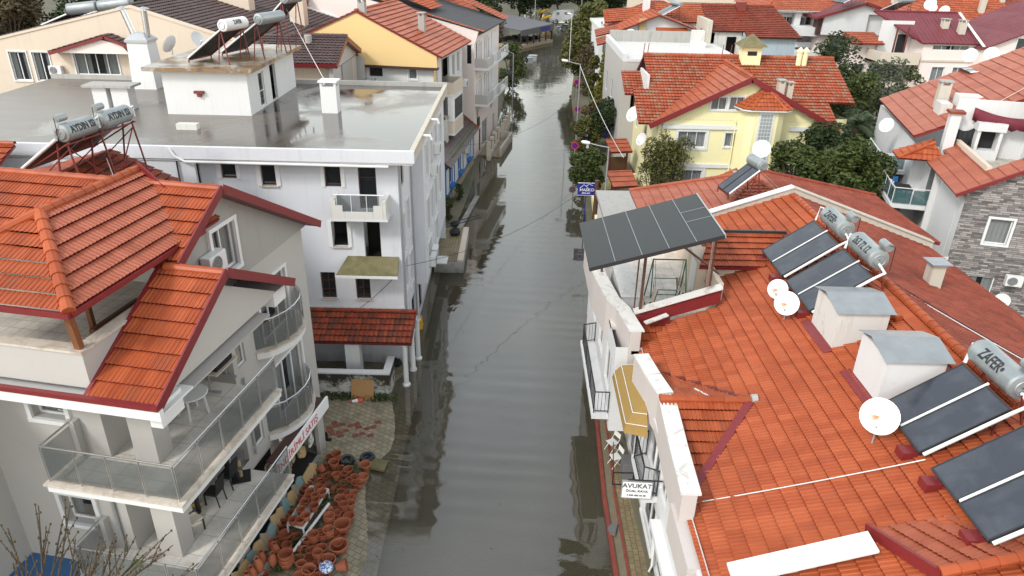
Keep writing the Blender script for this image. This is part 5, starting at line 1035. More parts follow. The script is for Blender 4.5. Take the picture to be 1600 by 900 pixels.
    MB().bar((8.5, 29.25, 8.72), (11.9, 29.25, 8.72), 0.12, 0.12).build('roof_pipe', 'black_metal', s2o)
    MB().box(7.75, 10.2, 27.3, 29.1, 6.2, 8.02).build('stair_room', 'wall_cream', H.e)
    MB().box(7.735, 7.748, 27.6, 28.5, 6.25, 7.9).build('stair_door', 'white_plastic', H.e)
    # near dormer and parapet at the bottom edge
    dz = 7.55; dm = MB()
    dp = [(8.75, 12.55, rz(8.75) + 0.1), (9.25, 11.3, 7.75), (13.2, 11.3, 9.0), (13.2, 13.2, 9.05)]
    ridge0, ridge1 = (8.75, 12.4, 7.62), (14.5, 11.35, 9.45)
    n1 = [(9.3, 11.2, 7.45), (14.5, 9.9, 8.9), (14.5, 11.4, 9.4), (8.7, 12.75, 7.6)]
    tile_sheet(dm, [(9.35, 11.25, 7.72), (14, 11.25, 7.72), (14, 12.9, 8.55), (8.72, 12.9, 8.55)][:4], 0.24, 0.4) if False else None
    tile_sheet(dm, [(8.62, 12.9, 7.5), (9.35, 11.2, 7.95), (13.4, 11.2, 9.2), (13.4, 12.9, 8.75)], 0.24, 0.38); do = dm.build('dormer_roof', 'tile_salmon', o)
    rc = MB(); ridge_caps(rc, (9.3, 11.2, 8.0), (13.4, 11.2, 9.25), 0.13, 0.4); rc.build('ridge_tiles', 'tile_orange', do)
    MB().bar((8.58, 12.95, 7.5), (9.3, 11.15, 7.93), 0.08, 0.30).build('barge_board', 'red_gutter', do)
    MB().obox((5.5, 12.25, 6.28), (2.9, 0.05, 0.98), (0, 0.26, 0), (0, 0, 0.3)).build('gable_parapet', 'concrete_pale', H.e)
    MB().obox((5.3, 12.0, 6.58), (3.15, 0.05, 1.06), (0, 0.62, 0), (0, 0, 0.06)).build('parapet_coping', 'white_paint', H.e)
    # chimneys and vents on the roof
    for (x, y, w, d, h) in ((11.35, 21.3, 1.65, 1.75, 1.15), (11.45, 18.1, 1.7, 1.6, 1.25)):
        zb = rz(x - w / 2) - 0.1; c = MB(); c.box(x - w / 2, x + w / 2, y - d / 2, y + d / 2, zb, zb + h + 0.35); co = c.build('vent_box', 'wall_rough' if y > 20 else 'wall_white', H.e)
        t = MB(); e = 0.14; t.poly([(x - w / 2 - e, y - d / 2 - e, zb + h + .36), (x + w / 2 + e, y - d / 2 - e, zb + h + .36), (x + w / 2 + e, y + .1, zb + h + .62), (x - w / 2 - e, y + .1, zb + h + .62)]); t.poly([(x - w / 2 - e, y + .1, zb + h + .62), (x + w / 2 + e, y + .1, zb + h + .62), (x + w / 2 + e, y + d / 2 + e, zb + h + .36), (x - w / 2 - e, y + d / 2 + e, zb + h + .36)]); t.build('vent_lid', 'zinc', co)
        f = MB(); f.obox((x - w / 2 - 0.3, y - d / 2 - .2, rz(x - w / 2 - .3) + 0.075), (0.3, 0, 0.107), (0, d + .4, 0), (0, 0, 0.02)); f.build('flashing', 'red_gutter', co)
    c = MB(); zc = 9.1 - 0.36 * (16.6 - 13.5); c.box(16.35, 16.85, 25.5, 26.0, zc - 0.3, zc + 0.95); co = c.build('chimney', 'concrete_pale', H.e); MB().box(16.2, 17.0, 25.35, 26.15, zc + 0.97, zc + 1.02).build('chimney_cap', 'zinc', co)
    # drainpipe on the street wall
    p = MB(); p.tube([(4.9, 18.9, 5.6), (4.88, 18.9, 3.3), (5.12, 18.6, 2.8), (5.12, 18.4, 0.35), (5.0, 18.2, 0.2)], 0.05, 8); p.build('drainpipe', 'white_plastic', H.e, smooth=True)
    # rebase so that the Empty stands at the house's foot
    return H
OH = orange_house()
rebase(OH, 9.0, 20.0)
# ---------------------------------------------------------------- yellow house
def yellow_house():
    Y0 = 57.6
    H = House('house', 'pale yellow house with a mottled orange roof, front gable and glass-block stair tower', 'house', (0, 0, 0), 0, 'wall_yellow')
    x0, x1, ez = 11.5, 25.2, 6.9
    o = lambda a, b, c, d, **k: opn(a - x0, b - x0, c, d, **k)
    H.face((x0, Y0), (1, 0), x1 - x0, ez, [o(13.15, 15.4, 5.0, 6.3, n=3, trim=0.22, cur=1, to=0.06), o(16.95, 18.1, 5.1, 6.25, n=2, trim=0.12, cur=1), o(13.1, 15.5, 1.9, 3.1, n=3, trim=0.25, cur=1, to=0.06)], 0)
    H.face((x0, 72), (0, -1), 72 - Y0, ez, [opn(3, 4.2, 4, 5.4), opn(8, 9.4, 4, 5.4)], 0); H.face((x1 + 2.6, 60.5), (0, 1), 11.5, ez, [], 0); H.face((x1, Y0), (0, 1), 2.9, ez, [], 0); H.face((x1, 60.5), (1, 0), 2.6, ez, [], 0)
    gx0, gx1, gm, gz = 11.2, 25.3, 18.25, 10.45
    xs = [gx0, 15.45, 16.7, 16.9, 18.05, gm, gx1]; top = lambda x: ez + (gz - ez) * (1 - abs(x - gm) / (gm - gx0))
    wins = [(15.45, 16.7, 8.05, 9.05), (16.9, 18.05, 8.05, 9.1)]
    for a, b in zip(xs, xs[1:]):
        w = [q for q in wins if a >= q[0] - 1e-6 and b <= q[1] + 1e-6]
        if w:
            H.w.poly([(a, Y0, ez), (b, Y0, ez), (b, Y0, w[0][2]), (a, Y0, w[0][2])]); H.w.poly([(a, Y0, w[0][3]), (b, Y0, w[0][3]), (b, Y0, top(b)), (a, Y0, top(a))])
        else: H.w.poly([(a, Y0, ez), (b, Y0, ez), (b, Y0, top(b)), (a, Y0, top(a))])
    for q in wins: H.opening(Vector((0, Y0, 0)), Vector((1, 0, 0)), Vector((0, -1, 0)), opn(*q, n=2, trim=0.1, cur=1), H.w, 0.16)
    H.walls()
    b = MB(); b.box(x0 + .3, 18.6, Y0 - 0.16, Y0 - .002, ez - 0.38, ez - 0.05); b.box(22.0, x1, Y0 - 0.16, Y0 - .002, ez - 0.38, ez - 0.05); b.box(x0, 18.6, Y0 - 0.14, Y0 - .002, 3.35, 3.65); b.box(21.8, x1, Y0 - 0.14, Y0 - .002, 3.35, 3.65); tag(b.build('string_course', 'white_paint', H.e))
    # roofs
    yr, zr = 66.2, 10.95; s = (zr - ez) / (yr - Y0 + .5)
    z = lambda y: ez + (y - Y0 + .5) * s
    T = 'tile_mottled'
    main = [(11.2, Y0 - .5, z(Y0 - .5)), (28, Y0 - .5, z(Y0 - .5)), (28, yr, zr), (11.2, yr, zr)]
    rear = [(28, yr + 7, ez), (11.2, yr + 7, ez), (11.2, yr, zr), (28, yr, zr)]
    left = [(9.8, Y0 - .4, z(Y0 - .4)), (11.25, Y0 - .4, z(Y0 - .4)), (11.25, 61.5, z(61.5)), (9.8, 61.5, z(61.5))]
    main = [(11.2, Y0 + 2.6, z(Y0 + 2.6)), (28.0, Y0 + 2.6, z(Y0 + 2.6)), (28, yr, zr), (11.2, yr, zr)]; lowm = [(11.2, Y0 + .03, z(Y0 + .03)), (25.8, Y0 + .03, z(Y0 + .03)), (25.8, Y0 + 2.6, z(Y0 + 2.6)), (11.2, Y0 + 2.6, z(Y0 + 2.6))]
    Og = (9.8, Y0 - .5, z(Y0 - .5))
    r = H.roof([(main, Og), (lowm, Og), rear, (left, Og)], T, 0.27, 0.42, 'roll', [((11.2, yr, zr + .05), (28, yr, zr + .05))], step=0.06, rr=0.16)
    # front gable roof
    gy = Y0 - 0.55; ze = top(gx0) - 0.1; pk = gz + 0.12; e0, e1 = gx0 - .55, gx1 + .4; zlow = ez - 0.12
    yk = Y0 - .5 + (pk - ez) / s
    a = [(e0, Y0 + 0.0 + (zlow - ez) / s - .5, zlow), (e0, gy, zlow), (gm, gy, pk), (gm, yk, pk)]
    lf = [(e0, gy + 0.05, zlow), (e0, gy, zlow), (gm, gy, pk), (gm, yk, pk)]
    rt = [(e1, gy, zlow), (e1, gy + 0.05, zlow), (gm, yk, pk), (gm, gy, pk)]
    g = MB(); tile_sheet(g, lf, 0.34, 0.55, 'flat', 0.05, 0.10); tile_sheet(g, rt, 0.34, 0.55, 'flat', 0.05, 0.10); go = g.build('gable_roof', 'tile_main', H.e)
    rc = MB(); ridge_caps(rc, (gm, gy, pk + .14), (gm, yk, pk + .14), 0.16, 0.5); rc.build('ridge_tiles', 'tile_main', go)
    for (p, q) in (((e0, gy, zlow), (gm, gy, pk)), ((gm, gy, pk), (e1, gy, zlow))): MB().bar(Vector(p) + Vector((0, -.03, -0.02)), Vector(q) + Vector((0, -.03, -0.02)), 0.08, 0.42).build('barge_board', 'red_gutter', go)
    sf = MB()
    for (p, q) in (((e0, gy, zlow), (gm, gy, pk)), ((gm, gy, pk), (e1, gy, zlow))): sf.poly([Vector(p) + Vector((0, 0, .05)), Vector(q) + Vector((0, 0, .05)), Vector(q) + Vector((0, .6, .05)), Vector(p) + Vector((0, .6, .05))])
    sf.build('soffit', 'dark_red_wood', go)
    # tower
    tx0, tx1, ty = 17.75, 21.35, 56.2; t = MB(); c = [(tx0, Y0), (tx0 + .35, ty + .35), (tx0 + 0.9, ty), (tx1 - .9, ty), (tx1 - .35, ty + .35), (tx1, Y0)]
    t.prism([(p[0], p[1], 0) for p in c] , (0, 0, 8.4)); to = t.build('stair_tower', 'wall_yellow', H.e)
    MB().box(18.95, 20.15, ty - 0.06, ty - .002, 0.5, 8.3).build('glass_block_frame', 'white_paint', to); gb_ = MB()
    for i in range(4):
        for j in range(26): gb_.box(19.1 + i * .235, 19.1 + i * .235 + 0.2, ty - 0.075, ty - 0.061, 0.7 + j * .285, 0.7 + j * .285 + 0.24)
    gb_.build('glass_blocks', 'glass_block', to)
    ap = (19.55, 57.4, 9.95); hr = MB(); ring = [(p[0] + (0.45 if p[0] > 19.5 else -0.45), p[1] - (0.35 if p[1] < Y0 else 0), 8.42) for p in c]
    for p, q in zip(ring, ring[1:]): tile_sheet(hr, [p, q, ap], 0.27, 0.36, 'roll', 0.05)
    ho = hr.build('tower_roof', 'tile_main', to); rc = MB()
    for p in ring[1:-1]: ridge_caps(rc, Vector(p) + Vector((0, 0, .06)), ap, 0.09, 0.4)
    rc.build('ridge_tiles', 'tile_main', ho); MB().prism(ring, (0, 0, -0.1)).build('tower_eave', 'white_paint', ho)
    # small side roofs, chimneys
    H.roof([[(9.3, 62.5, 8.2), (11.1, 62.5, 8.2), (11.1, 66, 9.6), (9.3, 66, 9.6)]], T, 0.27, 0.42, 'roll', slab='red_gutter', name='side_roof', step=0.06)
    MB().box(11.0, 11.2, 62, 66, 8.2, 9.9).build('side_parapet', 'wall_white', H.e)
    c = MB(); c.box(19.6, 21.2, 65.0, 66.4, 9.8, 12.0); co = c.build('chimney', 'wall_yellow', H.e); MB().box(20.0, 20.8, 64.97, 65.0, 11.25, 11.6).build('chimney_vent', 'black_cloth', co); p = MB(); p.add([(19.2, 64.6, 12.0), (21.6, 64.6, 12.0), (21.6, 66.8, 12.0), (19.2, 66.8, 12.0), (20.4, 65.7, 13.0)], [(0, 1, 4), (1, 2, 4), (2, 3, 4), (3, 0, 4), (3, 2, 1, 0)]); p.build('chimney_cap', 'moss', co)
    H.chimney(21.0, 58.4, 8.8, 10.4, 0.5, 0.6, 'concrete_pale', 'concrete'); H.chimney(21.8, 58.6, 8.6, 10.2, 0.45, 0.5, 'concrete_pale', 'concrete')
    for x in (24.6, 25.1): p = MB(); p.cyl((x, 65.2, 10.5), (x, 65.2, 11.6), 0.22); p.lathe([(0.3, 0), (0.3, 0.15), (0.05, 0.4)], (x, 65.2, 11.6), 10); p.build('vent_pot', 'wall_yellow', H.e)
    p = MB(); p.tube([(25.9, 57.3, 6.8), (25.7, 57.4, 6.4), (24.9, 57.5, 5.6)], 0.07, 8); p.build('drainpipe', 'wall_yellow', H.e); p = MB(); p.cyl((17.6, 57.5, 0.2), (17.6, 57.5, 7.2), 0.06); p.build('drainpipe', 'wall_yellow', H.e)
    rebase(H, 18, 62); return H
yellow_house()

# ---------------------------------------------------------------- low house joined to the long orange one
def low_house():
    H = House('house', 'low house with a salmon gable roof just in front of the yellow house', 'house', (0, 0, 0), 0, 'wall_cream')
    xa, xr, xb, ya, yb, ez, pk = 6.9, 14.6, 21.6, 33.75, 41.2, 6.55, 7.9
    H.boxwalls(xa + .4, xb - .4, ya, yb - .3, 0, ez - .1); H.w.poly([(xa + .4, yb - .3, ez - .1), (xb - .4, yb - .3, ez - .1), (xr, yb - .3, pk - .1)]); H.walls()
    r = H.roof([[(xa, yb, ez), (xa, ya + 2.2, ez), (xr, ya + 2.2, pk), (xr, yb, pk)]], 'tile_salmon', 0.34, 0.55, 'flat', [((xa, yb - .05, ez + .06), (xr, yb - .05, pk + .06))], step=0.03)  # street slope: pinkish look from its angle to the light is put into the colour
    b = MB(); p = [(xb, ya, ez), (xb, yb, ez), (xr, yb, pk), (xr, ya, pk)]; tile_sheet(b, p, 0.3, 0.42, 'marseille', 0.04); b.build('rear_slope', 'tile_red', r); sl = MB(); roof_slab(sl, p); sl.build('roof_edge', 'red_gutter', r)
    rc = MB(); ridge_caps(rc, (xr, yb - .05, pk + .06), (xb, yb - .05, ez + .06), 0.12); rc.build('verge_tiles', 'tile_red', r)
    hip = [(9.9, 34.2, 6.95), (16.0, 34.2, 7.15), (13.5, 39.4, 8.05)]; h = MB(); tile_sheet(h, hip, 0.27, 0.36, 'roll', 0.05); ho = h.build('hip_slope', 'tile_mottled', r); rc = MB(); ridge_caps(rc, (9.9, 34.2, 7.02), (13.5, 39.4, 8.12), 0.13); ridge_caps(rc, (16.0, 34.2, 7.22), (13.5, 39.4, 8.12), 0.13); tag(rc.build('ridge_tiles', 'tile_salmon', ho))
    rebase(H, 14, 37); return H
low_house()
def annex():
    H = House('outbuilding', 'flat grey gravel roofed outbuilding beside the dark pergola roof', 'outbuilding', (0, 0, 0), 0, 'wall_white'); H.boxwalls(5.7, 9.2, 40.6, 46.2, 0, 4.6, W=[opn(1, 2.4, 0.4, 2.6, k='door')]); H.walls(); MB().box(5.5, 9.4, 40.4, 46.4, 4.6, 4.85).build('roof', 'concrete', H.e); rebase(H, 7.4, 43)
    H = House('outbuilding', 'small outbuilding with a bright orange hip roof below the yellow house windows', 'outbuilding', (0, 0, 0), 0, 'wall_cream'); H.boxwalls(13.2, 16.6, 43, 46.4, 0, 5.6); H.walls()
    H.roof([[(13.4, 42.5, 5.5), (16.6, 42.5, 5.5), (16.3, 44.8, 6.7), (14.6, 44.8, 6.7)], [(12.3, 46, 5.5), (12.3, 42.6, 5.5), (14.6, 44.8, 6.7), (14.6, 46, 6.7)]], 'tile_mottled', 0.27, 0.36, 'roll', [((12.9, 42.5, 5.55), (14.6, 44.8, 6.75))]); H.chimney(13.9, 43.0, 5.4, 7.3, 0.55, 0.5, 'concrete', 'concrete'); rebase(H, 14.8, 44.4)
annex()

# ---------------------------------------------------------------- slate-clad house, right edge
def slate_house():
    H = House('apartment_building', 'house clad in grey slate strips with a terrace cut into its orange roof', 'apartment building', (24.2, 38.0, 0), -15, 'slate')
    H.face((0.67, 0), (1, 0), 12, 8.2, [opn(1.5, 2.65, 5.2, 6.65, n=1, trim=0.12, cur=1), opn(1.3, 2.7, 2.2, 3.2, n=1)], 0)
    H.w.poly([(0.0, 0, 7.9), (0.67, 0, 7.9), (0.67, 0, 8.2), (12.67, 0, 8.2), (12.67, 0, 11), (6.2, 0, 11.3)]); H.walls()
    w = MB(); w.poly([(0.66, 5.0, 0), (0.66, 0.0, 0), (0.66, 0.0, 8.3), (0.66, 5.0, 8.3)]); w.poly([(0.66, 9.0, 0), (0.66, 5, 0), (0.66, 5, 8.3), (0.66, 9, 8.3)]); w.box(0.645, 0.66, 0.9, 1.0, 0.5, 7.8); w.box(0.3, 0.65, 4.9, 5.1, 0, 8.0); w.build('side_wall', 'wall_white', H.e)
    s = 0.565; z = lambda u: 7.9 + s * u
    O = (0, 8.0, z(0))
    A = [(0, 6.4, z(0)), (0, -0.35, z(0)), (1.7, -0.35, z(1.7)), (1.7, 6.4, z(1.7))]; B = [(1.7, 1.4, z(1.7)), (1.7, -.35, z(1.7)), (6.2, -.35, z(6.2)), (6.2, 1.4, z(6.2))]; Cc = [(1.0, 8, z(1.0)), (1.0, 6.4, z(1.0)), (1.9, 6.4, z(1.9)), (1.9, 8, z(1.9))]
    r = H.roof([(A, O), (B, O), (Cc, O)], 'tile_salmon', 0.46, 0.62, 'flat', slab='red_gutter', step=0.035)
    MB().bar((0, -0.4, z(0) - .05), (6.2, -.4, z(6.2) - .05), 0.06, 0.2).build('barge_board', 'red_gutter', r)
    # terrace cut into the roof
    MB().box(1.7, 6.2, 1.4, 8.0, 8.0, 8.12).build('terrace_floor', 'terrace_tiles', H.e)
    t = MB(); t.box(1.7, 1.95, 1.4, 8.0, 8.12, 9.15); t.box(1.95, 6.4, 1.4, 1.6, 8.12, 9.0); t.build('terrace_parapet', 'wall_cream', H.e)
    MB().box(1.3, 8.0, 8.0, 8.25, 8.0, 11.6).build('terrace_wall', 'wall_white', H.e); MB().box(5.6, 5.85, 1.62, 7.99, 8.12, 10.6).build('terrace_wall', 'wall_white', H.e)
    f = MB(); f.box(2.6, 4.0, 7.2, 7.98, 8.12, 8.7); f.box(2.6, 2.78, 7.2, 7.98, 8.7, 9.9); f.box(3.82, 4.0, 7.2, 7.98, 8.7, 9.9); f.box(2.5, 4.1, 7.1, 7.98, 9.9, 10.4); fo = f.build('barbecue', 'wall_white', H.e); MB().box(2.79, 3.81, 7.9, 7.97, 8.71, 9.89).build('barbecue_mouth', 'black_cloth', fo)
    c = MB(); c.box(0.9, 1.5, 7.3, 7.9, 7.8, 10.8); co = c.build('chimney', 'wall_white', H.e); MB().box(0.75, 1.65, 7.15, 8.05, 10.8, 10.95).build('chimney_cap', 'tile_red', co)
    H.roof([[(5.7, 1.5, 10.7), (9.5, 1.5, 10.7), (9.5, 8.2, 13.2), (4.9, 8.2, 13.2)]], 'tile_main', 0.46, 0.62, 'flat', slab='red_gutter', name='upper_roof')
    # small hip over the balconies
    H.roof([[(-1.7, 8.2, 8.0), (-1.7, 6.3, 8.0), (0.4, 7.2, 8.9), (0.6, 8.2, 8.9)], [(-1.7, 6.3, 8.0), (1.0, 6.3, 8.0), (0.4, 7.2, 8.9)]], 'tile_main', 0.3, 0.42, 'roll', [((-1.7, 6.3, 8.05), (0.4, 7.2, 8.95))], name='balcony_roof')
    for zb, gl in ((5.35, 'tealglass'), (2.2, 'tealglass')):
        MB().box(-1.75, 0.6, 5.2, 9.4, zb - 0.25, zb).build('balcony_slab', 'wall_white', H.e); railing(H, [(0.5, 5.28), (-1.66, 5.28), (-1.66, 9.3)], zb, 1.05, 1.2, glass=gl, metal='white_paint')
    MB().box(0.55, 0.64, 5.6, 8.8, 5.4, 7.7).build('balcony_door', 'white_paint', H.e); MB().box(0.53, 0.549, 5.8, 7.0, 5.5, 7.5).build('door_pane', 'glass', H.e)
    # next house of the row
    N = House('house', 'terraced house behind the slate-clad one with a long salmon roof and concrete chimney', 'house', (24.2, 38.0, 0), -15, 'wall_white')
    N.boxwalls(-0.2, 16, 8.6, 22, 0, 8.4, W=[opn(3, 5, 3.2, 5.4), opn(8, 10, 3.2, 5.4)]); N.walls()
    s2 = 0.5; z2 = lambda u: 9.0 + s2 * (u + 0.6)
    N.roof([[(-0.6, 21, z2(-.6)), (-0.6, 8.4, z2(-.6)), (9.5, 8.4, z2(9.5)), (9.5, 21, z2(9.5))]], 'tile_salmon', 0.5, 0.7, 'flat', slab='red_gutter', step=0.035, t=0.16)
    N.chimney(1.7, 13.2, 9.2, 11.9, 0.7, 0.7, 'concrete_pale', 'concrete'); MB().box(1.2, 1.9, 11.0, 12.6, 9.6, 10.7).build('roof_dormer', 'wall_rough', N.e); MB().box(2.3, 4.2, 11.6, 12.8, 9.7, 11.2).build('roof_dormer', 'wall_white', N.e)
    for zb in (6.3, 3.3):
        MB().box(-2.0, -0.21, 9.8, 14.5, zb - .25, zb).build('balcony_slab', 'wall_white', N.e); railing(N, [(-0.3, 9.9), (-1.9, 9.9), (-1.9, 14.4)], zb, 1.05, 1.3, glass='tealglass', metal='white_paint')
slate_house()

# ---------------------------------------------------------------- behind the yellow house
def grey_flat():
    H = House('building', 'unfinished grey flat-roofed building with a dirty white roof terrace behind the yellow house', 'building', (0, 0, 0), 0, 'wall_grey')
    H.boxwalls(10.0, 22, 70, 85, 0, 9.8, S=[opn(1.0, 2.6, 5.2, 7.4, k='open', bd=1.5)], W=[opn(2, 4, 5, 7), opn(7, 9, 5, 7), opn(10, 12, 1, 3)]); H.walls()
    MB().box(10.05, 21.95, 70.05, 84.95, 9.8, 9.86).build('roof', 'wall_rough', H.e)
    k = MB(); k.box(9.95, 10.35, 70, 85, 9.8, 10.5); k.box(10.35, 22, 69.95, 70.3, 9.8, 10.05); k.build('roof_parapet', 'wall_white', H.e)
    k = MB(); k.box(10.36, 22, 84.5, 85.1, 9.86, 11.0); k.build('roof_parapet', 'concrete', H.e)
    b = MB(); b.box(17.2, 18.4, 73.5, 75, 9.86, 11.2); b.build('roof_tank', 'wall_white', H.e); b = MB(); b.box(18.6, 19.8, 80, 81.2, 9.86, 11.6); b.build('roof_tank', 'wall_rough', H.e)
    for x in (12.2, 12.6, 19.8, 20.6): r = MB(); r.tube([(x, 72.5, 9.8), (x + .1, 72.5, 11.2)], 0.04, 5); r.build('rebar', 'rust_red', H.e)
    rebase(H, 16, 77)
grey_flat()
def white_gable():
    H = House('house', 'white gabled house with orange roof and a stone chimney behind the grey roof terrace', 'house', (0, 0, 0), 0, 'wall_white'); Y0 = 88.0
    H.boxwalls(11.8, 21.2, Y0, 97, 0, 10.6, S=[opn(4.6, 5.5, 8.9, 10.4, k='door', m='brown_frame', n=1)]); H.w.poly([(11.8, Y0, 10.6), (21.2, Y0, 10.6), (16.2, Y0, 12.3)]); H.walls()
    H.roof([[(10.9, 97, 10.35), (10.9, Y0 - .8, 10.35), (16.2, Y0 - .8, 12.45), (16.2, 97, 12.45)], [(22, Y0 - .8, 10.45), (22, 97, 10.45), (16.2, 97, 12.45), (16.2, Y0 - .8, 12.45)]], 'tile_main', 0.4, 0.5, 'roll', [((16.2, Y0 - .8, 12.5), (16.2, 97, 12.5))], slab='dark_red_wood')
    H.roof([[(10.6, 93, 11.0), (17, 93, 11.6), (17, 96, 12.8), (10.6, 96, 12.2)], [(17, 92, 11.3), (24.5, 92, 11.3), (24.5, 96.5, 13.1), (17, 96.5, 13.1)]], 'tile_main', 0.4, 0.5, 'roll', slab='dark_red_wood', name='rear_roof')
    MB().box(14.0, 14.8, Y0 - .35, Y0 - .01, 9, 12.0).build('chimney', 'stone_tan', H.e); MB().obox((16.0, Y0 - .9, 10.6), (3.6, 0, 0), (0, .9, .35), (0, 0, .12)).build('door_canopy', 'tile_main', H.e)
    MB().box(17.2, 21.6, Y0 - 1.6, Y0 - 1.4, 9.2, 10.2).build('terrace_wall', 'wall_rough', H.e); MB().box(21.0, 21.4, Y0 - 1.4, Y0 - .9, 8.5, 11.2).build('post', 'brown_wood', H.e); MB().box(15.4, 16.2, 94.5, 95.3, 11.5, 13.6).build('chimney', 'wall_white', H.e)
    for i, (y, z) in enumerate(((86.8, 9.3), (89.0, 10.0))): H.roof([[(9.2, y, z - .2), (11.9, y, z + .5), (11.9, y + 2.0, z + 1.0), (9.2, y + 2.0, z + .3)]], 'tile_salmon', 0.4, 0.5, 'flat', slab='dark_red_wood', name='side_roof')
    rebase(H, 16.5, 92)
white_gable()
def rough_house():
    H = House('house', 'rough plastered old house, white and pale blue, under a worn red tile roof', 'house', (0, 0, 0), 0, 'wall_rough'); Y0 = 84.5
    H.face((21.2, Y0), (1, 0), 3.8, 11.2, [opn(2.2, 3.4, 8.2, 10.6, k='open', bd=1.5)], 0); H.face((21.2, 90), (0, -1), 5.5, 11.2, [], 0); H.face((30.8, Y0), (0, 1), 8, 10.8, [], 0); H.walls()
    MB().box(25.0, 30.8, Y0 - 1.0, Y0 + .2, 0, 10.7).build('blue_wall', 'wall_blue', H.e); MB().box(21.0, 21.5, Y0 - .5, Y0 + 5, 0, 12.3).build('party_wall', 'concrete_pale', H.e)
    H.roof([[(21.5, Y0 - .4, 11.2), (25.2, Y0 - .4, 11.2), (25.2, Y0 + 6, 13.4), (21.5, Y0 + 6, 13.4)], [(25.2, Y0 - 1.6, 10.75), (31.2, Y0 - 1.6, 10.75), (30.0, Y0 + 6, 13.4), (25.2, Y0 + 6, 13.4)]], 'tile_red', 0.3, 0.45, 'roll', [((21.5, Y0 + 6, 13.45), (30, Y0 + 6, 13.45))], slab='brown_frame', step=0.06)
    b = MB(); b.box(26.2, 28.6, Y0 - 4.2, Y0 - 1.02, 0, 8.4); b.build('lean_to', 'concrete', H.e); MB().box(26.4, 27.9, Y0 - 3.4, Y0 - 2, 8.41, 9.0).build('roof_tank', 'wall_white', H.e)
    MB().box(25.4, 26.4, Y0 + 4.5, Y0 + 5.6, 12.6, 13.9).build('chimney', 'rust_red', H.e)
    rebase(H, 26, 88)
rough_house()
def magenta_house():
    H = House('apartment_building', 'beige terraced block with a wine-red metal roof and tan balconies', 'apartment building', (0, 0, 0), 0, 'wall_pink'); Y0 = 82.0; ez = 10.75
    H.face((44.2, Y0), (1, 0), 5.7, ez, [opn(1.0, 5.0, 9.95, 10.5, n=4), opn(1.5, 2.9, 6.2, 8.2, n=2, trim=.12, cur=1), opn(3.8, 5.0, 6.2, 8.2, n=2, trim=.12, cur=1)], 0)
    H.face((49.9, Y0 - 1.2), (1, 0), 18, 10.4, [opn(4.0, 6.4, 9.4 - .1, 10.39)] and [], 0)
    W0 = 49.9; zt = lambda x: 10.4 + (x - W0) * 0.42
    Yw = Y0 - 1.2; w0, w1, c, d = 53.2, 55.9, 9.85, 11.55
    H.w.poly([(W0, Yw, 10.4), (w0, Yw, 10.4), (w0, Yw, zt(w0))]); H.w.poly([(w0, Yw, c + .55), (w1, Yw, c + .55), (w1, Yw, zt(w1)), (w0, Yw, zt(w0))]); H.w.poly([(w1, Yw, 10.4), (68, Yw, 10.4), (68, Yw, 12), (60.5, Yw, zt(60.5)), (w1, Yw, zt(w1))])
    H.face((49.9, Y0), (0, -1), 1.2, 10.4, [], 0); H.face((44.2, 90), (0, -1), 8, ez, [opn(2.5, 4.2, 6.4, 8.6), opn(5, 7, 6.4, 8.6)], 0); H.walls()
    f = MB(); f.box(w0, w1, Yw - .1, Yw - .01, 9.9, 11.6); fo = f.build('window', 'white_paint', H.e)
    for k in range(2): MB().box(w0 + .12 + k * 1.3, w0 + 1.25 + k * 1.3, Yw - .12, Yw - .101, 10.02, 11.48).build('pane', 'glass', fo)
    bandm = MB(); bandm.box(44.15, 49.95, Y0 - .12, Y0 - .005, 8.75, 8.95); bandm.box(49.8, 68, Yw - .12, Yw - .005, 8.55, 8.75); bandm.build('string_course', 'wall_beige', H.e)
    M_ = 'metal_magenta'; pk = 13.35; yr = 87.5
    H.roof([[(43.7, Y0 - .4, ez - .05), (50.2, Y0 - .4, ez - .05), (50.2, yr, pk), (40.5, yr, pk)]], M_, 0.45, 4, 'seam', [((40.5, yr, pk + .04), (50, yr, pk + .04))], slab='red_gutter', step=0.0)
    H.roof([[(49.6, 92, zt(49.6) + .05), (49.6, Yw - .4, zt(49.6) + .05), (60.5, Yw - .4, zt(60.5) + .05), (60.5, 92, zt(60.5) + .05)], [(72, Yw - .4, 10.2), (72, 92, 10.2), (60.5, 92, zt(60.5) + .05), (60.5, Yw - .4, zt(60.5) + .05)]], M_, 0.45, 4, 'seam', [((60.5, Yw - .4, zt(60.5) + .1), (60.5, 92, zt(60.5) + .1))], slab='red_gutter', step=0.0, name='wing_roof')
    MB().bar((49.75, Yw - .4, 10.6), (50.2, yr, pk + .06), 0.3, 0.06).build('valley_flashing', 'wall_pink', H.e)
    # loggia and balconies on the left
    MB().box(40.6, 44.15, Y0 + 3.0, Y0 + 3.2, 8.6, 12.6).build('loggia_wall', 'wall_white', H.e); MB().box(42.6, 43.6, Y0 + 2.93, Y0 + 2.99, 9.0, 11.2).build('loggia_door', 'black_cloth', H.e)
    for x in (41.0, 42.2): MB().box(x, x + .14, Y0 + .2, Y0 + .34, 9.4, 12.2).build('loggia_post', 'dark_red_wood', H.e)
    for (x0, x1, y, z) in ((39.6, 43.9, Y0 - .3, 8.6), (37.6, 41.3, Y0 + 2.5, 5.7), (40.3, 44.1, Y0 - .4, 5.5), (37.4, 41.0, Y0 + 2.5, 2.6), (40.3, 44.1, Y0 - .4, 2.4)):
        b = MB(); b.box(x0, x1, y, y + 3.5, z - .2, z); bo = b.build('balcony_slab', 'wall_beige', H.e); p = MB(); p.box(x0, x1, y - .12, y, z - .2, z + 1.05); p.box(x0, x0 + .12, y, y + 3.5, z - .2, z + 1.05); p.build('balcony_parapet', 'wall_beige', bo)
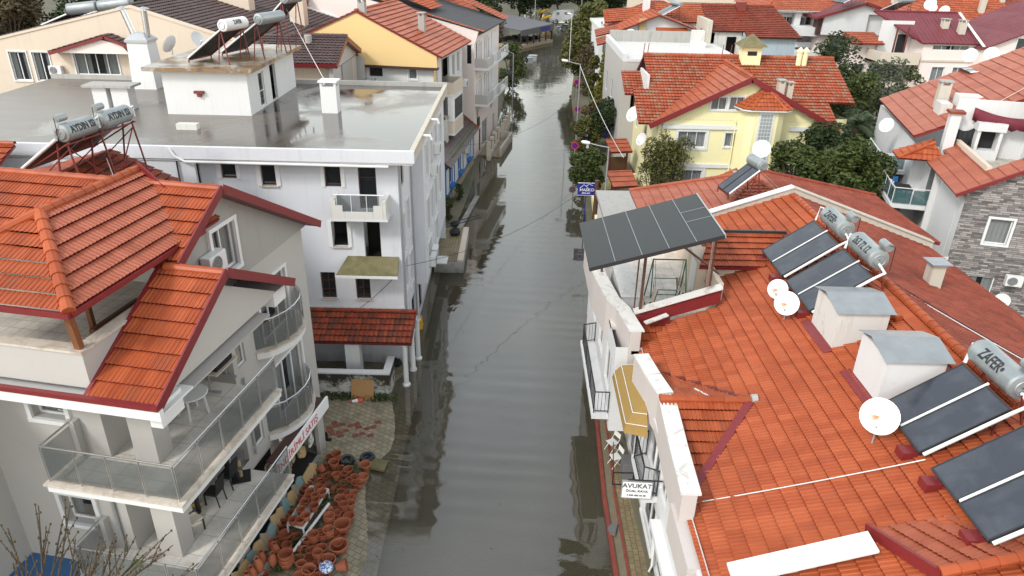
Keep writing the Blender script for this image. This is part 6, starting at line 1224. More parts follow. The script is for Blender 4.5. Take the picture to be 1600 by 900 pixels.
    bw = MB(); bw.box(37.8, 44.1, Y0 + 3.3, Y0 + 3.6, 0, 10.4); bw.build('recess_wall', 'wall_pink', H.e)
    for (x, z) in ((38.4, 6.0), (40.2, 6.0), (42.4, 6.0), (38.6, 2.9), (42.2, 2.9)): f = MB(); f.box(x, x + 1.3, Y0 + 3.2, Y0 + 3.29, z, z + 2.0); fo = f.build('window', 'white_paint', H.e); MB().box(x + .12, x + 1.18, Y0 + 3.17, Y0 + 3.199, z + .12, z + 1.88).build('pane', 'glass', fo)
    H.roof([[(37.2, Y0 + 2.2, 10.2), (41.0, Y0 + 2.2, 10.2), (41.0, Y0 + 5.5, 11.1), (37.2, Y0 + 5.5, 11.1)]], 'tile_main', 0.4, 0.5, 'roll', slab='red_gutter', name='side_roof')
    for (x, y) in ((47.3, 84.6), (48.7, 83.6)): H.chimney(x, y, 11.2, 13.0, 0.7, 0.6, 'concrete_pale', 'concrete')
    rebase(H, 50, 86)
magenta_house()
def white_box_house():
    H = House('house', 'pinkish white house with a boxed-out upper storey under a wine-red gable', 'house', (0, 0, 0), 0, 'wall_pink'); Y0 = 101.0
    H.boxwalls(40.0, 52, Y0, 113, 0, 9.4, S=[opn(2.0, 4.4, 7.2, 9.0, n=3, m='white_paint', trim=.15, tm='brown_frame', cur=1)]); H.walls()
    b = MB(); b.box(39.9, 45.6, Y0 - 1.3, Y0 + 4, 9.4, 12.0); b.box(45.61, 52, Y0 - .6, Y0 + 4, 9.4, 12.0); b.prism([(39.9, Y0 - 1.29, 12), (49.6, Y0 - 1.29, 12), (44.8, Y0 - 1.29, 13.1)], (0, .6, 0)); b.build('upper_storey', 'wall_white', H.e)
    H.roof([[(38.6, 113, 11.6), (38.6, Y0 - 1.9, 11.6), (44.8, Y0 - 1.9, 13.5), (44.8, 113, 13.5)], [(52.5, Y0 - 1.9, 11.2), (52.5, 113, 11.2), (44.8, 113, 13.5), (44.8, Y0 - 1.9, 13.5)]], 'metal_magenta', 0.45, 4, 'seam', slab='red_gutter', step=0.0, t=0.3)
    for z in (9.3, 6.2): MB().box(36.9, 40.0, Y0 - .5, Y0 + 3, z - .2, z + .9).build('balcony', 'wall_white', H.e)
    MB().box(39.3, 39.95, Y0 - 1.0, Y0 + .5, 9.4, 11.4).build('bay_window', 'brown_frame', H.e)
    rebase(H, 45, 106)
    H = House('house', 'white house with columns and a wide orange hip roof up the right bank', 'house', (0, 0, 0), 0, 'wall_white'); Y0 = 104.0
    H.boxwalls(34.5, 45, Y0, 116, 0, 12.0, S=[opn(1.2, 2.9, 8.6, 11.2, n=2), opn(3.8, 7.0, 8.6, 11.2, n=4), opn(3.4, 6.4, 4.6, 6.8, n=3)]); H.walls()
    for x in (34.0, 37.2): MB().box(x, x + .8, Y0 - 1.2, Y0 - .5, 0, 11.9).build('column', 'wall_white', H.e)
    MB().box(33.5, 45, Y0 - 1.4, Y0 + .0, 7.4, 8.1).build('balcony', 'wall_white', H.e); MB().box(33.2, 45.6, Y0 - 1.6, Y0 + .6, 11.8, 12.1).build('eave', 'white_paint', H.e)
    H.roof([[(32.6, Y0 - 2, 12.1), (46.4, Y0 - 2, 12.1), (41.5, Y0 + 5.5, 14.8), (37.8, Y0 + 5.5, 14.8)], [(32.6, Y0 + 13, 12.1), (32.6, Y0 - 2, 12.1), (37.8, Y0 + 5.5, 14.8)], [(46.4, Y0 - 2, 12.1), (46.4, Y0 + 13, 12.1), (41.5, Y0 + 5.5, 14.8)]], 'tile_main', 0.45, 0.6, 'roll', [((32.6, Y0 - 2, 12.15), (37.8, Y0 + 5.5, 14.85)), ((37.8, Y0 + 5.5, 14.85), (41.5, Y0 + 5.5, 14.85))], slab='white_paint')
    rebase(H, 40, 110)
white_box_house()
def right_bank_houses():
    H = House('house', 'narrow white street house with air conditioners on its flat roof past the bushy tree', 'house', (0, 0, 0), 0, 'wall_white'); H.boxwalls(10.6, 14.6, 98, 112, 0, 9.6, W=[opn(3, 4.4, 4, 6), opn(8, 9.4, 4, 6)], S=[opn(.5, 2.2, 6.8, 8.8, n=1, m='white_paint')]); H.walls(); MB().box(10.4, 14.8, 97.8, 112.2, 9.6, 9.9).build('roof', 'wall_rough', H.e); rebase(H, 12.6, 105)
    H = House('building', 'huge blank cream gable wall far behind the red roofs', 'building', (0, 0, 0), 0, 'wall_cream'); H.boxwalls(24, 41, 140, 170, 0, 10.2); H.walls(); MB().box(23.6, 41.4, 139.6, 170, 10.2, 16).build('gable_wall', 'wall_cream', H.e); MB().box(38.2, 40.8, 139.3, 139.59, 5.5, 9).build('balcony_opening', 'black_cloth', H.e); rebase(H, 32, 155)
    data = [(20, 112, 9, 8, 9.8, 12.2, 'tile_old', 'wall_rough', 8, 'small house with a patchy dark orange roof in front of the blank cream wall'),
            (27.5, 116, 8, 8, 9.6, 11.4, 'tile_red', 'wall_pink', -4, 'low house with a dull red roof beside the blank cream wall'),
            (62, 108, 18, 12, 10.6, 13.6, 'tile_main', 'wall_white', -10, 'wide orange hip-roofed house behind the wine-red roof'),
            (80, 112, 15, 12, 11.2, 14.2, 'tile_salmon', 'wall_white', 6, 'salmon-roofed house with two solar panels at the right edge'),
            (58, 126, 13, 11, 10.2, 13.0, 'tile_orange', 'wall_cream', 14, 'orange-roofed cream house with a parked car before it'),
            (78, 130, 14, 12, 10.6, 13.6, 'tile_red', 'wall_white', -6, 'dark red roof rising above the solar panels at top right'),
            (97, 126, 15, 12, 11.0, 14.0, 'tile_main', 'wall_pink', 0, 'far pinkish house with orange roof beyond the frame edge'),
            (48, 146, 13, 11, 9.2, 12.0, 'tile_salmon', 'wall_rough', 10, 'far grey house with a pale pink roof above the trees'),
            (70, 150, 15, 11, 10.0, 13.0, 'tile_orange', 'wall_white', -8, 'white house in the back row with an orange roof, top right'),
            (92, 152, 15, 12, 10.4, 13.6, 'tile_main', 'wall_cream', 5, 'cream house in the back row at the top right corner'),
            (52, 172, 16, 12, 8.6, 11.6, 'tile_main', 'wall_white', 4, 'distant white house with a wide orange roof, centre right'),
            (112, 150, 16, 12, 10.6, 13.8, 'tile_salmon', 'wall_white', 12, 'distant salmon roof at the far right')]
    for (x, y, w, d, ez, pk, rm, wl, yaw, lab) in data:
        H = House('house', lab, 'house', (x, y, 0), yaw, wl)
        H.boxwalls(-w / 2, w / 2, -d / 2, d / 2, 0, ez, S=[opn(a, a + 1.3, z, z + 1.5, trim=.12) for a in (1.5, w / 2 - .6, w - 3) for z in (ez - 2.3, ez - 5.2)], W=[opn(a, a + 1.3, z, z + 1.5) for a in (2, d - 3.5) for z in (ez - 2.3, ez - 5.2)]); H.walls()
        e = 0.6; A, B, Cc, D = (-w / 2 - e, -d / 2 - e, ez), (w / 2 + e, -d / 2 - e, ez), (w / 2 + e, d / 2 + e, ez), (-w / 2 - e, d / 2 + e, ez); k = d * 0.42; P, Q = (-w / 2 + k, 0, pk), (w / 2 - k, 0, pk)
        H.roof([[A, B, Q, P], [Cc, D, P, Q], [D, A, P], [B, Cc, Q]], rm, 0.45, 0.6, 'roll', [(A, P), (B, Q), (P, Q)], slab='red_gutter')
        H.chimney(1.5, -d / 4, pk - 2, pk + 0.5, 0.7)
right_bank_houses()
# garden walls and gates along the right bank
def gate(name, label, c, yaw, w=2.1, d=1.9, z=2.6):
    H = House(name, label, 'gate', (c[0], c[1], 0), yaw, 'wall_white')
    r = H.roof([[(-w / 2, -d / 2, z), (w / 2, -d / 2, z), (w / 2, d / 2, z + 0.75), (-w / 2, d / 2, z + 0.75)]], 'tile_salmon', 0.5, 0.62, 'flat', slab='dark_red_wood', t=0.14)
    for x in (-w / 2 + .15, w / 2 - .25): MB().box(x, x + .14, -0.1, .05, 0, z + .2).build('gate_post', 'dark_red_wood', H.e)
    MB().box(-w / 2 + .3, w / 2 - .26, -0.05, 0.0, 0.1, 1.9).build('gate_leaf', 'brown_wood', H.e)
gate('garden_gate', 'tiled garden gate canopy nearer the yellow house wall with ivy', (8.6, 55.2), 12); gate('garden_gate', 'tiled garden gate canopy further along beside the two white dishes', (9.6, 65.5), 12)
for (x0, y0, x1, y1, h, m, lab) in ((7.2, 60.5, 11.0, 62.5, 1.2, 'wall_yellow', 'low yellow garden wall behind the first gate canopy'), (7.4, 47.4, 11.4, 47.9, 1.6, 'wall_cream', 'short cream garden wall next to the gravel roof'), (6.4, 50, 6.9, 60, 0.9, 'wall_yellow', 'low street wall with a pier beside the round bush'), (7.2, 66, 8.2, 84, 1.0, 'wall_rough', 'grey street wall under the conifers')):
    w = MB(); w.obox((x0, y0, 0), (x1 - x0, y1 - y0, 0), Vector((-(y1 - y0), x1 - x0, 0)).normalized() * 0.25, (0, 0, h)); tag(w.build('garden_wall', m), lab, 'wall', kind='thing')
# ---------------------------------------------------------------- trees and plants
def leaf_cloud(mb, rnd, clumps, n, size, flat=0.5):
    """many small leaf faces, gathered in clumps through the crown's volume"""
    tot = sum(c[3] ** 2 for c in clumps)
    for (cx, cy, cz, r) in clumps:
        for _ in range(max(6, int(n * r * r / tot))):
            while True:
                x, y, z = rnd.uniform(-1, 1), rnd.uniform(-1, 1), rnd.uniform(-1, 1); q = x * x + y * y + z * z
                if 0.12 < q < 1: break
            k = q ** -0.18
            p = Vector((cx + x * r * k, cy + y * r * k, cz + z * r * k * 0.85)); s = size * rnd.uniform(0.6, 1.35)
            a = Vector((rnd.gauss(0, 1), rnd.gauss(0, 1), rnd.gauss(0, flat))).normalized(); b = a.cross(Vector((rnd.gauss(0, 1), rnd.gauss(0, 1), rnd.gauss(0, 1))).normalized()); b = b.normalized() if b.length > 1e-3 else a.orthogonal().normalized()
            o = len(mb.v); mb.v += [tuple(p - a * s), tuple(p + b * s * 0.45), tuple(p + a * s), tuple(p - b * s * 0.45)]; mb.f.append((o, o + 1, o + 2, o + 3))
def tree(name, label, loc, h, w, mat='leaf_mid', n=2600, size=0.16, base=0.25, shape='round', seed=1, trunk_r=None, group=None, clumpn=26, lean=(0, 0), cat='tree'):
    rnd = random.Random(seed); t = thing(name, label, cat, (loc[0], loc[1], loc[2] if len(loc) > 2 else 0), rnd.uniform(0, 6), group)
    r = trunk_r or 0.022 * h + 0.04; cl = []
    c0 = h * base; hh = h - c0
    for i in range(clumpn):
        f = rnd.random()
        if shape == 'cone': rad = w / 2 * (1.05 - f) ** 0.8
        elif shape == 'column': rad = w / 2 * (1 - 0.6 * f)
        elif shape == 'umbrella': f = 0.55 + 0.45 * f; rad = w / 2 * math.sqrt(max(0.05, 1 - ((f - 0.72) / 0.34) ** 2))
        else: rad = w / 2 * math.sqrt(max(0.04, 1 - (2 * f - 1) ** 2))
        a = rnd.uniform(0, 2 * PI); d = rad * math.sqrt(rnd.uniform(0.15, 1)) * 0.86
        cl.append((math.cos(a) * d + lean[0] * f, math.sin(a) * d + lean[1] * f, c0 + hh * (0.06 + 0.88 * f), w * rnd.uniform(0.10, 0.19)))
    tm = MB(); top = (lean[0] * .6 + rnd.uniform(-.1, .1) * w, lean[1] * .6 + rnd.uniform(-.1, .1) * w, c0 + hh * 0.7)
    mid = (lean[0] * .15 + rnd.uniform(-.05, .05) * h, rnd.uniform(-.05, .05) * h, c0 * 0.9); tm.tube([(0, 0, -0.1), mid, top], [r, r * 0.75, r * 0.15], 7)
    for c in cl[::2]:
        k = rnd.uniform(0.0, 0.6); s = Vector(mid).lerp(Vector(top), k); e = Vector(c[:3]); m2 = s.lerp(e, 0.55) + Vector((0, 0, 0.08 * h * rnd.random())); tm.tube([s, m2, e], [r * 0.4, r * 0.25, r * 0.06], 5)
    tm.build('trunk', 'bark', t)
    mb = MB(); leaf_cloud(mb, rnd, cl, n, size); mb.build('crown', mat, t); return t
def bare_tree(name, label, loc, h, w, seed=1, mat='bark', n=9, group=None, depth=3, r0=None):
    rnd = random.Random(seed); t = thing(name, label, 'tree', loc, 0, group); m = MB(); tw = MB()
    def grow(p, d, L, r, k):
        q = p + d * L * 0.5 + Vector((rnd.gauss(0, .05), rnd.gauss(0, .05), 0)) * L; e = p + d * L; (m if k > 1 else tw).tube([p, q, e], [r, r * 0.8, r * 0.55], 5 if k > 1 else 4)
        if k == 0: return
        for _ in range(rnd.randint(3, 4)):
            nd = (d + Vector((rnd.gauss(0, .42), rnd.gauss(0, .42), rnd.gauss(0.12, .25)))).normalized(); grow(p + d * L * rnd.uniform(0.55, 1), nd, L * rnd.uniform(.55, .8), r * .5, k - 1)
    for _ in range(n): grow(Vector((rnd.uniform(-.1, .1), rnd.uniform(-.1, .1), 0)), Vector((rnd.gauss(0, .22) * w / h, rnd.gauss(0, .22) * w / h, 1)).normalized(), h * rnd.uniform(.35, .5), r0 or h * .016, depth)
    m.build('trunk', mat, t); tw.build('twigs', mat, t); return t
# right bank, from near to far
tree('round_bush', 'round dark green bush leaning over the water beside the blue sign', (6.4, 60.2, 0), 3.8, 3.9, 'leaf_mid', 6500, 0.14, 0.08, seed=3, cat='bush')
tree('oleander_bush', 'rounded bush with reddish flower tips at the lamp post', (7.3, 74.0, 0), 3.4, 3.6, 'leaf_olive', 3800, 0.16, 0.05, seed=5, cat='bush')
tree('bent_tree', 'small dark tree with a bent forked trunk in front of the yellow garden wall', (9.6, 72.5, 0), 5.6, 4.4, 'leaf_dark', 3000, 0.16, 0.45, seed=8, lean=(1.2, 0))
tree('conifer', 'taller yellow-green conifer beside the blue parasol', (10.6, 86.0, 0), 8.6, 4.4, 'leaf_yellow', 5200, 0.22, 0.05, 'cone', 11, group='yellow-green conifers')
tree('conifer', 'slimmer yellow-green conifer close behind the lamp post', (9.2, 88.5, 0), 8.2, 2.8, 'leaf_olive', 3600, 0.2, 0.05, 'cone', 12, group='yellow-green conifers')
tree('brown_shrub', 'reddish brown half-bare shrub below the conifers', (9.4, 80.5, 0), 4.4, 4.6, 'leaf_brown', 3400, 0.17, 0.08, seed=14, cat='bush')
tree('brown_shrub', 'brown leafless hedge mass behind the big olive tree', (10.6, 104.0, 0), 7.0, 6.4, 'leaf_brown', 3600, 0.2, 0.05, seed=15, cat='bush')
tree('olive_tree', 'big bushy olive-yellow tree standing in the flood behind the lamp posts', (10.9, 112.0, -0.3), 11.6, 8.6, 'leaf_olive', 13000, 0.27, 0.06, seed=17, clumpn=60)
tree('olive_tree', 'lower bushy tree on the right bank further on from the big olive tree', (14.0, 130.0, 0), 10.5, 8.0, 'leaf_olive', 6000, 0.3, 0.08, seed=18, clumpn=30)
# garden between the yellow house and the slate house
gt = 'garden trees by the yellow house'
for k, (x, y, h, w, m, n, lab) in enumerate(((20.1, 50.6, 7.6, 5.0, 'leaf_mid', 8000, 'light green leafy tree against the yellow wall right of the glass-block tower'), (22.5, 47.6, 8.0, 6.4, 'leaf_mid', 12000, 'largest dense tree of the garden just beyond the long orange ridge'), (24.6, 50.6, 7.2, 4.8, 'leaf_dark', 9000, 'dark dense tree next to the glass balconies'), (24.6, 55.6, 7.4, 6.0, 'leaf_dark', 7000, 'dark tree beside the right end of the yellow house'), (21.9, 44.4, 5.4, 4.4, 'leaf_mid', 5200, 'lower tree filling the gap behind the white gable parapet'),
        (30.8, 66.5, 9.6, 7.0, 'leaf_mid', 7000, 'bright green tree behind the right ridge end of the yellow house'), (33.0, 77.0, 12.0, 7.0, 'leaf_dark', 8000, 'tall dark round tree in front of the tan balconies'), (36.0, 71.5, 10.4, 7.4, 'leaf_grey', 7600, 'grey-green olive tree below the tan balconies'), (39.4, 74.0, 9.4, 5.0, 'leaf_mid', 4200, 'small bright green tree at the corner of the tan balconies'), (25.6, 44.0, 3.4, 3.2, 'leaf_mid', 3600, 'lemon bush beside the red paving below the balconies'), (33.6, 60.5, 5.4, 5.6, 'leaf_dark', 4600, 'dark shrubbery under the date palm'))):
    tree('garden_tree', lab, (x, y, 0), h, w, m, n, 0.18, 0.12, seed=30 + k, group=gt, clumpn=46)
def palm(loc, h):
    rnd = random.Random(5); t = thing('palm_tree', 'grey-green date palm between the yellow house and the salmon roofs', 'tree', loc)
    tr = MB(); tr.tube([(0, 0, 0), (0.1, 0, h * .5), (0, 0, h)], [0.28, 0.24, 0.26], 8); tr.build('trunk', 'bark', t); mb = MB()
    for i in range(34):
        a = rnd.uniform(0, 2 * PI); el = rnd.uniform(-.25, 1.25); L = rnd.uniform(2.6, 3.5); d = Vector((math.cos(a), math.sin(a), 0)); pts = []
        for k in range(8):
            s = k / 7; pts.append(Vector((0, 0, h)) + d * (L * s * math.cos(el) * (1 - .12 * s)) + Vector((0, 0, L * (s * math.sin(el) - 0.62 * s * s))))
        mb.tube(pts, [0.04 - .004 * k for k in range(8)], 4)
        sd = d.cross(Vector((0, 0, 1)))
        for k in range(1, 28):
            s = k / 28; j = s * 7; i0 = min(6, int(j)); p = pts[i0].lerp(pts[i0 + 1], j - i0); ll = 0.62 * math.sin(PI * min(1, .15 + s * .85)) + .08
            for sg in (-1, 1):
                e = p + sd * sg * ll * .85 + d * ll * .45 + Vector((0, 0, -.12)); w = d * 0.035; o = len(mb.v); mb.v += [tuple(p - w), tuple(p + w), tuple(e)]; mb.f.append((o, o + 1, o + 2))
    mb.build('crown', 'leaf_palm', t)
palm((28.4, 60.0, 0), 6.6)
# ivy hanging on the yellow house
def ivy():
    rnd = random.Random(4); t = thing('ivy', 'tangled ivy hanging on the street corner of the yellow house', 'climbing plant', (12.2, 57.2, 0)); st = MB(); lf = MB(); cl = []
    for i in range(46):
        x = rnd.uniform(-1.6, 1.5); z = rnd.uniform(4.2, 6.4) - abs(x) * .5; pts = [Vector((x * .4, -.1, 0)), Vector((x + rnd.gauss(0, .2), -.3 + rnd.gauss(0, .12), z * .5)), Vector((x + rnd.gauss(0, .3), -.35, z)), Vector((x + rnd.gauss(0, .5), -.6, z - rnd.uniform(.6, 2.6)))]; st.tube(pts, [.04, .035, .025, .012], 4)
        for _ in range(3): q = pts[2].lerp(pts[3], rnd.random()); cl.append((q.x, q.y, q.z, rnd.uniform(.25, .5)))
        if i % 2: cl.append((x, -.3, z, .5))
    st.build('stems', 'bark', t); leaf_cloud(lf, rnd, cl, 5200, .11); lf.build('leaves', 'leaf_olive', t)
ivy()
# left bank and the far end of the street
tree('street_tree', 'dense green tree at the water past the white arched balconies', (-0.9, 108.0, 0), 6.4, 5.2, 'leaf_mid', 3200, 0.2, 0.1, seed=50)
tree('street_shrub', 'green creeper on the quay wall below the blue cottage', (-5.2, 52.6, 0), 2.2, 1.2, 'leaf_mid', 900, 0.10, 0.02, seed=51, cat='bush')
tree('street_shrub', 'second smaller creeper on the stone base of the blue cottage', (-4.6, 57.5, 0), 1.6, 0.9, 'leaf_mid', 500, 0.10, 0.02, seed=52, cat='bush')
pg = 'pines at the far end of the street'
for k, (x, y, h, w, lab) in enumerate(((0.5, 196, 19, 12, 'pine behind the grey restaurant awning, first of the row'), (6.0, 206, 22, 13, 'tall pine whose trunk stands left of the white camper van'), (12.0, 222, 22, 13, 'tall pine directly behind the white camper van'), (18.5, 205, 18, 11, 'pine right of the white camper van'), (-7, 188, 19, 13, 'pine left of the restaurant, nearest the arched house'), (-16, 200, 20, 14, 'dark pine above the red roofs on the left'), (26, 214, 17, 12, 'pine behind the cream canopy right of the street end'), (-2, 240, 23, 15, 'broad pine closing the street in the distance'))):
    tree('pine_tree', lab, (x, y, 0), h * .8, w * 1.1, 'leaf_dark', 6500, 0.40, 0.20, 'round', 60 + k, 0.3, pg, 40)
tree('park_tree', 'dark leafless-looking shrubs beside the restaurant awning', (-5.2, 143, 0), 8.5, 6.5, 'leaf_brown', 1500, 0.3, 0.2, seed=71)
for k, (x, y, h, w, m, lab) in enumerate(((-66, 98, 13, 9, 'leaf_brown', 'brown leaved tree at the top left corner'), (-74, 112, 14, 12, 'leaf_brown', 'second brown tree left of the dark ones at top left'), (-63, 116, 15, 13, 'leaf_dark', 'dark tree over the left ridge of the cream gable'), (-84, 122, 14, 12, 'leaf_mid', 'olive tree behind the bare trunks at top left'), (-55, 112, 15, 13, 'leaf_dark', 'dark green tree behind the row of grey tanks'), (-44, 118, 15, 12, 'leaf_dark', 'dark green tree above the cream gable peak'), (-33, 142, 16, 14, 'leaf_dark', 'dark evergreen behind the brown roof ridge'), (-24, 150, 16, 12, 'leaf_dark', 'dark evergreen left of the red roofs'), (47, 118, 12, 8, 'leaf_mid', 'green tree beside the huge cream gable wall'), (56, 140, 12, 9, 'leaf_mid', 'green tree behind the orange hip roof'), (44, 190, 15, 14, 'leaf_mid', 'tree in the back row above the cream gable'), (66, 196, 15, 14, 'leaf_dark', 'dark tree in the back row, top right'), (90, 190, 15, 14, 'leaf_mid', 'green tree in the back row at the top right corner'), (37.5, 92, 5, 3.4, 'leaf_yellow', 'yellow-green shrub below the columned white house'))):
    tree('park_tree', lab, (x, y, 0), h, w, m, 6000, 0.34, 0.08, seed=80 + k, group='trees behind the roofs', clumpn=46)
for k, (x, y, h, lab) in enumerate(((-78, 104, 14, 'bare pale-branched tree at the very top left'), (-72, 100, 13, 'second bare tree between the pale one and the brown tree'), (-88, 118, 15, 'third bare tree in the corner against the water'))): bare_tree('bare_tree', lab, (x, y, 0), h, 12, 90 + k, 'bark', 7, 'bare trees at top left', 3)
def wood():
    rnd = random.Random(9); cl = []
    for i in range(420): cl.append((rnd.uniform(-330, 420), rnd.uniform(262, 380), rnd.uniform(1, 8), rnd.uniform(4, 8)))
    mb = MB(); leaf_cloud(mb, rnd, cl, 26000, 1.3); tag(mb.build('wood', 'leaf_dark'), kind='stuff')
wood()
# bare budding branches of a tree right below the camera
def near_branches():
    rnd = random.Random(21); t = thing('budding_tree', 'bare tree with swollen buds poking up in front of the grey block', 'tree', (-9.2, 8.6, 0)); br = MB(); bd = MB(); base = Vector((-9.2, 8.6, 0)); o = lambda p: p - base
    fork = Vector((-8.6, 8.8, 7.4)); br.tube([o(base), o(Vector((-9.1, 8.7, 4))), o(fork)], [.13, .1, .06], 7)
    tips = [(60, 790), (12, 825), (72, 822), (110, 785), (98, 812), (140, 862), (165, 845), (182, 838), (155, 870), (230, 862), (212, 838), (270, 852), (260, 835), (40, 868), (20, 880), (130, 875), (118, 842), (192, 862), (310, 880)]
    for i, (px, py) in enumerate(tips):
        Y = 9.0 + rnd.uniform(-.35, .35); e = atY(px, py, Y); s = fork + Vector((rnd.uniform(-.3, .5), rnd.uniform(-.15, .15), rnd.uniform(-.3, .9))); m_ = s.lerp(e, .55) + Vector((rnd.uniform(-.12, .12), 0, -.05)); br.tube([o(s), o(m_), o(e)], [.030, .020, .009], 5)
        for g in range(3):
            b0 = m_.lerp(e, .15 + .25 * g); e2 = b0 + (e - m_) * .35 + Vector((rnd.uniform(-.22, .22), rnd.uniform(-.05, .05), rnd.uniform(0, .12))); br.tube([o(b0), o(b0.lerp(e2, .5) + Vector((0, 0, .02))), o(e2)], [.014, .010, .006], 4)
            for k in range(3): bd.lathe([(0.002, -.03), (.019, -.01), (.017, .012), (.002, .034)], o(b0.lerp(e2, .4 + .3 * k)), 6)
        for k in range(7):
            q = m_.lerp(e, k / 6.5) + Vector((rnd.uniform(-.03, .03), rnd.uniform(-.03, .03), 0)); bd.lathe([(0.002, -.03), (.021, -.01), (.019, .012), (.002, .034)], o(q), 6)
    br.build('branches', 'bark', t); b = bd.build('buds', 'leaf_brown', t); tag(b, kind='stuff')
near_branches()
def ground_plants(name, label, pts, n, size, mat, r):
    rnd = random.Random(6); mb = MB(); leaf_cloud(mb, rnd, [(x, y, z + .08, r * rnd.uniform(.6, 1.3)) for (x, y, z) in pts], n, size); tag(mb.build(name, mat), kind='stuff')
rr = random.Random(2)
ground_plants('weeds', '', [(-9.6 + .16 * i, 28.5 + rr.uniform(-.12, .06), .1) for i in range(26)], 1700, .06, 'leaf_mid', .22)
ground_plants('creeping_plants', '', [tuple(at(px, py, .15)) for (px, py) in ((515, 785), (508, 797), (500, 812), (492, 822), (505, 778), (486, 835), (478, 845), (470, 848), (460, 852), (520, 775), (555, 735), (548, 728), (560, 738), (440, 888), (452, 885), (535, 765), (525, 752), (430, 893), (470, 870))], 1900, .05, 'leaf_mid', .26)
# ---------------------------------------------------------------- solar water heaters
def wrapped_text(body, parent, p0, axis, r, ang0, size, mat='ink', sx=1.0):
    """lettering bent round a tank: axis is the unit vector along which it reads, ang0 the middle angle"""
    o = text(body, 'lettering', mat, parent, (0, 0, 0), size, depth=0.0, bold=0.012, sx=sx); ax = Vector(axis); z = Vector((0, 0, 1)); s = ax.cross(z).normalized()   # s: horizontal, right of the axis
    bm = bmesh.new(); bm.from_mesh(o.data)
    for k in range(-9, 10): bmesh.ops.bisect_plane(bm, geom=bm.verts[:] + bm.edges[:] + bm.faces[:], plane_co=(0, k * size * .055, 0), plane_no=(0, 1, 0))
    bm.to_mesh(o.data); bm.free()
    for v in o.data.vertices:
        a = ang0 + v.co.y / r; v.co = Vector(p0) + ax * v.co.x + (s * math.cos(a) + z * math.sin(a)) * (r * 1.012 + 0.004)
    return o
def tank(root, a, b, r, words=None, ang=0.5, size=0.3, mat='galv', flip=False, sx=1.0):
    a, b = Vector(a), Vector(b); d = (b - a).normalized(); L = (b - a).length; t = MB()
    t.lathe([(0.02, -0.05), (r * .55, -0.05), (r * .93, -0.02), (r, 0.03), (r * 1.02, 0.05), (r, 0.07), (r, L - .07), (r * 1.02, L - .05), (r, L - .03), (r * .93, L + .02), (r * .55, L + .05), (.02, L + .05)], a, 24, d); o = t.build('tank', mat, root, smooth=True)
    e = MB(); e.lathe([(r * .52, -.06), (r * .56, -.085), (r * .60, -.055)], a, 20, d); e.build('end_ring', 'grey_metal', o, smooth=True)
    if words:
        mid = a.lerp(b, .5); wrapped_text(words, o, mid, -d if flip else d, r, ang, size, sx=sx)
    return o
def pipe(root, pts, r=0.05, mat='white_plastic'): return MB().tube(pts, r, 8).build('pipe', mat, root, smooth=True)
def panel(root, a, b, c, d, t=0.08):
    """glazed collector: a lower-left, b upper-left, c upper-right, d lower-right"""
    a, b, c, d = map(Vector, (a, b, c, d)); n = (b - a).cross(d - a).normalized()
    if n.z < 0: n = -n
    m = MB(); m.prism([a, b, c, d], n * t); o = m.build('collector_panel', 'charcoal', root); f = 0.03
    q = lambda s, u: a.lerp(b, u).lerp(d.lerp(c, u), s) + n * (t + .004)
    g = MB(); g.v = [tuple(q(f, .02)), tuple(q(1 - f, .02)), tuple(q(1 - f, .98)), tuple(q(f, .98))]; g.f = [(0, 1, 2, 3)]; g.uv[0] = [(0, 0), (0, 1), (1, 1), (1, 0)]; g.build('collector_glass', 'collector', o)
    k = MB()
    for (s0, s1, u0, u1) in ((0, f, 0, 1), (1 - f, 1, 0, 1)): k.prism([q(s0, u0), q(s0, u1), q(s1, u1), q(s1, u0)], n * .012)
    for (u0, u1) in ((0, .02), (.98, 1)): k.prism([q(f, u0), q(f, u1), q(1 - f, u1), q(1 - f, u0)], n * .012)
    k.build('panel_edge', 'black_metal', o); return o
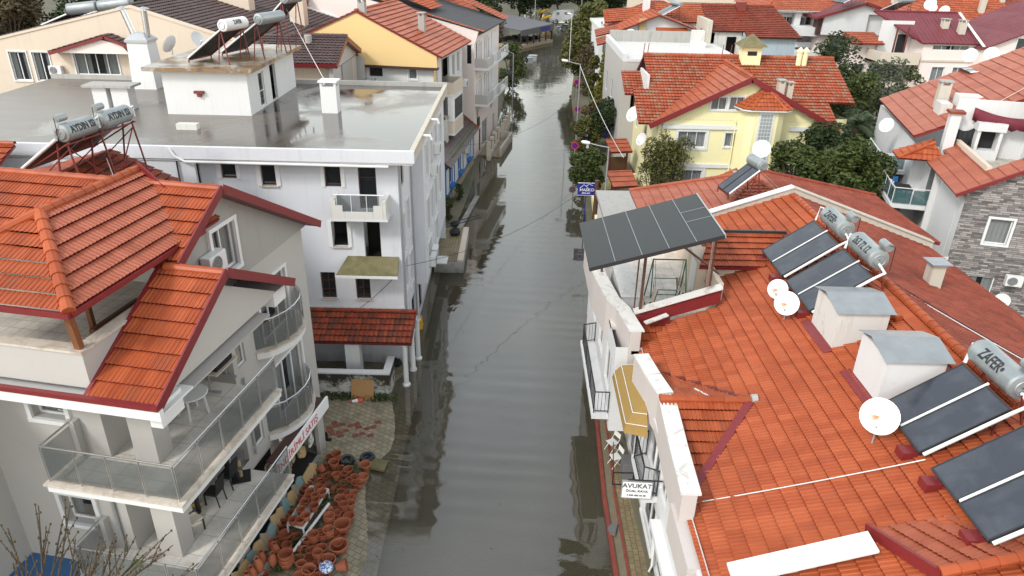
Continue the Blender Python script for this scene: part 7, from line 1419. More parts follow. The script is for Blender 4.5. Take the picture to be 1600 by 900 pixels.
def roof_heater(label, y0, y1, t0, t1, words, tankr=0.36, xlo=10.55, xhi=12.48, zl=8.3, zh=9.7, size=.42, group='solar water heaters on the long orange roof'):
    root = thing('solar_heater', label, 'solar heater', (xlo, (y0 + y1) / 2, rz(xlo)), 0, group); o = root.location.copy(); P = lambda x, y, z: Vector((x, y, z)) - o
    ym = (y0 + y1) / 2
    for (a, b) in ((y0, ym + .04), (ym - .04, y1)): panel(root, P(xlo, a, zl), P(xhi, a, zh), P(xhi, b, zh), P(xlo, b, zl))
    MB().obox(P(xlo, ym + .035, zl + .09), (xhi - xlo, 0, zh - zl), (0, -.07, 0), (0, 0, .04)).build('panel_strip', 'white_plastic', root)
    fr = MB()
    for y in (y0 - .25, y1 + .25):
        fr.bar(P(xhi - .1, y, zh - .1), P(xhi - .1, y, rz(xhi) + .05), .05); fr.bar(P(xhi + .55, y, 9.15), P(xhi + .3, y, 10.0), .05); fr.bar(P(xlo, y, zl - .03), P(xhi, y, zh - .05), .05); fr.bar(P(xhi - .1, y, zh - .15), P(xhi + .5, y, 9.2), .04)
    fr.bar(P(xhi - .1, y0, zh - .05), P(xhi - .1, y1, zh - .05), .05); fr.build('frame', 'rust_red', root)
    for y in (y0 - .3, y1 + .3): MB().box(*sorted((P(xlo - .35, y, 0).x, P(xlo + .05, y, 0).x)), P(0, y - .18, 0).y, P(0, y + .18, 0).y, P(0, 0, rz(xlo - .3) + .06).z, P(0, 0, rz(xlo) + .20).z).build('foot', 'red_gutter', root)
    if words is not None:
        tank(root, P(12.85, t1, 10.12), P(12.85, t0, 10.12), tankr, words, .62, size, flip=True, sx=.72)
        c = MB(); c.cyl(P(13.05, t1 - .12, 10.62), P(13.05, t1 + .42, 10.62), .15); c.build('header_tank', 'galv', root, smooth=True); MB().tube([P(13.2, t1 - .2, 9.8), P(13.2, t1 - .2, 10.7), P(13.0, t1 - .1, 10.7)], .018, 5).build('header_bracket', 'black_metal', root)
        pipe(root, [P(xlo + .05, y1 - .05, zl + .05), P(xhi - .1, y1 - .12, zh + .03), P(12.75, y1 - .1, 9.95), P(12.85, t1 - .08, 9.98)]); pipe(root, [P(12.5, y0 + .05, 9.75), P(12.72, y0 + .25, 10.25), P(12.85, t0 + .12, 10.25)])
    return root
roof_heater('pair of dark collectors with a silver tank lettered ZAFER, farthest along the roof', 28.0, 25.45, 27.75, 26.0, 'ZAFER•')
roof_heater('pair of dark collectors with a silver tank painted 263 72 12', 25.0, 22.5, 24.95, 23.15, '263 72 12', size=.40)
roof_heater('nearest complete heater with a ZAFER tank at the right edge of the frame', 16.9, 14.75, 17.0, 15.2, 'ZAFER•')
roof_heater('last pair of collectors cut off at the bottom right corner', 14.15, 11.75, 14.1, 12.4, 'ZAFER•')
# twin heater of the grey block's neighbour, on a red steel frame
def aydin():
    base = gb(-10, 11.5, 10.6); root = thing('solar_heater', 'twin silver tanks lettered AYDIN ISI on a red steel frame behind the grey block', 'solar heater', base, R(GYAW)); P = lambda u, v, z: Vector((u + 10, v - 11.5, z - 10.6))
    for (v0, v1) in ((9.95, 11.4), (11.85, 13.4)):
        tank(root, P(-9.85, v0, 13.5), P(-9.85, v1, 13.5), .33, 'AYDIN ISI', .38, .36, sx=.78); c = MB(); c.cyl(P(-9.95, v0 + .0, 14.0), P(-9.95, v0 + .42, 14.0), .13); c.build('header_tank', 'galv', root, smooth=True); MB().tube([P(-9.95, v0 - .1, 13.2), P(-9.95, v0 - .08, 14.05)], .015, 5).build('header_bracket', 'black_metal', root)
        panel(root, P(-11.9, v0 - .1, 11.95), P(-10.0, v0 - .1, 13.25), P(-10.0, v1 + .2, 13.25), P(-11.9, v1 + .2, 11.95)); pipe(root, [P(-11.9, v0 - .16, 12.02), P(-10.0, v0 - .16, 13.32)], .06); pipe(root, [P(-9.85, v1 + .04, 13.6), P(-9.8, v1 + .35, 13.7), P(-9.75, v1 + .3, 13.3)], .045)
    f = MB()
    for v in (9.9, 11.6, 13.4):
        f.bar(P(-9.7, v, 13.15), P(-9.35, v, 10.75), .05); f.bar(P(-10.1, v, 13.15), P(-10.5, v, 10.9), .05); f.bar(P(-11.8, v, 11.95), P(-9.6, v, 13.2), .05); f.bar(P(-9.75, v, 12.9), P(-11.2, v, 11.7), .035)
    f.bar(P(-9.7, 9.8, 13.12), P(-9.7, 13.6, 13.12), .05); f.bar(P(-9.4, 9.8, 11.2), P(-9.4, 13.6, 11.2), .06); f.bar(P(-9.68, 9.9, 13.0), P(-9.4, 11.6, 11.2), .035); f.bar(P(-9.68, 13.4, 13.0), P(-9.4, 11.6, 11.2), .035); f.build('frame', 'rust_red', root)
aydin()
def plain_heater(label, loc, yaw, words=None, mat='galv', w=1.9, run=1.7, rise=1.2, legs=.3, tanks=1, cmat=None, group=None):
    root = thing('solar_heater', label, 'solar heater', loc, R(yaw), group)
    for k in range(2): panel(root, (-run, (k - 1) * w / 2 + .02, legs), (0, (k - 1) * w / 2 + .02, legs + rise), (0, k * w / 2 - .02, legs + rise), (-run, k * w / 2 - .02, legs))
    tank(root, (.15, -w / 2, legs + rise + .3), (.15, w / 2, legs + rise + .3), .3, words, .4, .3, mat, sx=.8); f = MB()
    for y in (-w / 2, w / 2): f.bar((0, y, legs + rise), (.25, y, 0), .05); f.bar((-run, y, legs), (-run, y, 0), .05); f.bar((-.1, y, legs + rise - .1), (-.4, y, 0), .04)
    f.bar((0, -w / 2, legs + rise - .03), (0, w / 2, legs + rise - .03), .05); f.bar((-run, -w / 2, legs - .03), (-run, w / 2, legs - .03), .05); f.bar((-run, w / 2, legs - .03), (0, w / 2, legs + rise - .03), .05)
    f.build('frame', 'rust_red', root); pipe(root, [(-run, -w / 2 - .06, legs + .08), (0, -w / 2 - .06, legs + rise + .08)], .045); return root
plain_heater('white tank lettered ZAFER on the stained slab of the roof hut', (-15.0, 39.6, 13.75), -14, 'ZAFER', 'white_plastic', 1.9, 2.2, 1.5, .15)
plain_heater('silver tank heater right behind the white one on the roof hut', (-13.9, 42.2, 13.75), -14, None, 'galv', 2.3, 2.4, 1.6, .15)
plain_heater('highest silver tank on thin red stilts at the back of the roof hut', (-13.4, 45.0, 13.75), -14, None, 'galv', 1.7, 1.6, 1.4, 1.2)
def ridge_heater():
    Y = 57.0; p = [atY(px, py, Y) for (px, py) in ((108, 15), (152, 10), (156, 10), (205, 4))]; o = p[0].copy(); o.z = 12.6; root = thing('solar_heater', 'row of long dark grey tanks above collectors on the ridge at top left', 'solar heater', o)
    for (a, b) in ((p[0], p[1]), (p[2], p[3])): tank(root, a - o, b - o, .42, None, mat='zinc')
    for k in range(2):
        a = atY(66 + k * 48, 40 - k * 8, Y - .3); b = p[2 * k] - Vector((.1, .2, .35)); w = Vector((1.5, .8, .1)); panel(root, a - o, b - o, b + w - o, a + w - o); MB().tube([a - o + Vector((-.03, -.05, .05)), b - o + Vector((-.03, -.05, .05))], .06, 8).build('pipe', 'white_plastic', root, smooth=True)
    f = MB()
    for q in p: f.bar(q - o, Vector((q.x, q.y + .3, 13.2)) - o, .06)
    f.bar(p[0] - o - Vector((0, 0, .4)), p[3] - o - Vector((0, 0, .4)), .06); f.build('frame', 'rust_red', root)
ridge_heater()
plain_heater('heater with two pale collectors on the low salmon roof below the yellow house', (12.6, 36.9, 7.9), 10, None, 'galv', 1.3, 1.5, 1.2, .25)
plain_heater('grey collector lying on the terraced salmon roof near the rusty dishes', (36.5, 55.2, 11.4), -10, None, 'galv', 2.0, 3.0, .5, .3)
for k, (x, y, z, lab) in enumerate(((73.5, 106, 13.0, 'left of two bright collectors on the far roof at top right'), (82.5, 107, 13.2, 'right of two bright collectors on the far roof at top right'), (48.5, 97, 12.2, 'small blue collector with a dark tank behind the wine-red roof'), (18.8, 92.0, 11.6, 'white collector sloping over the orange roof behind the grey terrace'), (43.5, 99.5, 13.2, 'flat grey collector on the wine-red gable'))): plain_heater(lab, (x, y, z), -60 if k < 3 else 10, None, 'galv', 2.6, 2.6, 1.3, .2, group='solar heaters on the far roofs')
for k, (x, y) in enumerate(((-20.2, 72.2), (-19.0, 74.2))):
    root = thing('water_tank', ('nearer' if k == 0 else 'farther') + ' of two round silver tanks beside the sand-coloured gable', 'tank', (x, y, 13.4), 0, 'round silver tanks'); tank(root, (-.2, -1.0, 1.3), (.2, 1.0, 1.3), .5); MB().bar((0, -.6, 1.0), (0, -.6, -1.2), .06).build('leg', 'rust_red', root); MB().bar((0, .6, 1.0), (0, .6, -1.2), .06).build('leg', 'rust_red', root)

# ---------------------------------------------------------------- satellite dishes
def dish(label, loc, r, face, mat='dishrust', mast=.5, group='satellite dishes', tilt=.45):
    root = thing('satellite_dish', label, 'satellite dish', loc, 0, group); a = R(face); n = Vector((math.cos(a) * math.cos(tilt), math.sin(a) * math.cos(tilt), math.sin(tilt))); c = Vector((0, 0, mast)); prof = [(r * k / 6, .22 * r * (k / 6) ** 2) for k in range(7)]
    m = MB(); m.lathe([(.004, 0)] + prof[1:] + [(r * 1.03, .22 * r), (r, .19 * r)] + [(p[0], p[1] - .02) for p in reversed(prof[:-1])], Vector((0, 0, 0)), 26, n); o = m.build('reflector', mat, root, smooth=True); o.location = c
    p = MB(); p.tube([(0, 0, -.15), c - n * .05], .025, 6); p.build('mast', 'grey_metal', root); s = MB(); f = c + n * r * 1.0 - Vector((0, 0, r * .55)); s.tube([c - Vector((0, 0, r * .85)) + n * .1, f], .014, 5); s.build('feed_arm', 'black_metal', root); h = MB(); h.cyl(f, f + (c - f).normalized() * .12, .035); h.build('feed_horn', 'white_plastic', root); return root
for (lab, px, py, z, r, fc, mt, ms) in (
    ('rust-stained dish beside the nearest collector on the long orange roof', 1375, 650, 8.75, .48, 235, 'dishrust', .75), ('front dish of the pair next to the first white vent box', 1230, 474, 8.5, .42, 235, 'dishrust', .6), ('rear dish of the pair next to the first white vent box', 1216, 452, 8.5, .36, 235, 'dishrust', .6),
    ('white dish on a red mast over the salmon roof, seen against the glass-block tower', 1190, 233, 9.2, .5, 250, 'white_paint', 1.3), ('upper white dish on the street corner of the yellow house', 990, 179, 6.6, .66, 215, 'white_paint', .5), ('lower white dish in the ivy on the yellow house', 1003, 218, 4.6, .55, 210, 'white_paint', .4),
    ('big white dish under the eave of the terraced salmon house', 1386, 196, 8.6, .5, 215, 'white_paint', .3), ('white dish on the garden side below the glass balconies', 1386, 291, 5.6, .5, 215, 'white_paint', .3), ('upper large dish at the right frame edge', 1597, 110, 12.3, .62, 200, 'white_paint', .5), ('lower large dish at the right frame edge', 1600, 134, 11.9, .55, 200, 'white_paint', .4),
    ('left rust-centred dish before the beige block', 1516, 87, 11.0, .62, 225, 'dishrust', .5), ('middle plain dish beside the grey collector', 1549, 84, 12.2, .52, 225, 'white_paint', .6), ('right rust-stained dish beside the grey collector', 1565, 92, 12.0, .52, 225, 'dishrust', .5), ('large dish lying against the white gable behind the grey roof terrace', 984, 58, 10.1, .85, 235, 'white_paint', .3),
    ('left white dish on the far roofs at top right', 1454, 7, 13.6, .7, 225, 'white_paint', .8), ('rusty brown dish on the far roofs at top right', 1458, 13, 13.0, .5, 225, 'dishrust', .6), ('right white dish on the far roofs at top right', 1476, 17, 12.6, .62, 225, 'white_paint', .8), ('edge-on white dish at the left corner of the roof hut slab', 267, 70, 14.3, .5, 165, 'white_paint', .4), ('tilted white dish left of the collectors on the roof hut', 308, 62, 14.4, .45, 335, 'white_paint', .4), ('round dish on the slate house at its foot by the air conditioner', 1566, 470, 2.0, .4, 225, 'white_paint', .3)):
    c = at(px, py, z); dish(lab, (c.x, c.y, z - ms), r, fc, mt, ms)

# ---------------------------------------------------------------- air conditioners
def make_ac(label, loc, face, w=.85, h=.6, d=.32, group='air conditioners'):
    root = thing('air_conditioner', label, 'air conditioner', loc, R(face) + PI / 2, group); b = MB(); b.box(-w / 2, w / 2, -d, 0, 0, h); b.build('housing', 'white_plastic', root, bevel=.015)
    g = MB(); g.lathe([(.01, .006), (h * .40, .006), (h * .42, .018), (h * .44, 0)], (-w * .12, -d - .002, h * .5), 20, (0, -1, 0)); g.build('fan_grille', 'grey_metal', root); s = MB()
    for k in range(5): s.lathe([(h * .07 * (k + 1), .02), (h * .07 * (k + 1) + .012, .02)], (-w * .12, -d - .002, h * .5), 18, (0, -1, 0))
    s.build('grille_rings', 'black_metal', root); k = MB(); k.box(-w / 2 + .08, -w / 2 + .12, -d, .05, -.05, 0); k.box(w / 2 - .12, w / 2 - .08, -d, .05, -.05, 0); k.build('bracket', 'grey_metal', root); return root
q = gb(-1.6 * K + .04, 4.72 * K, kz(12.08))
for (lab, loc, fc) in (('air conditioner under the white attic window of the grey block', q, -10), ('upper air conditioner on the street side of the white block', (-4.70, 41.3, 8.6), 0), ('lower air conditioner on the street side of the white block', (-4.70, 39.4, 7.9), 0), ('nearer of the two white units standing over the deck by the water', (-4.7, 37.6, 3.1), 0), ('farther of the two white units standing over the deck by the water', (-4.7, 38.7, 3.1), 0),
        ('air conditioner on the slate-clad wall by the white pipe', gb(0, 0, 0) * 0 + Vector((28.15, 36.72, 3.0)), 255), ('air conditioner on the cream wall left of the bay', (-31.8, 50.95, 10.9), 270), ('air conditioner beside the balcony of the brown-roofed house', (-12.05, 59.4, 9.0), 0), ('air conditioner on the blue cottage wall', (-4.5, 64.2, 2.4), -6), ('air conditioner on the sand-coloured house', (-4.7, 65.6, 8.0), -8), ('white unit at the foot of the long orange house near its door', (5.0, 14.6, 1.1), 180), ('unit on the top of the narrow white street house', (11.4, 100, 9.95), 200), ('second unit on the top of the narrow white street house', (12.8, 100.5, 9.95), 250)): make_ac(lab, loc, fc)

# ---------------------------------------------------------------- pergola roof and the terrace furniture
def pergola():
    root = thing('pergola', 'dark charcoal panelled pergola roof tilted over the roof terrace', 'pergola', (5.2, 26.4, 6.2)); o = Vector((5.2, 26.4, 6.2)); P = lambda x, y, z: Vector((x, y, z)) - o
    a, b, c, d = P(2.85, 24.1, 9.0), P(7.65, 24.1, 10.42), P(7.65, 28.75, 10.42), P(2.85, 28.75, 9.0); n = (b - a).cross(d - a).normalized(); s = MB().prism([a, b, c, d], n * .14); so = s.build('roof_panel', 'charcoal', root)
    L = (b - a); sm = MB()
    for k in (1, 2, 3, 4): p = a + L * k / 5; sm.obox(p + n * .141 - L.normalized() * .011, L.normalized() * .022, d - a, n * .012)
    sm.obox(a + L * .8 + (d - a) * .42 + n * .141, L * .2, (d - a) * .006, n * .008); sm.obox(a + L * .8 + (d - a) * .64 + n * .141, L * .2, (d - a) * .006, n * .008); sm.build('seams', 'zinc', so)
    e = MB(); e.obox(b + n * .0, L.normalized() * .05, d - a, n * .16); e.build('edge_trim', 'grey_metal', so); e = MB(); e.obox(a - Vector((0, .03, 0)), L, (0, .03, 0), n * .15); e.build('edge_trim', 'black_metal', so)
    for (x, y, zb, zt, m, w) in ((5.05, 25.0, 7.0, 9.55, 'brown_wood', .1), (4.85, 25.2, 6.2, 9.5, 'brown_wood', .05), (7.5, 24.9, 8.1, 10.3, 'steel', .07), (7.62, 24.95, 8.1, 10.3, 'brown_wood', .06), (3.9, 28.5, 7.0, 9.25, 'brown_wood', .1)): p = MB(); p.bar(P(x, y, zb), P(x, y, zt), w); p.build('post', m, root)
    m = MB(); m.bar(P(6.6, 26.2, 9.3), P(8.0, 25.2, 8.5), .07); m.build('brace', 'brown_wood', root)
pergola()
def chair(name, label, loc, rz_, frame='brown_wood', seat='cream_cloth', group=None, hb=.92):
    root = thing(name, label, 'chair', loc, R(rz_), group); MB().box(-.22, .22, -.22, .22, .42, .49).build('seat', seat, root, bevel=.02); MB().obox((-.2, .2, .55), (.4, 0, 0), (0, .07, 0), (0, .07, hb - .55)).build('backrest', seat, root, bevel=.015)
    for (x, y) in ((-.2, -.2), (.2, -.2)): MB().bar((x, y, 0), (x, y, .42), .04).build('leg', frame, root)
    for x in (-.2, .2): MB().tube([(x, .26, 0), (x, .2, .42), (x, .32, hb)], .022, 6).build('leg', frame, root)
    return root
chair('terrace_chair', 'padded cream chair in front of the green swing frame', (5.65, 26.6, 6.2), -80, group='padded terrace chairs'); chair('terrace_chair', 'padded cream chair by the terrace door', (7.35, 27.6, 6.2), 30, group='padded terrace chairs')
def swing():
    root = thing('garden_swing', 'green metal swing frame with hanging bench under the pergola', 'swing', (6.5, 27.2, 6.2)); f = MB()
    for x in (-.75, .75): MB().tube([(x, -.7, 0), (x * .9, 0, 2.0), (x, .7, 0)], .028, 6).build('frame', 'bin_green', root)
    MB().tube([(-.7, 0, 2.0), (.7, 0, 2.0)], .03, 6).build('crossbar', 'bin_green', root); MB().tube([(-.5, -.25, .5), (.5, -.25, .5), (.5, .2, .5), (-.5, .2, .5), (-.5, -.25, .5)], .02, 6).build('bench', 'bin_green', root); MB().tube([(-.5, .2, .5), (-.5, .3, 1.0), (.5, .3, 1.0), (.5, .2, .5)], .02, 6).build('bench_back', 'bin_green', root)
    for x in (-.45, .45): MB().tube([(x, 0, .55), (x * 1.3, 0, 1.98)], .01, 4).build('hanger', 'black_metal', root)
swing()
# ---------------------------------------------------------------- things on the grey block's balconies
f2, f1 = kz(8.7) + .013, kz(5.7) + .013
def round_table():
    root = thing('round_table', 'round white plastic table under the small gable on the upper balcony', 'table', gb(-1.75 * K + .08, 3.3 * K - .2, f2), R(10)); MB().lathe([(.01, .70), (.48, .70), (.5, .72), (.48, .745), (.01, .745)], n=28).build('tabletop', 'white_plastic', root, smooth=True)
    for a in range(4): MB().tube([(math.cos(a * PI / 2) * .36, math.sin(a * PI / 2) * .36, .70), (math.cos(a * PI / 2) * .42, math.sin(a * PI / 2) * .42, 0)], .035, 8).build('leg', 'white_plastic', root)
round_table()
def folding_table():
    p = gb(-1.78 * K, 4.5 * K, f2); root = thing('folding_table', 'folding table carrying the black crate on the upper balcony', 'table', p, R(GYAW)); MB().box(-.4, .4, -.6, .6, .70, .74).build('tabletop', 'wall_beige', root)
    for y in (-.45, .45): MB().tube([(0, y, .7), (0, y, .08)], .025, 6).build('leg', 'grey_metal', root); MB().box(-.35, .35, y - .03, y + .03, .02, .08).build('foot', 'grey_metal', root)
    c = thing('crate', 'open black crate of laundry and odds and ends on the folding table', 'crate', p + Vector((0, 0, .742)), R(GYAW)); b = MB(); b.box(-.3, .3, -.42, .42, 0, .03)
    for k in range(4): b.box(-.32, .32, -.44, -.42, .05 + k * .08, .1 + k * .08); b.box(-.32, .32, .42, .44, .05 + k * .08, .1 + k * .08); b.box(-.32, -.3, -.42, .42, .05 + k * .08, .1 + k * .08); b.box(.3, .32, -.42, .42, .05 + k * .08, .1 + k * .08)
    b.build('crate_body', 'black_cloth', c); r = random.Random(3); t = MB()
    for k in range(14): x, y = r.uniform(-.22, .22), r.uniform(-.3, .3); t.lathe([(.002, .1), (.1, .06), (.08, -.05), (.002, -.08)], (x, y, .3 + r.uniform(-.04, .06)), 7, (r.uniform(-1, 1), r.uniform(-1, 1), .6))
    tag(t.build('contents', 'curtain', c), kind='stuff')
folding_table()
def dining():
    root = thing('dining_table', 'long dark dining table on the lower balcony', 'table', gb(-2.15 * K, 3.45 * K, f1), R(GYAW)); MB().box(-.45, .45, -.95, .95, .70, .76).build('tabletop', 'black_metal', root)
    for x in (-.38, .38):
        for y in (-.88, .88): MB().box(x - .05, x + .05, y - .05, y + .05, 0, .70).build('leg', 'black_metal', root)
    for k, (u, v, a, lab) in enumerate(((-2.15 * K + .62, 3.45 * K - .35, -90, 'black high-backed chair at the dining table, nearer one on the street side'), (-2.15 * K + .62, 3.45 * K + .45, -90, 'black high-backed chair at the dining table, farther one on the street side'), (-2.15 * K, 3.45 * K + 1.2, 0, 'black chair at the far end of the dining table'))):
        chair('dining_chair', lab, gb(u, v, f1), GYAW + a, 'black_metal', 'black_cloth', 'black dining chairs', 1.05)
dining()
def small_balcony_things():
    t = thing('tub', 'yellow rimmed plastic tub under the dining table end', 'tub', gb(-1.95 * K, 2.6 * K - .1, f1), R(10)); m = MB(); m.add([(-.22, -.3, 0), (.22, -.3, 0), (.22, .3, 0), (-.22, .3, 0), (-.28, -.36, .16), (.28, -.36, .16), (.28, .36, .16), (-.28, .36, .16)], [(3, 2, 1, 0), (0, 1, 5, 4), (1, 2, 6, 5), (2, 3, 7, 6), (3, 0, 4, 7)]); m.build('tub_body', 'yellow_tub', t); MB().box(-.2, .2, -.27, .27, .06, .09).build('tub_filling', 'concrete', t)
    chair('folding_chair', 'cream folding chair behind the lower balcony pillar', gb(-1.55 * K, 2.05 * K, f1), 60, 'black_metal', 'cream_cloth')
    c = thing('cat_tree', 'cat scratching post with dark carpeted platforms at the end of the lower balcony', 'cat tree', gb(-1.7 * K + .3, 4.75 * K - .6, f1), R(20)); MB().box(-.3, .3, -.3, .3, 0, .05).build('base', 'black_cloth', c); MB().cyl((0, 0, .05), (0, 0, .85), .06).build('post', 'stone_tan', c); MB().box(-.25, .1, -.2, .2, .42, .47).build('shelf', 'rubber_grey', c); MB().box(-.2, .2, -.2, .2, .85, .9).build('platform', 'rubber_grey', c)
    b = thing('broom', 'broom with a red handle and bright green head lying on the lower balcony', 'broom', gb(-2.35 * K + .1, .75 * K, f1), R(18)); MB().tube([(0, 0, .05), (1.25, .35, .12)], .013, 6).build('handle', 'maroon_cloth', b); h = MB(); h.box(-.12, .02, -.18, .18, .0, .06); h.box(-.16, .06, -.18, -.06, .0, .09); h.box(-.16, .06, .06, .18, .0, .09); h.build('head', 'green_plastic', b)
    p = thing('wooden_pallet', 'weathered slatted wooden bench on the roof terrace under the tiled pavilion', 'bench', gb(-2.3 * K, 2.6 * K, kz(11.3) + .13), R(GYAW)); m = MB()
    for k in range(8): m.box(-.62 + k * .16, -.5 + k * .16, -.9, .9, .42, .46)
    m.build('slats', 'brown_wood', p); MB().box(-.66, .66, -.9, -.8, .3, .42).build('rail', 'timber', p); MB().box(-.66, .66, .8, .9, .3, .42).build('rail', 'timber', p)
    for x in (-.6, .6):
        for y in (-.85, .85): MB().box(x - .04, x + .04, y - .04, y + .04, 0, .3).build('leg', 'timber', p)
small_balcony_things()
# ---------------------------------------------------------------- terracotta pots before the shop
def pot_mesh(prof):
    mb = MB(); mb.lathe(prof, n=18); me_o = mb.build('pot_proto', 'pot', smooth=True); me = me_o.data; bpy.data.objects.remove(me_o); return me
PM = {'plain': pot_mesh([(.02, 0), (.66, 0), (.92, 1.25), (1.0, 1.27), (1.03, 1.55), (.93, 1.55), (.90, 1.3), (.62, .12), (.01, .1)]), 'tall': pot_mesh([(.02, 0), (.70, 0), (.94, 1.9), (1.0, 1.95), (1.03, 2.3), (.94, 2.3), (.9, 1.95), (.66, .2), (.01, .18)]),
      'stack': pot_mesh([(.02, 0), (.66, 0), (.92, 1.0), (1.03, 1.02), (1.03, 1.3), (.86, 1.32), (.92, 1.6), (1.0, 1.62), (1.0, 1.9), (.84, 1.92), (.95, 2.3), (1.03, 2.32), (1.03, 2.55), (.93, 2.55), (.9, 2.2), (.7, 1.6), (.01, 1.5)]),
      'bowl': pot_mesh([(.02, 0), (.5, 0), (.85, .35), (1.02, .8), (1.0, 1.05), (1.06, 1.1), (.98, 1.15), (.9, 1.0), (.9, .75), (.6, .2), (.01, .15)]), 'urn': pot_mesh([(.02, 0), (.55, 0), (.95, 1.2), (1.0, 2.0), (.7, 3.0), (.45, 3.4), (.42, 3.7), (.6, 3.95), (.52, 3.97), (.34, 3.7), (.3, 3.2), (.01, 3.0)])}
PL = {'plain': 'plain terracotta flowerpot packed among the others before the shop', 'tall': 'tall straight terracotta pot rising above the others before the shop', 'stack': 'stack of nested terracotta pots on the shop forecourt', 'bowl': 'wide terracotta bowl planter among the pots before the shop', 'urn': 'tall clay amphora standing at the bottom corner of the shop front', 'bench': 'terracotta flowerpot standing on the long white bench', 'tip': 'terracotta flowerpot tipped on its side among the pots'}
PG = {'plain': 'plain flowerpots before the shop', 'tall': 'tall pots before the shop', 'stack': 'stacks of pots before the shop', 'bowl': 'bowl planters before the shop', 'urn': 'clay amphoras before the shop', 'bench': 'flowerpots on the white bench', 'tip': 'tipped flowerpots'}
prnd = random.Random(12)
def pot(px, py, r, kind='plain', z=None, lab=None):
    m = PM['plain' if kind in ('bench', 'tip') else kind]; hh = {'plain': 1.55, 'bench': 1.55, 'tip': 1.2, 'tall': 2.3, 'stack': 2.55, 'bowl': 1.15, 'urn': 3.95}[kind] * r
    zb = z if z is not None else .07; p = at(px, py, zb + hh); o = bpy.data.objects.new('flowerpot' if kind != 'urn' else 'clay_urn', m); COL.objects.link(o); o.location = (p.x, p.y, zb if kind != 'tip' else zb + r); o.scale = (r, r, r); o.rotation_euler = (prnd.uniform(-.06, .06), prnd.uniform(-.06, .06), prnd.uniform(0, 6)) if kind != 'tip' else (R(prnd.uniform(60, 85)), 0, prnd.uniform(0, 6))
    tag(o, lab or PL[kind], 'pot', PG[kind]); return o
A = lambda x, y: (430 + x / 7.5, 690 + y / 7.5)
B = lambda x, y: (380 + x / 8, 790 + y / 8)
for (x, y, r, k) in ((715, 130, 48, 'tall'), (630, 165, 35, 'plain'), (685, 225, 48, 'tall'), (565, 285, 40, 'plain'), (625, 275, 32, 'plain'), (495, 310, 38, 'plain'), (570, 345, 40, 'tip'), (415, 405, 38, 'plain'), (705, 380, 38, 'tall'), (585, 400, 36, 'plain'), (635, 375, 32, 'plain'), (545, 395, 28, 'plain'), (755, 380, 30, 'plain'), (815, 360, 38, 'plain'), (855, 315, 45, 'plain'), (780, 290, 35, 'tip'), (1050, 255, 50, 'plain'), (1020, 400, 52, 'bowl'), (925, 405, 42, 'plain'), (860, 435, 32, 'plain'), (935, 470, 38, 'plain'), (985, 490, 30, 'plain'), (795, 475, 38, 'plain'), (500, 440, 40, 'tip'), (385, 495, 42, 'plain'), (540, 480, 38, 'plain'), (345, 545, 40, 'plain'), (615, 515, 38, 'plain'), (735, 520, 32, 'plain'), (815, 530, 35, 'plain'), (680, 570, 34, 'plain'), (765, 580, 38, 'plain'), (840, 595, 34, 'plain'), (920, 590, 38, 'plain'), (870, 640, 36, 'stack'), (755, 655, 50, 'plain'), (710, 725, 34, 'plain'), (795, 725, 42, 'stack'), (870, 710, 40, 'tall'), (665, 780, 35, 'tip'), (725, 785, 32, 'plain'), (635, 830, 38, 'plain'), (710, 830, 38, 'stack'), (280, 650, 35, 'plain'), (190, 825, 35, 'plain'), (125, 885, 40, 'plain'), (205, 890, 38, 'plain'), (620, 880, 42, 'stack'), (755, 850, 35, 'tip')): pot(*A(x, y), r / 7.5 / 30, k)
for (x, y, r) in ((400, 575, 40), (505, 525, 38), (545, 575, 42), (470, 610, 36), (375, 640, 36), (470, 665, 34), (340, 690, 38), (450, 740, 42), (300, 780, 38), (355, 850, 42)): pot(*A(x, y), r / 7.5 / 30, 'bench', .62)
for (x, y) in ((705, 165), (620, 165)): pot(*B(x, y), 43 / 8 / 31, 'bench', .62)
pot(*A(860, 862), 50 / 7.5 / 30, 'bowl', lab='oval terracotta basket planter with a loop handle at the edge of the pots')
for (x, y, r, k) in ((490, 205, 48, 'plain'), (380, 355, 50, 'plain'), (525, 345, 62, 'bowl'), (565, 410, 42, 'plain'), (455, 460, 42, 'plain'), (535, 480, 45, 'stack'), (650, 375, 45, 'bowl'), (1065, 120, 50, 'stack'), (1090, 165, 42, 'stack'), (1235, 215, 75, 'plain'), (870, 350, 50, 'stack'), (985, 345, 42, 'stack'), (1065, 285, 50, 'stack'), (1160, 350, 42, 'plain'), (1240, 355, 38, 'plain'), (950, 325, 40, 'stack'), (775, 420, 38, 'stack'), (840, 550, 45, 'plain'), (970, 525, 55, 'plain'), (880, 530, 40, 'plain'), (925, 570, 45, 'stack'), (690, 530, 50, 'tip'), (525, 600, 65, 'stack'), (690, 655, 52, 'plain'), (735, 620, 38, 'plain'), (825, 640, 60, 'bowl'), (715, 715, 42, 'tall'), (810, 780, 60, 'plain'), (1050, 670, 75, 'bowl'), (1170, 760, 55, 'tip'), (900, 740, 45, 'plain'), (960, 740, 38, 'plain'), (720, 880, 75, 'bowl'), (930, 870, 42, 'plain'), (1020, 860, 45, 'plain'), (240, 860, 55, 'bowl'), (1060, 645, 50, 'plain')): pot(*B(x, y), r / 8 / 31, k)
pot(*B(1195, 480), 82 / 8 / 31, 'bowl', lab='big round terracotta bowl holding a smaller pot, out on the wet setts')
pot(*B(1190, 450), 48 / 8 / 31, 'plain', .12, lab='smaller pot sitting inside the big round bowl on the wet setts')
for (x, y, r) in ((210, 565, 40), (345, 590, 38), (395, 470, 40), (180, 640, 42), (90, 750, 40), (350, 430, 34), (30, 820, 42)): pot(*B(x, y), r / 8 / 31, 'urn', .3)
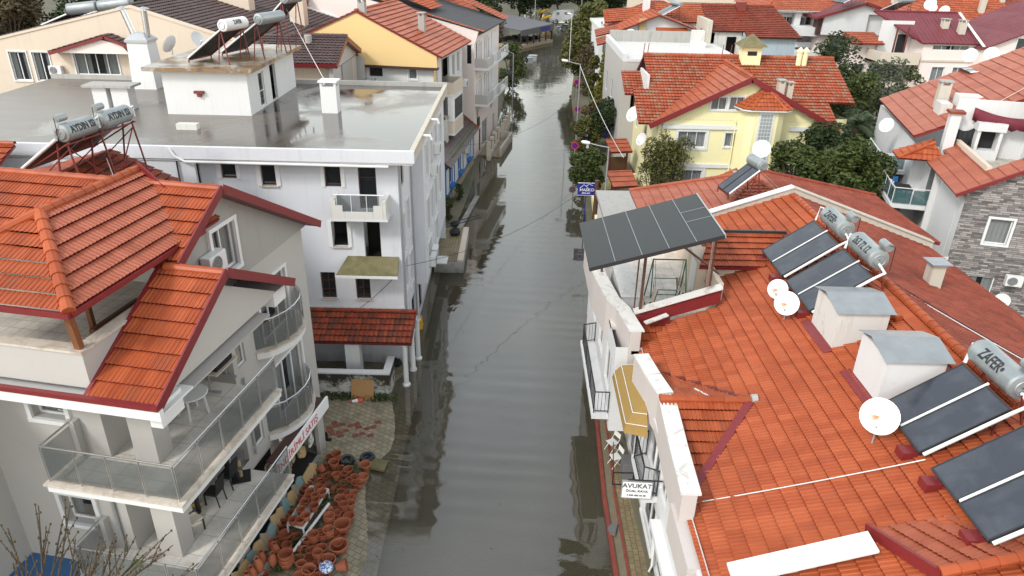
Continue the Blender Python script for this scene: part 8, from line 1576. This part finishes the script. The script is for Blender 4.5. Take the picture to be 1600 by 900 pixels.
def bench():
    a, b, c, d = at(406, 822, .6), at(477, 826 + 2, .6), at(513, 764, .6), at(487, 760, .6)
    a, b, c, d = at(449, 819, .6), at(474, 826, .6), at(513, 765, .6), at(485, 760, .6); ctr = (a + b + c + d) / 4; root = thing('bench', 'long peeling white bench loaded with terracotta pots', 'bench', (ctr.x, ctr.y, .05)); P = lambda v: v - Vector((ctr.x, ctr.y, .05))
    MB().prism([P(a), P(b), P(c), P(d)], (0, 0, -.05)).build('top', 'wall_rough', root); e = MB()
    for (p, q) in ((a, b), (b, c), (c, d), (d, a)): e.bar(P(p) + Vector((0, 0, .01)), P(q) + Vector((0, 0, .01)), .05, .06)
    e.build('rim', 'white_paint', root)
    for p in (a, b, c, d): MB().bar(P(p), P(p) - Vector((0, 0, .55)), .05).build('leg', 'white_paint', root)
bench()
o = MB().tube([at(457, 863, .35), at(514, 787, .45)], .06, 8).build('white_pole', 'white_plastic', smooth=True); tag(o, 'white plastic drainpipe lying across the pots', 'pipe')
o = MB().prism([at(376, 900, .25), at(398, 905, .25), at(438, 872, .25), at(432, 870, .25)], (0, 0, -.22)).build('white_plinth', 'wall_rough'); tag(o, 'narrow white plinth under the clay amphoras', 'plinth')
def bag(label, px, py, r, mat, z=.05, name='plastic_bag'):
    rnd = random.Random(int(px)); m = MB(); p = at(px, py, z + r * .5); prof = [(.01, 0), (1, .1), (1.1, .5), (.8, .95), (.3, 1.15), (.12, 1.4), (.01, 1.3)]; m.lathe([(a * r, b * r) for a, b in prof], (0, 0, 0), 12); m.v = [tuple(Vector(v) * rnd.uniform(.85, 1.15)) for v in m.v]; o = m.build(name, mat, smooth=True); o.location = (p.x, p.y, z); tag(o, label, 'bag'); return o
bag('blue and white plastic bag crumpled on the pots at the bottom', 509, 886, .24, 'blue_bag', .25); bag('black rubbish bag under the tiled porch', 619, 566, .28, 'black_cloth', .06); bag('black rubbish bag on the wooden deck by the water', 711, 362, .38, 'black_cloth', .9); bag('small black bag in front of the deck railing', 710, 350, .3, 'black_cloth', .9)
for (px, py, lab) in ((542, 718, 'dark round tyre planter left of the single big pot'), (574, 714, 'dark blue round basin behind the single big pot')):
    p = at(px, py, .2); o = MB().lathe([(.12, .02), (.28, 0), (.34, .08), (.3, .2), (.18, .2), (.16, .08), (.12, .06)], n=20).build('tyre', 'car_dark', smooth=True); o.location = (p.x, p.y, .05); tag(o, lab, 'tyre')
p = [at(573, 732, .08), at(600, 738, .08), at(607, 722, .08), at(580, 718, .08)]; o = MB().prism(p, (0, 0, .1)).build('concrete_slab', 'moss'); tag(o, 'square mossy concrete slab at the edge of the setts', 'slab')
def shop_stones():
    rnd = random.Random(8); cols = ['stone_tan', 'stone_tan', 'stone_teal', 'stone_tan', 'stone_brown', 'stone_teal']
    for k in range(14):
        v = 3.2 * K + k * .44; p = gb(-1.55 * K + .15 + rnd.uniform(0, .15), v, .1); o = MB(); n = 7; pts = []
        for j in range(n): a = 2 * PI * j / n; rr_ = rnd.uniform(.22, .38); pts.append((0, math.cos(a) * rr_, .35 + math.sin(a) * rr_ * 1.15))
        o.prism(pts, (.05, 0, 0)); s = o.build('stone_slab', cols[k % 6]); s.location = p; s.rotation_euler = (0, R(-18), R(GYAW + rnd.uniform(-12, 12))); tag(s, ['irregular tan stone slab leaning on the shop front', 'irregular tan stone slab leaning on the shop front', 'irregular blue-grey stone slab leaning on the shop front', 'irregular tan stone slab leaning on the shop front', 'irregular brown stone slab leaning on the shop front', 'irregular blue-grey stone slab leaning on the shop front'][k % 6], 'stone slab', 'stone slabs before the shop')
    for k in range(9):
        p = gb(-1.6 * K - .15, 5.6 * K + k * .46, 1.3 + .9 * (k % 2))
        for j in range(6):
            o = MB().lathe([(.002, .0), (.15, .04), (.17, .1), (.15, .11), (.13, .06), (.002, .03)], (0, 0, 0), 12, (1, rnd.uniform(-.4, .4), rnd.uniform(-.4, .4))).build('basket', ['stone_tan', 'stone_brown', 'wire_white'][k % 3], smooth=True); o.location = p + Vector((rnd.uniform(-.05, .1), rnd.uniform(-.22, .22), rnd.uniform(-.4, .4))); tag(o, ('tan', 'brown', 'white')[k % 3] + ' wicker basket hanging in the shop opening', 'basket', 'wicker baskets in the shop opening')
shop_stones()
# ---------------------------------------------------------------- things on the forecourt and the deck
p0, p1 = at(549, 624, .08), at(584, 626, .08); o = MB().obox((0, 0, 0), p1 - p0, (0, .02, 0), (0, .30, .95)).build('cardboard_sheet', 'cardboard'); o.location = p0; tag(o, 'brown cardboard sheet leaning on the mouldy garden wall', 'cardboard')
def cone():
    p = at(566, 625, .12); root = thing('traffic_cone', 'orange and white traffic cone lying on its side', 'cone', p, R(200)); MB().lathe([(.19, 0), (.19, .03), (.13, .03), (.10, .22)], n=16, axis=(1, 0, .06)).build('cone_base', 'orange_cone', root, smooth=True); MB().lathe([(.10, .22), (.055, .48)], n=16, axis=(1, 0, .06)).build('reflective_band', 'white_plastic', root, smooth=True); MB().lathe([(.055, .48), (.03, .62), (.01, .63)], n=16, axis=(1, 0, .06)).build('cone_tip', 'orange_cone', root, smooth=True)
cone()
p = at(656, 512, .1); o = MB(); o.prism([(-.18, -.22, 0), (.18, -.22, 0), (.14, .0, .75), (-.14, .0, .75)], (0, .05, 0)); o.prism([(-.18, .22, 0), (.18, .22, 0), (.14, .03, .75), (-.14, .03, .75)], (0, .05, 0)); o = o.build('wet_floor_sign', 'yellow_plastic'); o.location = p; tag(o, 'yellow folding warning sign beside the white porch columns', 'sign')
o = MB().prism([(-.05, 0, 0), (.25, -.03, 0), (.27, .08, 0), (.05, .12, 0), (.05, .12, .05), ], (0, 0, .12)) if False else MB().lathe([(.01, 0), (.06, .0), (.07, .1), (.055, .42), (.01, .42)], n=10)
o.box(-.06, .2, -.055, .055, 0, .09); o = o.build('rubber_boot', 'black_cloth'); o.location = at(511, 688, .1); tag(o, 'black rubber boot at the corner of the shop', 'boot')
def deck():
    root = thing('wooden_deck', 'small tiled deck raised beside the flooded street with a low wall', 'deck', (-4.2, 46.5, 0)); MB().box(-1.0, .95, -3.4, 2.6, 0, .82).build('deck_base', 'concrete', root); MB().box(-1.0, .55, -3.4, 2.6, .822, .86).build('deck_floor', 'pavement_blocks', root); MB().box(.56, .95, -3.4, 2.6, .822, .95).build('deck_edge', 'wall_beige', root)
    r = thing('railing_frame', 'black iron railing frame tipped over on the deck', 'railing', (-4.0, 48.7, .95), R(16)); f = MB(); f.bar((-1.4, 0, .1), (1.7, 0, .75), .05); f.bar((-1.4, .5, .1), (1.7, .5, .75), .05)
    for k in range(9): x = -1.4 + k * 3.1 / 8; z = .1 + k * .65 / 8; f.bar((x, 0, z), (x, .5, z), .03)
    f.build('frame', 'black_metal', r)
    b = MB().box(-.35, .35, -.6, .6, 0, .06).build('white_board', 'white_plastic'); b.location = (-4.55, 42.4, 1.2); tag(b, 'pale blue-white board lying on the near end of the deck', 'board')
    w = MB().box(-.2, .2, 0, 8.5, -.1, .12).build('quay_wall', 'concrete'); w.location = (-4.2, 50.2, 0); w.rotation_euler = (0, 0, R(-7)); tag(w, 'low stone quay kerb in front of the blue cottage', 'wall', kind='thing')
deck()
def iron_fence():
    for k, (x, y, L, a) in enumerate(((-2.6, 70.0, 6.0, -7), (-1.4, 78.0, 5.5, -6))):
        root = thing('garden_fence', ('nearer' if k == 0 else 'farther') + ' stretch of black iron fence with pale piers on the left bank', 'fence', (x, y, 0), R(a), 'iron fences on the left bank'); MB().box(-.15, .15, 0, L, 0, .7).build('fence_base', 'wall_rough', root)
        for j in range(4): MB().box(-.2, .2, j * L / 3 - .2, j * L / 3 + .2, 0, 1.9).build('pier', 'wall_beige', root)
        b = MB()
        for j in range(30): b.cyl((0, L * (j + .5) / 30, .7), (0, L * (j + .5) / 30, 1.7), .015, n=5)
        b.bar((0, 0, 1.6), (0, L, 1.6), .03); b.build('bars', 'black_metal', root)
iron_fence()
# ---------------------------------------------------------------- right pavement: folding chairs, signs
def fold_chair(lab, px, py, rot):
    p = at(px, py, .12 + .45); root = thing('folding_chair', lab, 'chair', (p.x, p.y, .1), R(rot), 'white folding chairs'); MB().box(-.2, .2, -.2, .2, .44, .47).build('seat', 'white_plastic', root, bevel=.01); MB().obox((-.2, .21, .66), (.4, 0, 0), (0, .02, 0), (0, .04, .22)).build('backrest', 'white_plastic', root, bevel=.008)
    for x in (-.2, .2): MB().tube([(x, -.24, 0), (x, .22, .62), (x, .26, .9)], .013, 6).build('leg', 'white_plastic', root); MB().tube([(x * .9, .26, 0), (x * .9, -.16, .44)], .013, 6).build('leg', 'white_plastic', root)
fold_chair('white folding chair farther along the right pavement', 957, 690, -60); fold_chair('white folding chair nearer the lawyer sign on the right pavement', 962, 713, -70)
def flat_sign(name, label, c, w, h, back, words, yaw=0, tilt=0, cat='sign'):
    root = thing(name, label, cat, c, R(yaw)); MB().box(-w / 2, w / 2, 0, .05, -h / 2, h / 2).build('panel', back, root); rot = (PI / 2, 0, 0)
    for (body, x, z, size, mat, sx) in words: text(body, 'lettering', mat, root, (0, 0, 0), size, mtx=Matrix.Translation((x, -.006, z)) @ Matrix.Rotation(PI / 2, 4, 'X'), sx=sx, bold=.003)
    return root
c0 = atY(995, 766, 18.2); s_ = flat_sign('lawyer_sign', 'white projecting sign reading AVUKAT above the right pavement', c0, .96, .66, 'sign_white', [('AVUKAT', 0, .17, .25, 'ink', .98), ('ÖCAL KAYA', 0, -.04, .125, 'ink', 1.05), ('0 505 455 66 05', 0, -.22, .085, 'ink', 1.1)], -3)
e = MB(); e.box(-.50, .50, -.004, .06, .325, .355); e.box(-.50, .50, -.004, .06, -.355, -.325); e.box(-.50, -.47, -.004, .06, -.325, .325); e.box(.47, .50, -.004, .06, -.325, .325); e.build('border', 'grey_metal', s_); e = MB(); e.bar((-.3, .03, .40), (.8, .03, .40), .035); e.bar((.54, .03, .40), (.54, .03, -.2), .035); e.build('bracket', 'black_metal', s_)
fr = thing('sign_frame', 'empty black metal sign frame hanging above the white folding chairs', 'sign', (4.35, 20.6, 2.55)); f = MB(); f.bar((-.5, 0, 0), (.55, 0, 0), .04); f.bar((-.5, 0, -.55), (.55, 0, -.55), .04); f.bar((-.5, 0, 0), (-.5, 0, -.55), .04); f.bar((.55, 0, 0), (.55, 0, -.55), .04); f.bar((-.6, .1, 1.3), (-.5, 0, 0), .03); f.build('frame', 'black_metal', fr)
p = at(963, 828, .15); o = MB(); pts = [(math.cos(PI * k / 14) * .32, math.sin(PI * k / 14) * .32, 0) for k in range(15)]; o.prism(pts, (0, 0, .04)); o = o.build('half_round_mat', 'rubber_grey'); o.location = (p.x, p.y, .14); o.rotation_euler = (0, 0, R(75)); tag(o, 'dark half-round mat with a pale rim on the right pavement', 'mat')
o = MB().box(-.22, .22, -.35, .35, 0, .9).build('cabinet', 'rubber_grey', bevel=.02); o.location = at(978, 745, .1); tag(o, 'grey utility cabinet against the house under the lawyer sign', 'cabinet')
o = MB().box(-.09, .09, -.06, .06, 0, .06).build('purple_cloth', 'purple', bevel=.02); o.location = (4.95, 14.3, 1.72); tag(o, 'small purple cloth lying on the white unit near the bottom edge', 'cloth')
# blue estate-agent sign and street signs
c0 = Vector((5.5, 53.0, 0)); s_ = flat_sign('agency_sign', 'royal blue sign reading HASKO with a roof outline on a blue post', Vector((5.55, 53.0, 2.75)), 1.3, .95, 'royal_blue', [('HASKO', .06, -.06, .34, 'sign_white', 1.0), ('EMLAK', 0, -.32, .16, 'sign_white', 1.3)], 0)
e = MB(); e.tube([(-.5, -.01, .08), (-.18, -.01, .36), (.12, -.01, .12)], .02, 5); e.tube([(-.05, -.01, .24), (.2, -.01, .40), (.5, -.01, .3)], .015, 5); e.build('roof_emblem', 'sign_white', s_); e = MB(); e.box(-.66, .66, -.004, .054, .475, .5); e.box(-.66, .66, -.004, .054, -.5, -.475); e.build('border', 'sign_white', s_); MB().cyl((0, .06, -2.8), (0, .06, .3), .035).build('post', 'royal_blue', s_)
o = MB().cyl((0, 0, 0), (0, 0, 3.6), .2, .17, 10).build('timber_pillar', 'brown_wood'); o.location = (6.3, 52.6, 0); tag(o, 'dark round pillar right behind the blue sign', 'pillar')
def no_stop(label, loc):
    root = thing('road_sign', label, 'sign', loc, 0, 'round no-stopping signs'); MB().cyl((0, .04, -loc[2]), (0, .04, .3), .03).build('post', 'grey_metal', root); m = MB(); m.cyl((0, 0, 0), (0, .02, 0), .36, n=24); m.build('disc', 'red_letter', root); m = MB(); m.cyl((0, -.006, 0), (0, -.002, 0), .27, n=24); m.build('blue_field', 'royal_blue', root); c = MB(); c.bar((-.2, -.012, -.2), (.2, -.012, .2), .07, .008); c.bar((-.2, -.016, .2), (.2, -.016, -.2), .07, .008); c.build('cross', 'red_letter', root)
no_stop('round no-stopping sign on the nearest lamp-side post', (5.75, 68.0, 2.2)); no_stop('round no-stopping sign further on by the conifers', (7.2, 84.5, 2.2)); no_stop('farthest round no-stopping sign under the big olive tree', (8.2, 100.0, 2.6))
def lamp(label, x, y, h, arm, group='street lamps on the right bank'):
    root = thing('street_lamp', label, 'street lamp', (x, y, 0), 0, group); MB().cyl((0, 0, 0), (0, 0, h), .09, .055, 10).build('pole', 'grey_metal', root, smooth=True); MB().tube([(0, 0, h), (-arm * .5, 0, h + .12), (-arm, 0, h + .3)], .04, 8).build('arm', 'grey_metal', root, smooth=True); m = MB(); m.lathe([(.01, 0), (.12, .06), (.15, .35), (.11, .62), (.02, .7)], (-arm + .1, 0, h + .28), 12, (-1, 0, .18)); m.build('lamp_head', 'white_plastic', root, smooth=True)
lamp('nearest street lamp rising beside the gravel roof', 7.0, 52.8, 6.1, 1.5); lamp('second street lamp standing at the water with a no-stopping sign', 6.6, 77.0, 8.4, 1.4); lamp('third street lamp by the big olive tree', 9.6, 112.0, 9.9, 1.8); lamp('farthest street lamp against the pines', 12.4, 150.0, 10.0, 1.8)
lamp('garden lamp among the trees behind the yellow house', 31.5, 69.0, 7.5, .3, None); lamp('thin lamp post at the left bank beyond the arched house', -0.5, 101.0, 6.0, .7, None); lamp('lamp post by the restaurant awning', 3.9, 175.0, 9.0, .5, None)
# blue parasol, bins, canopy
def parasol():
    root = thing('parasol', 'blue tarpaulin parasol sagging behind the bushes on the right bank', 'parasol', (10.9, 82.0, 0)); MB().cyl((0, 0, 0), (0, 0, 3.0), .04).build('pole', 'grey_metal', root); m = MB(); n = 6
    m.v = [(0, 0, 3.1)] + [(math.cos(2 * PI * k / n) * 1.9 * (1.1 if k % 2 else .95), math.sin(2 * PI * k / n) * 1.6, 2.55 - .12 * (k % 2)) for k in range(n)]; m.f = [(0, 1 + k, 1 + (k + 1) % n) for k in range(n)]; o = len(m.v); m.v += [(v[0], v[1], v[2] - .28) for v in m.v[1:n + 1]]; m.f += [(1 + k, n + 1 + k, n + 1 + (k + 1) % n, 1 + (k + 1) % n) for k in range(n)]; m.build('canopy', 'tarp_blue', root)
parasol()
o = MB().box(-1.2, 1.2, -.8, .8, 0, 2.6).build('kiosk', 'bin_green', bevel=.1); o.location = (10.9, 96, 0); tag(o, 'dark green kiosk with a rounded top behind the conifers', 'kiosk')
o = MB().box(-.05, .05, -.8, .8, 0, 2.6).build('banner', 'royal_blue'); o.location = (9.6, 76.0, 1.0); tag(o, 'narrow blue banner on the street side of the grey building', 'banner')
def container(label, loc, rz_):
    root = thing('waste_container', label, 'waste container', loc, R(rz_), 'waste containers in the flood'); m = MB(); m.add([(-.6, -.45, 0), (.6, -.45, 0), (.6, .45, 0), (-.6, .45, 0), (-.75, -.6, 1.1), (.75, -.6, 1.1), (.75, .6, 1.1), (-.75, .6, 1.1)], [(0, 1, 5, 4), (1, 2, 6, 5), (2, 3, 7, 6), (3, 0, 4, 7)]); m.build('bin_body', 'grey_metal', root); MB().box(-.78, .78, -.62, .62, 1.1, 1.3).build('lid', 'zinc', root, bevel=.08)
container('grey metal waste container standing in the flooded street', (2.0, 133, -.3), 20); container('second grey waste container half hidden behind the first', (2.9, 136, -.3), -10)
def vehicle(name, label, loc, rz_, body, kind='car'):
    root = thing(name, label, 'van' if kind == 'van' else 'car', loc, R(rz_)); L, W, Hh = (6.2, 2.2, 2.9) if kind == 'van' else (4.3, 1.75, 1.45); m = MB()
    prof = [(-L / 2, .35), (L / 2, .35), (L / 2, .9), (L / 2 - .5, 1.15), (L / 2 - 1.0, Hh - .5), (L / 2 - 1.3, Hh), (-L / 2 + .1, Hh), (-L / 2, Hh - .3)] if kind == 'van' else [(-L / 2, .3), (L / 2, .3), (L / 2, .65), (L / 2 - .9, .85), (L / 2 - 1.6, Hh), (-L / 2 + .9, Hh), (-L / 2 + .1, .9)]
    m.prism([(x, -W / 2, z) for x, z in prof], (0, W, 0)); m.build('body', body, root, bevel=.08); g = MB(); z0, z1 = (Hh - 1.15, Hh - .55) if kind == 'van' else (.9, 1.35)
    for s in (-1, 1):
        for (a, b) in (((L / 2 - 1.9, L / 2 - 1.1), (-1.5, -.3), (-2.6, -2.0)) if kind == 'van' else ((-1.2, -.05), (.05, .9))): g.box(a, b, s * W / 2 - .01, s * W / 2 + .012, z0, z1)
    g.build('windows', 'glass', root)
    for x in (-L * .3, L * .32):
        for s in (-1, 1): w = MB(); w.cyl((x, s * (W / 2 - .18), .33), (x, s * (W / 2 + .01), .33), .33, n=16); wo = w.build('wheel', 'tyre', root); MB().cyl((x, s * (W / 2 + .012), .33), (x, s * (W / 2 + .02), .33), .18, n=12).build('rim', 'grey_metal', wo)
    for s in (-.6, .6): MB().box(L / 2 - .02, L / 2 + .015, s - .15, s + .15, .62, .78).build('headlight', 'sign_white', root)
vehicle('camper_van', 'white camper van parked under the pines at the end of the street', (11.8, 206, .12), 200, 'car_white', 'van'); vehicle('parked_car', 'dark car parked in front of the white camper van', (12.0, 186, .05), 160, 'car_dark'); vehicle('parked_car', 'silver car parked between the far roofs at top right', (55.5, 116, 10.0 - 9.9), 20, 'grey_metal'); vehicle('parked_car', 'dark car by the quay below the street tree', (-.9, 118, -.1), 80, 'car_dark')
def kayaks():
    for k, (x, y) in enumerate(((4.8, 200), (5.6, 197))): m = MB(); m.lathe([(.01, 0), (.3, .6), (.4, 1.8), (.3, 3.0), (.01, 3.6)], n=10, axis=(1, .2, .35)); o = m.build('kayak', 'yellow_plastic', smooth=True); o.location = (x, y, 2.4 - k * 1.2); tag(o, ('upper' if k == 0 else 'lower') + ' yellow kayak on the rack left of the camper van', 'kayak', 'yellow kayaks')
    r = thing('kayak_rack', 'dark rack carrying the yellow kayaks', 'rack', (6.4, 199, 0)); MB().bar((-.8, -.6, 0), (-.8, -.6, 3.2), .08).build('post', 'black_metal', r); MB().bar((1.0, .6, 0), (1.0, .6, 3.6), .08).build('post', 'black_metal', r); MB().bar((-1, -.8, 2.2), (1.4, .8, 2.9), .07).build('beam', 'black_metal', r); MB().bar((-1, -.8, 1.0), (1.4, .8, 1.7), .07).build('beam', 'black_metal', r)
kayaks()
c = thing('canopy', 'cream canvas canopy on thin posts at the end of the right bank', 'canopy', (14.5, 128, 0)); m = MB(); m.prism([(-2.5, -3, 6.6), (3.0, -3, 7.4), (3.0, 4, 7.6), (-2.5, 4, 6.8)], (0, 0, .15)); m.build('canvas', 'cream_cloth', c)
for (x, y) in ((-2.3, -2.8), (-2.3, 3.8), (2.8, -2.8), (2.8, 3.8)): MB().cyl((x, y, 0), (x, y, 6.7), .07, n=6).build('post', 'grey_metal', c)
o = MB().box(-2.0, 2.0, -.05, .05, 0, 1.1).build('yellow_banner', 'yellow_plastic'); o.location = (11.0, 121, 3.6); tag(o, 'yellow banner behind the big olive tree', 'banner')
# laundry and shade cloth on the slate house terrace
sl = lambda u, v, z: Matrix.Translation((24.2, 38, 0)) @ Matrix.Rotation(R(-15), 4, 'Z') @ Vector((u, v, z))
def cloth(name, label, a, b, drop, mat, cat='cloth'):
    a, b = Vector(a), Vector(b); m = MB(); n = 14; d = (b - a).normalized(); s = d.cross(Vector((0, 0, 1)))
    for k in range(n + 1):
        p = a.lerp(b, k / n) + Vector((0, 0, -.25 * math.sin(PI * k / n))); w = s * .08 * math.sin(k * 1.7); m.v += [tuple(p), tuple(p + w - Vector((0, 0, drop * .5))), tuple(p - w * 1.4 - Vector((0, 0, drop * (1 + .12 * math.sin(k * 2.3)))))]
    for k in range(n): m.f += [(3 * k, 3 * k + 3, 3 * k + 4, 3 * k + 1), (3 * k + 1, 3 * k + 4, 3 * k + 5, 3 * k + 2)]
    o = m.build(name, mat, smooth=True); sol = o.modifiers.new('thick', 'SOLIDIFY'); sol.thickness = .01; tag(o, label, cat)
cloth('shade_cloth', 'wine-red shade cloth slung across the roof terrace of the slate house', sl(2.2, 7.7, 11.2), sl(5.6, 7.0, 10.9), .75, 'maroon_cloth'); cloth('shade_cloth', 'dark net hanging between the chimney and the barbecue', sl(1.5, 7.8, 9.9), sl(2.6, 7.8, 10.0), 1.2, 'black_cloth')
def balcony_table():
    root = thing('balcony_table', 'dark table with a cloth on the upper glass balcony by the slate house', 'table', sl(-.9, 6.6, 5.37), R(-15)); MB().box(-.5, .5, -.7, .7, .7, .75).build('tabletop', 'black_cloth', root)
    for x in (-.42, .42):
        for y in (-.6, .6): MB().bar((x, y, 0), (x, y, .7), .05).build('leg', 'black_metal', root)
    chair('balcony_chair', 'blue plastic chair on the upper glass balcony', sl(-.9, 8.0, 5.37), 20, 'blue_paint', 'blue_paint')
balcony_table()
# loose roof tiles piled on the long orange roof
for k, (x, y, lab) in enumerate(((12.5, 21.2, 'small pile of spare tiles below the ridge behind the first vent box'), (12.6, 18.9, 'bigger pile of spare tiles below the ridge behind the second vent box'), (10.0, 30.6, 'single spare ridge tile lying near the white gable parapet'))):
    root = thing('tile_pile', lab, 'tiles', (x, y, rz(x) + .08), 0, 'spare roof tiles'); rnd = random.Random(k)
    for j in range((5, 9, 1)[k]): m = MB(); ridge_caps(m, (-.3, 0, 0), (.3, 0, .05), .13, .6); o = m.build('spare_tile', 'tile_orange', root); o.location = (rnd.uniform(-.25, .25) * (k < 2), rnd.uniform(-.3, .3) * (k < 2), .06 * (j // 2) + .05); o.rotation_euler = (rnd.uniform(-.2, .2), rnd.uniform(-.2, .2), rnd.uniform(0, 3))
o = MB().bar((6.1, 19.9, 6.75), (6.35, 19.2, 6.95), .05, .03).build('white_strip', 'white_plastic'); tag(o, 'thin white strip lying on the small cross gable', 'strip')
# cables
def cable(label, pts, r=.012, mat='wire_black', sag=.4):
    m = MB(); P = []
    for a, b in zip(pts, pts[1:]):
        a, b = Vector(a), Vector(b)
        for k in range(12): t = k / 12; P.append(a.lerp(b, t) - Vector((0, 0, sag * 4 * t * (1 - t))))
    P.append(Vector(pts[-1])); o = m.tube(P, r, 4).build('cable', mat); tag(o, label, 'cable')
cable('black cable sagging over the water from the white block to the far lamp', [(-5.3, 32.6, 5.2), (7.0, 52.8, 4.4)], .014, sag=1.2)
cable('thin cable crossing the street by the first no-stopping sign', [(-4.6, 46.5, 7.6), (6.6, 77.0, 5.5)], .012, sag=1.4)
cable('white cable hanging from the second lamp down to the garden gate', [(6.6, 77, 8.2), (9.6, 62, 2.8)], .03, 'wire_white', .5)
cable('pale cable from the third lamp to the second lamp', [(7.9, 112, 10.2), (5.4, 77, 8.6)], .03, 'wire_white', 2.2)
cable('white cable strung across the long orange roof to the collectors', [(4.85, 15.2, 6.05), (10.55, 14.5, 8.35)], .016, 'wire_white', .05)
cable('white cable running over the rear slope of the long orange roof', [(12.9, 25.2, 9.25), (15.5, 20.5, 8.55), (19.5, 17.0, 7.1)], .016, 'wire_white', .02)
cable('black cable beside the white one on the rear slope', [(13.4, 24.2, 9.2), (16.2, 20.0, 8.3), (18.6, 18.6, 7.4)], .016, 'wire_black', .02)
cable('white guy wire from the roof hut tanks to the small white chimney', [(-13.7, 45.2, 16.0), (-10.4, 39.6, 13.0)], .02, 'wire_white', .05)
cable('loose white cables hanging from the twin tanks to the tiled roof', [gb(-9.6, 11.5, 12.2), gb(-8.2, 10.2, 11.2), gb(-7.0, 8.6, 12.6)], .014, 'wire_white', .15)
cable('pale cable looping over the terraced salmon roof', [sl(3.2, 8.6, 11.1), sl(7.5, 12, 13.2)], .02, 'wire_white', .05)
cable('grey cable on the porch wall of the white block', [(-5.6, 31.6, 5.2), (-7.6, 31.62, 3.25)], .012, 'wire_black', .1)

def debris():
    rnd = random.Random(15); m = MB()
    for k in range(230):
        y = 17 + 95 * rnd.random() ** 1.6; l, r = lerp(XL, y), lerp(XR, y); x = l + .3 + (r - l - .5) * (rnd.random() if k % 3 else rnd.choice((rnd.uniform(0, .12), rnd.uniform(.86, 1)))); a = rnd.uniform(0, 6); s = rnd.uniform(.015, .05); d = Vector((math.cos(a), math.sin(a), 0)) * s; e = Vector((-d.y, d.x, 0)) * .5; p = Vector((x, y, .006)); m.prism([p - d, p + e, p + d, p - e], (0, 0, .006))
    tag(m.build('floating_leaves', 'leaf_brown'), kind='stuff')
debris()
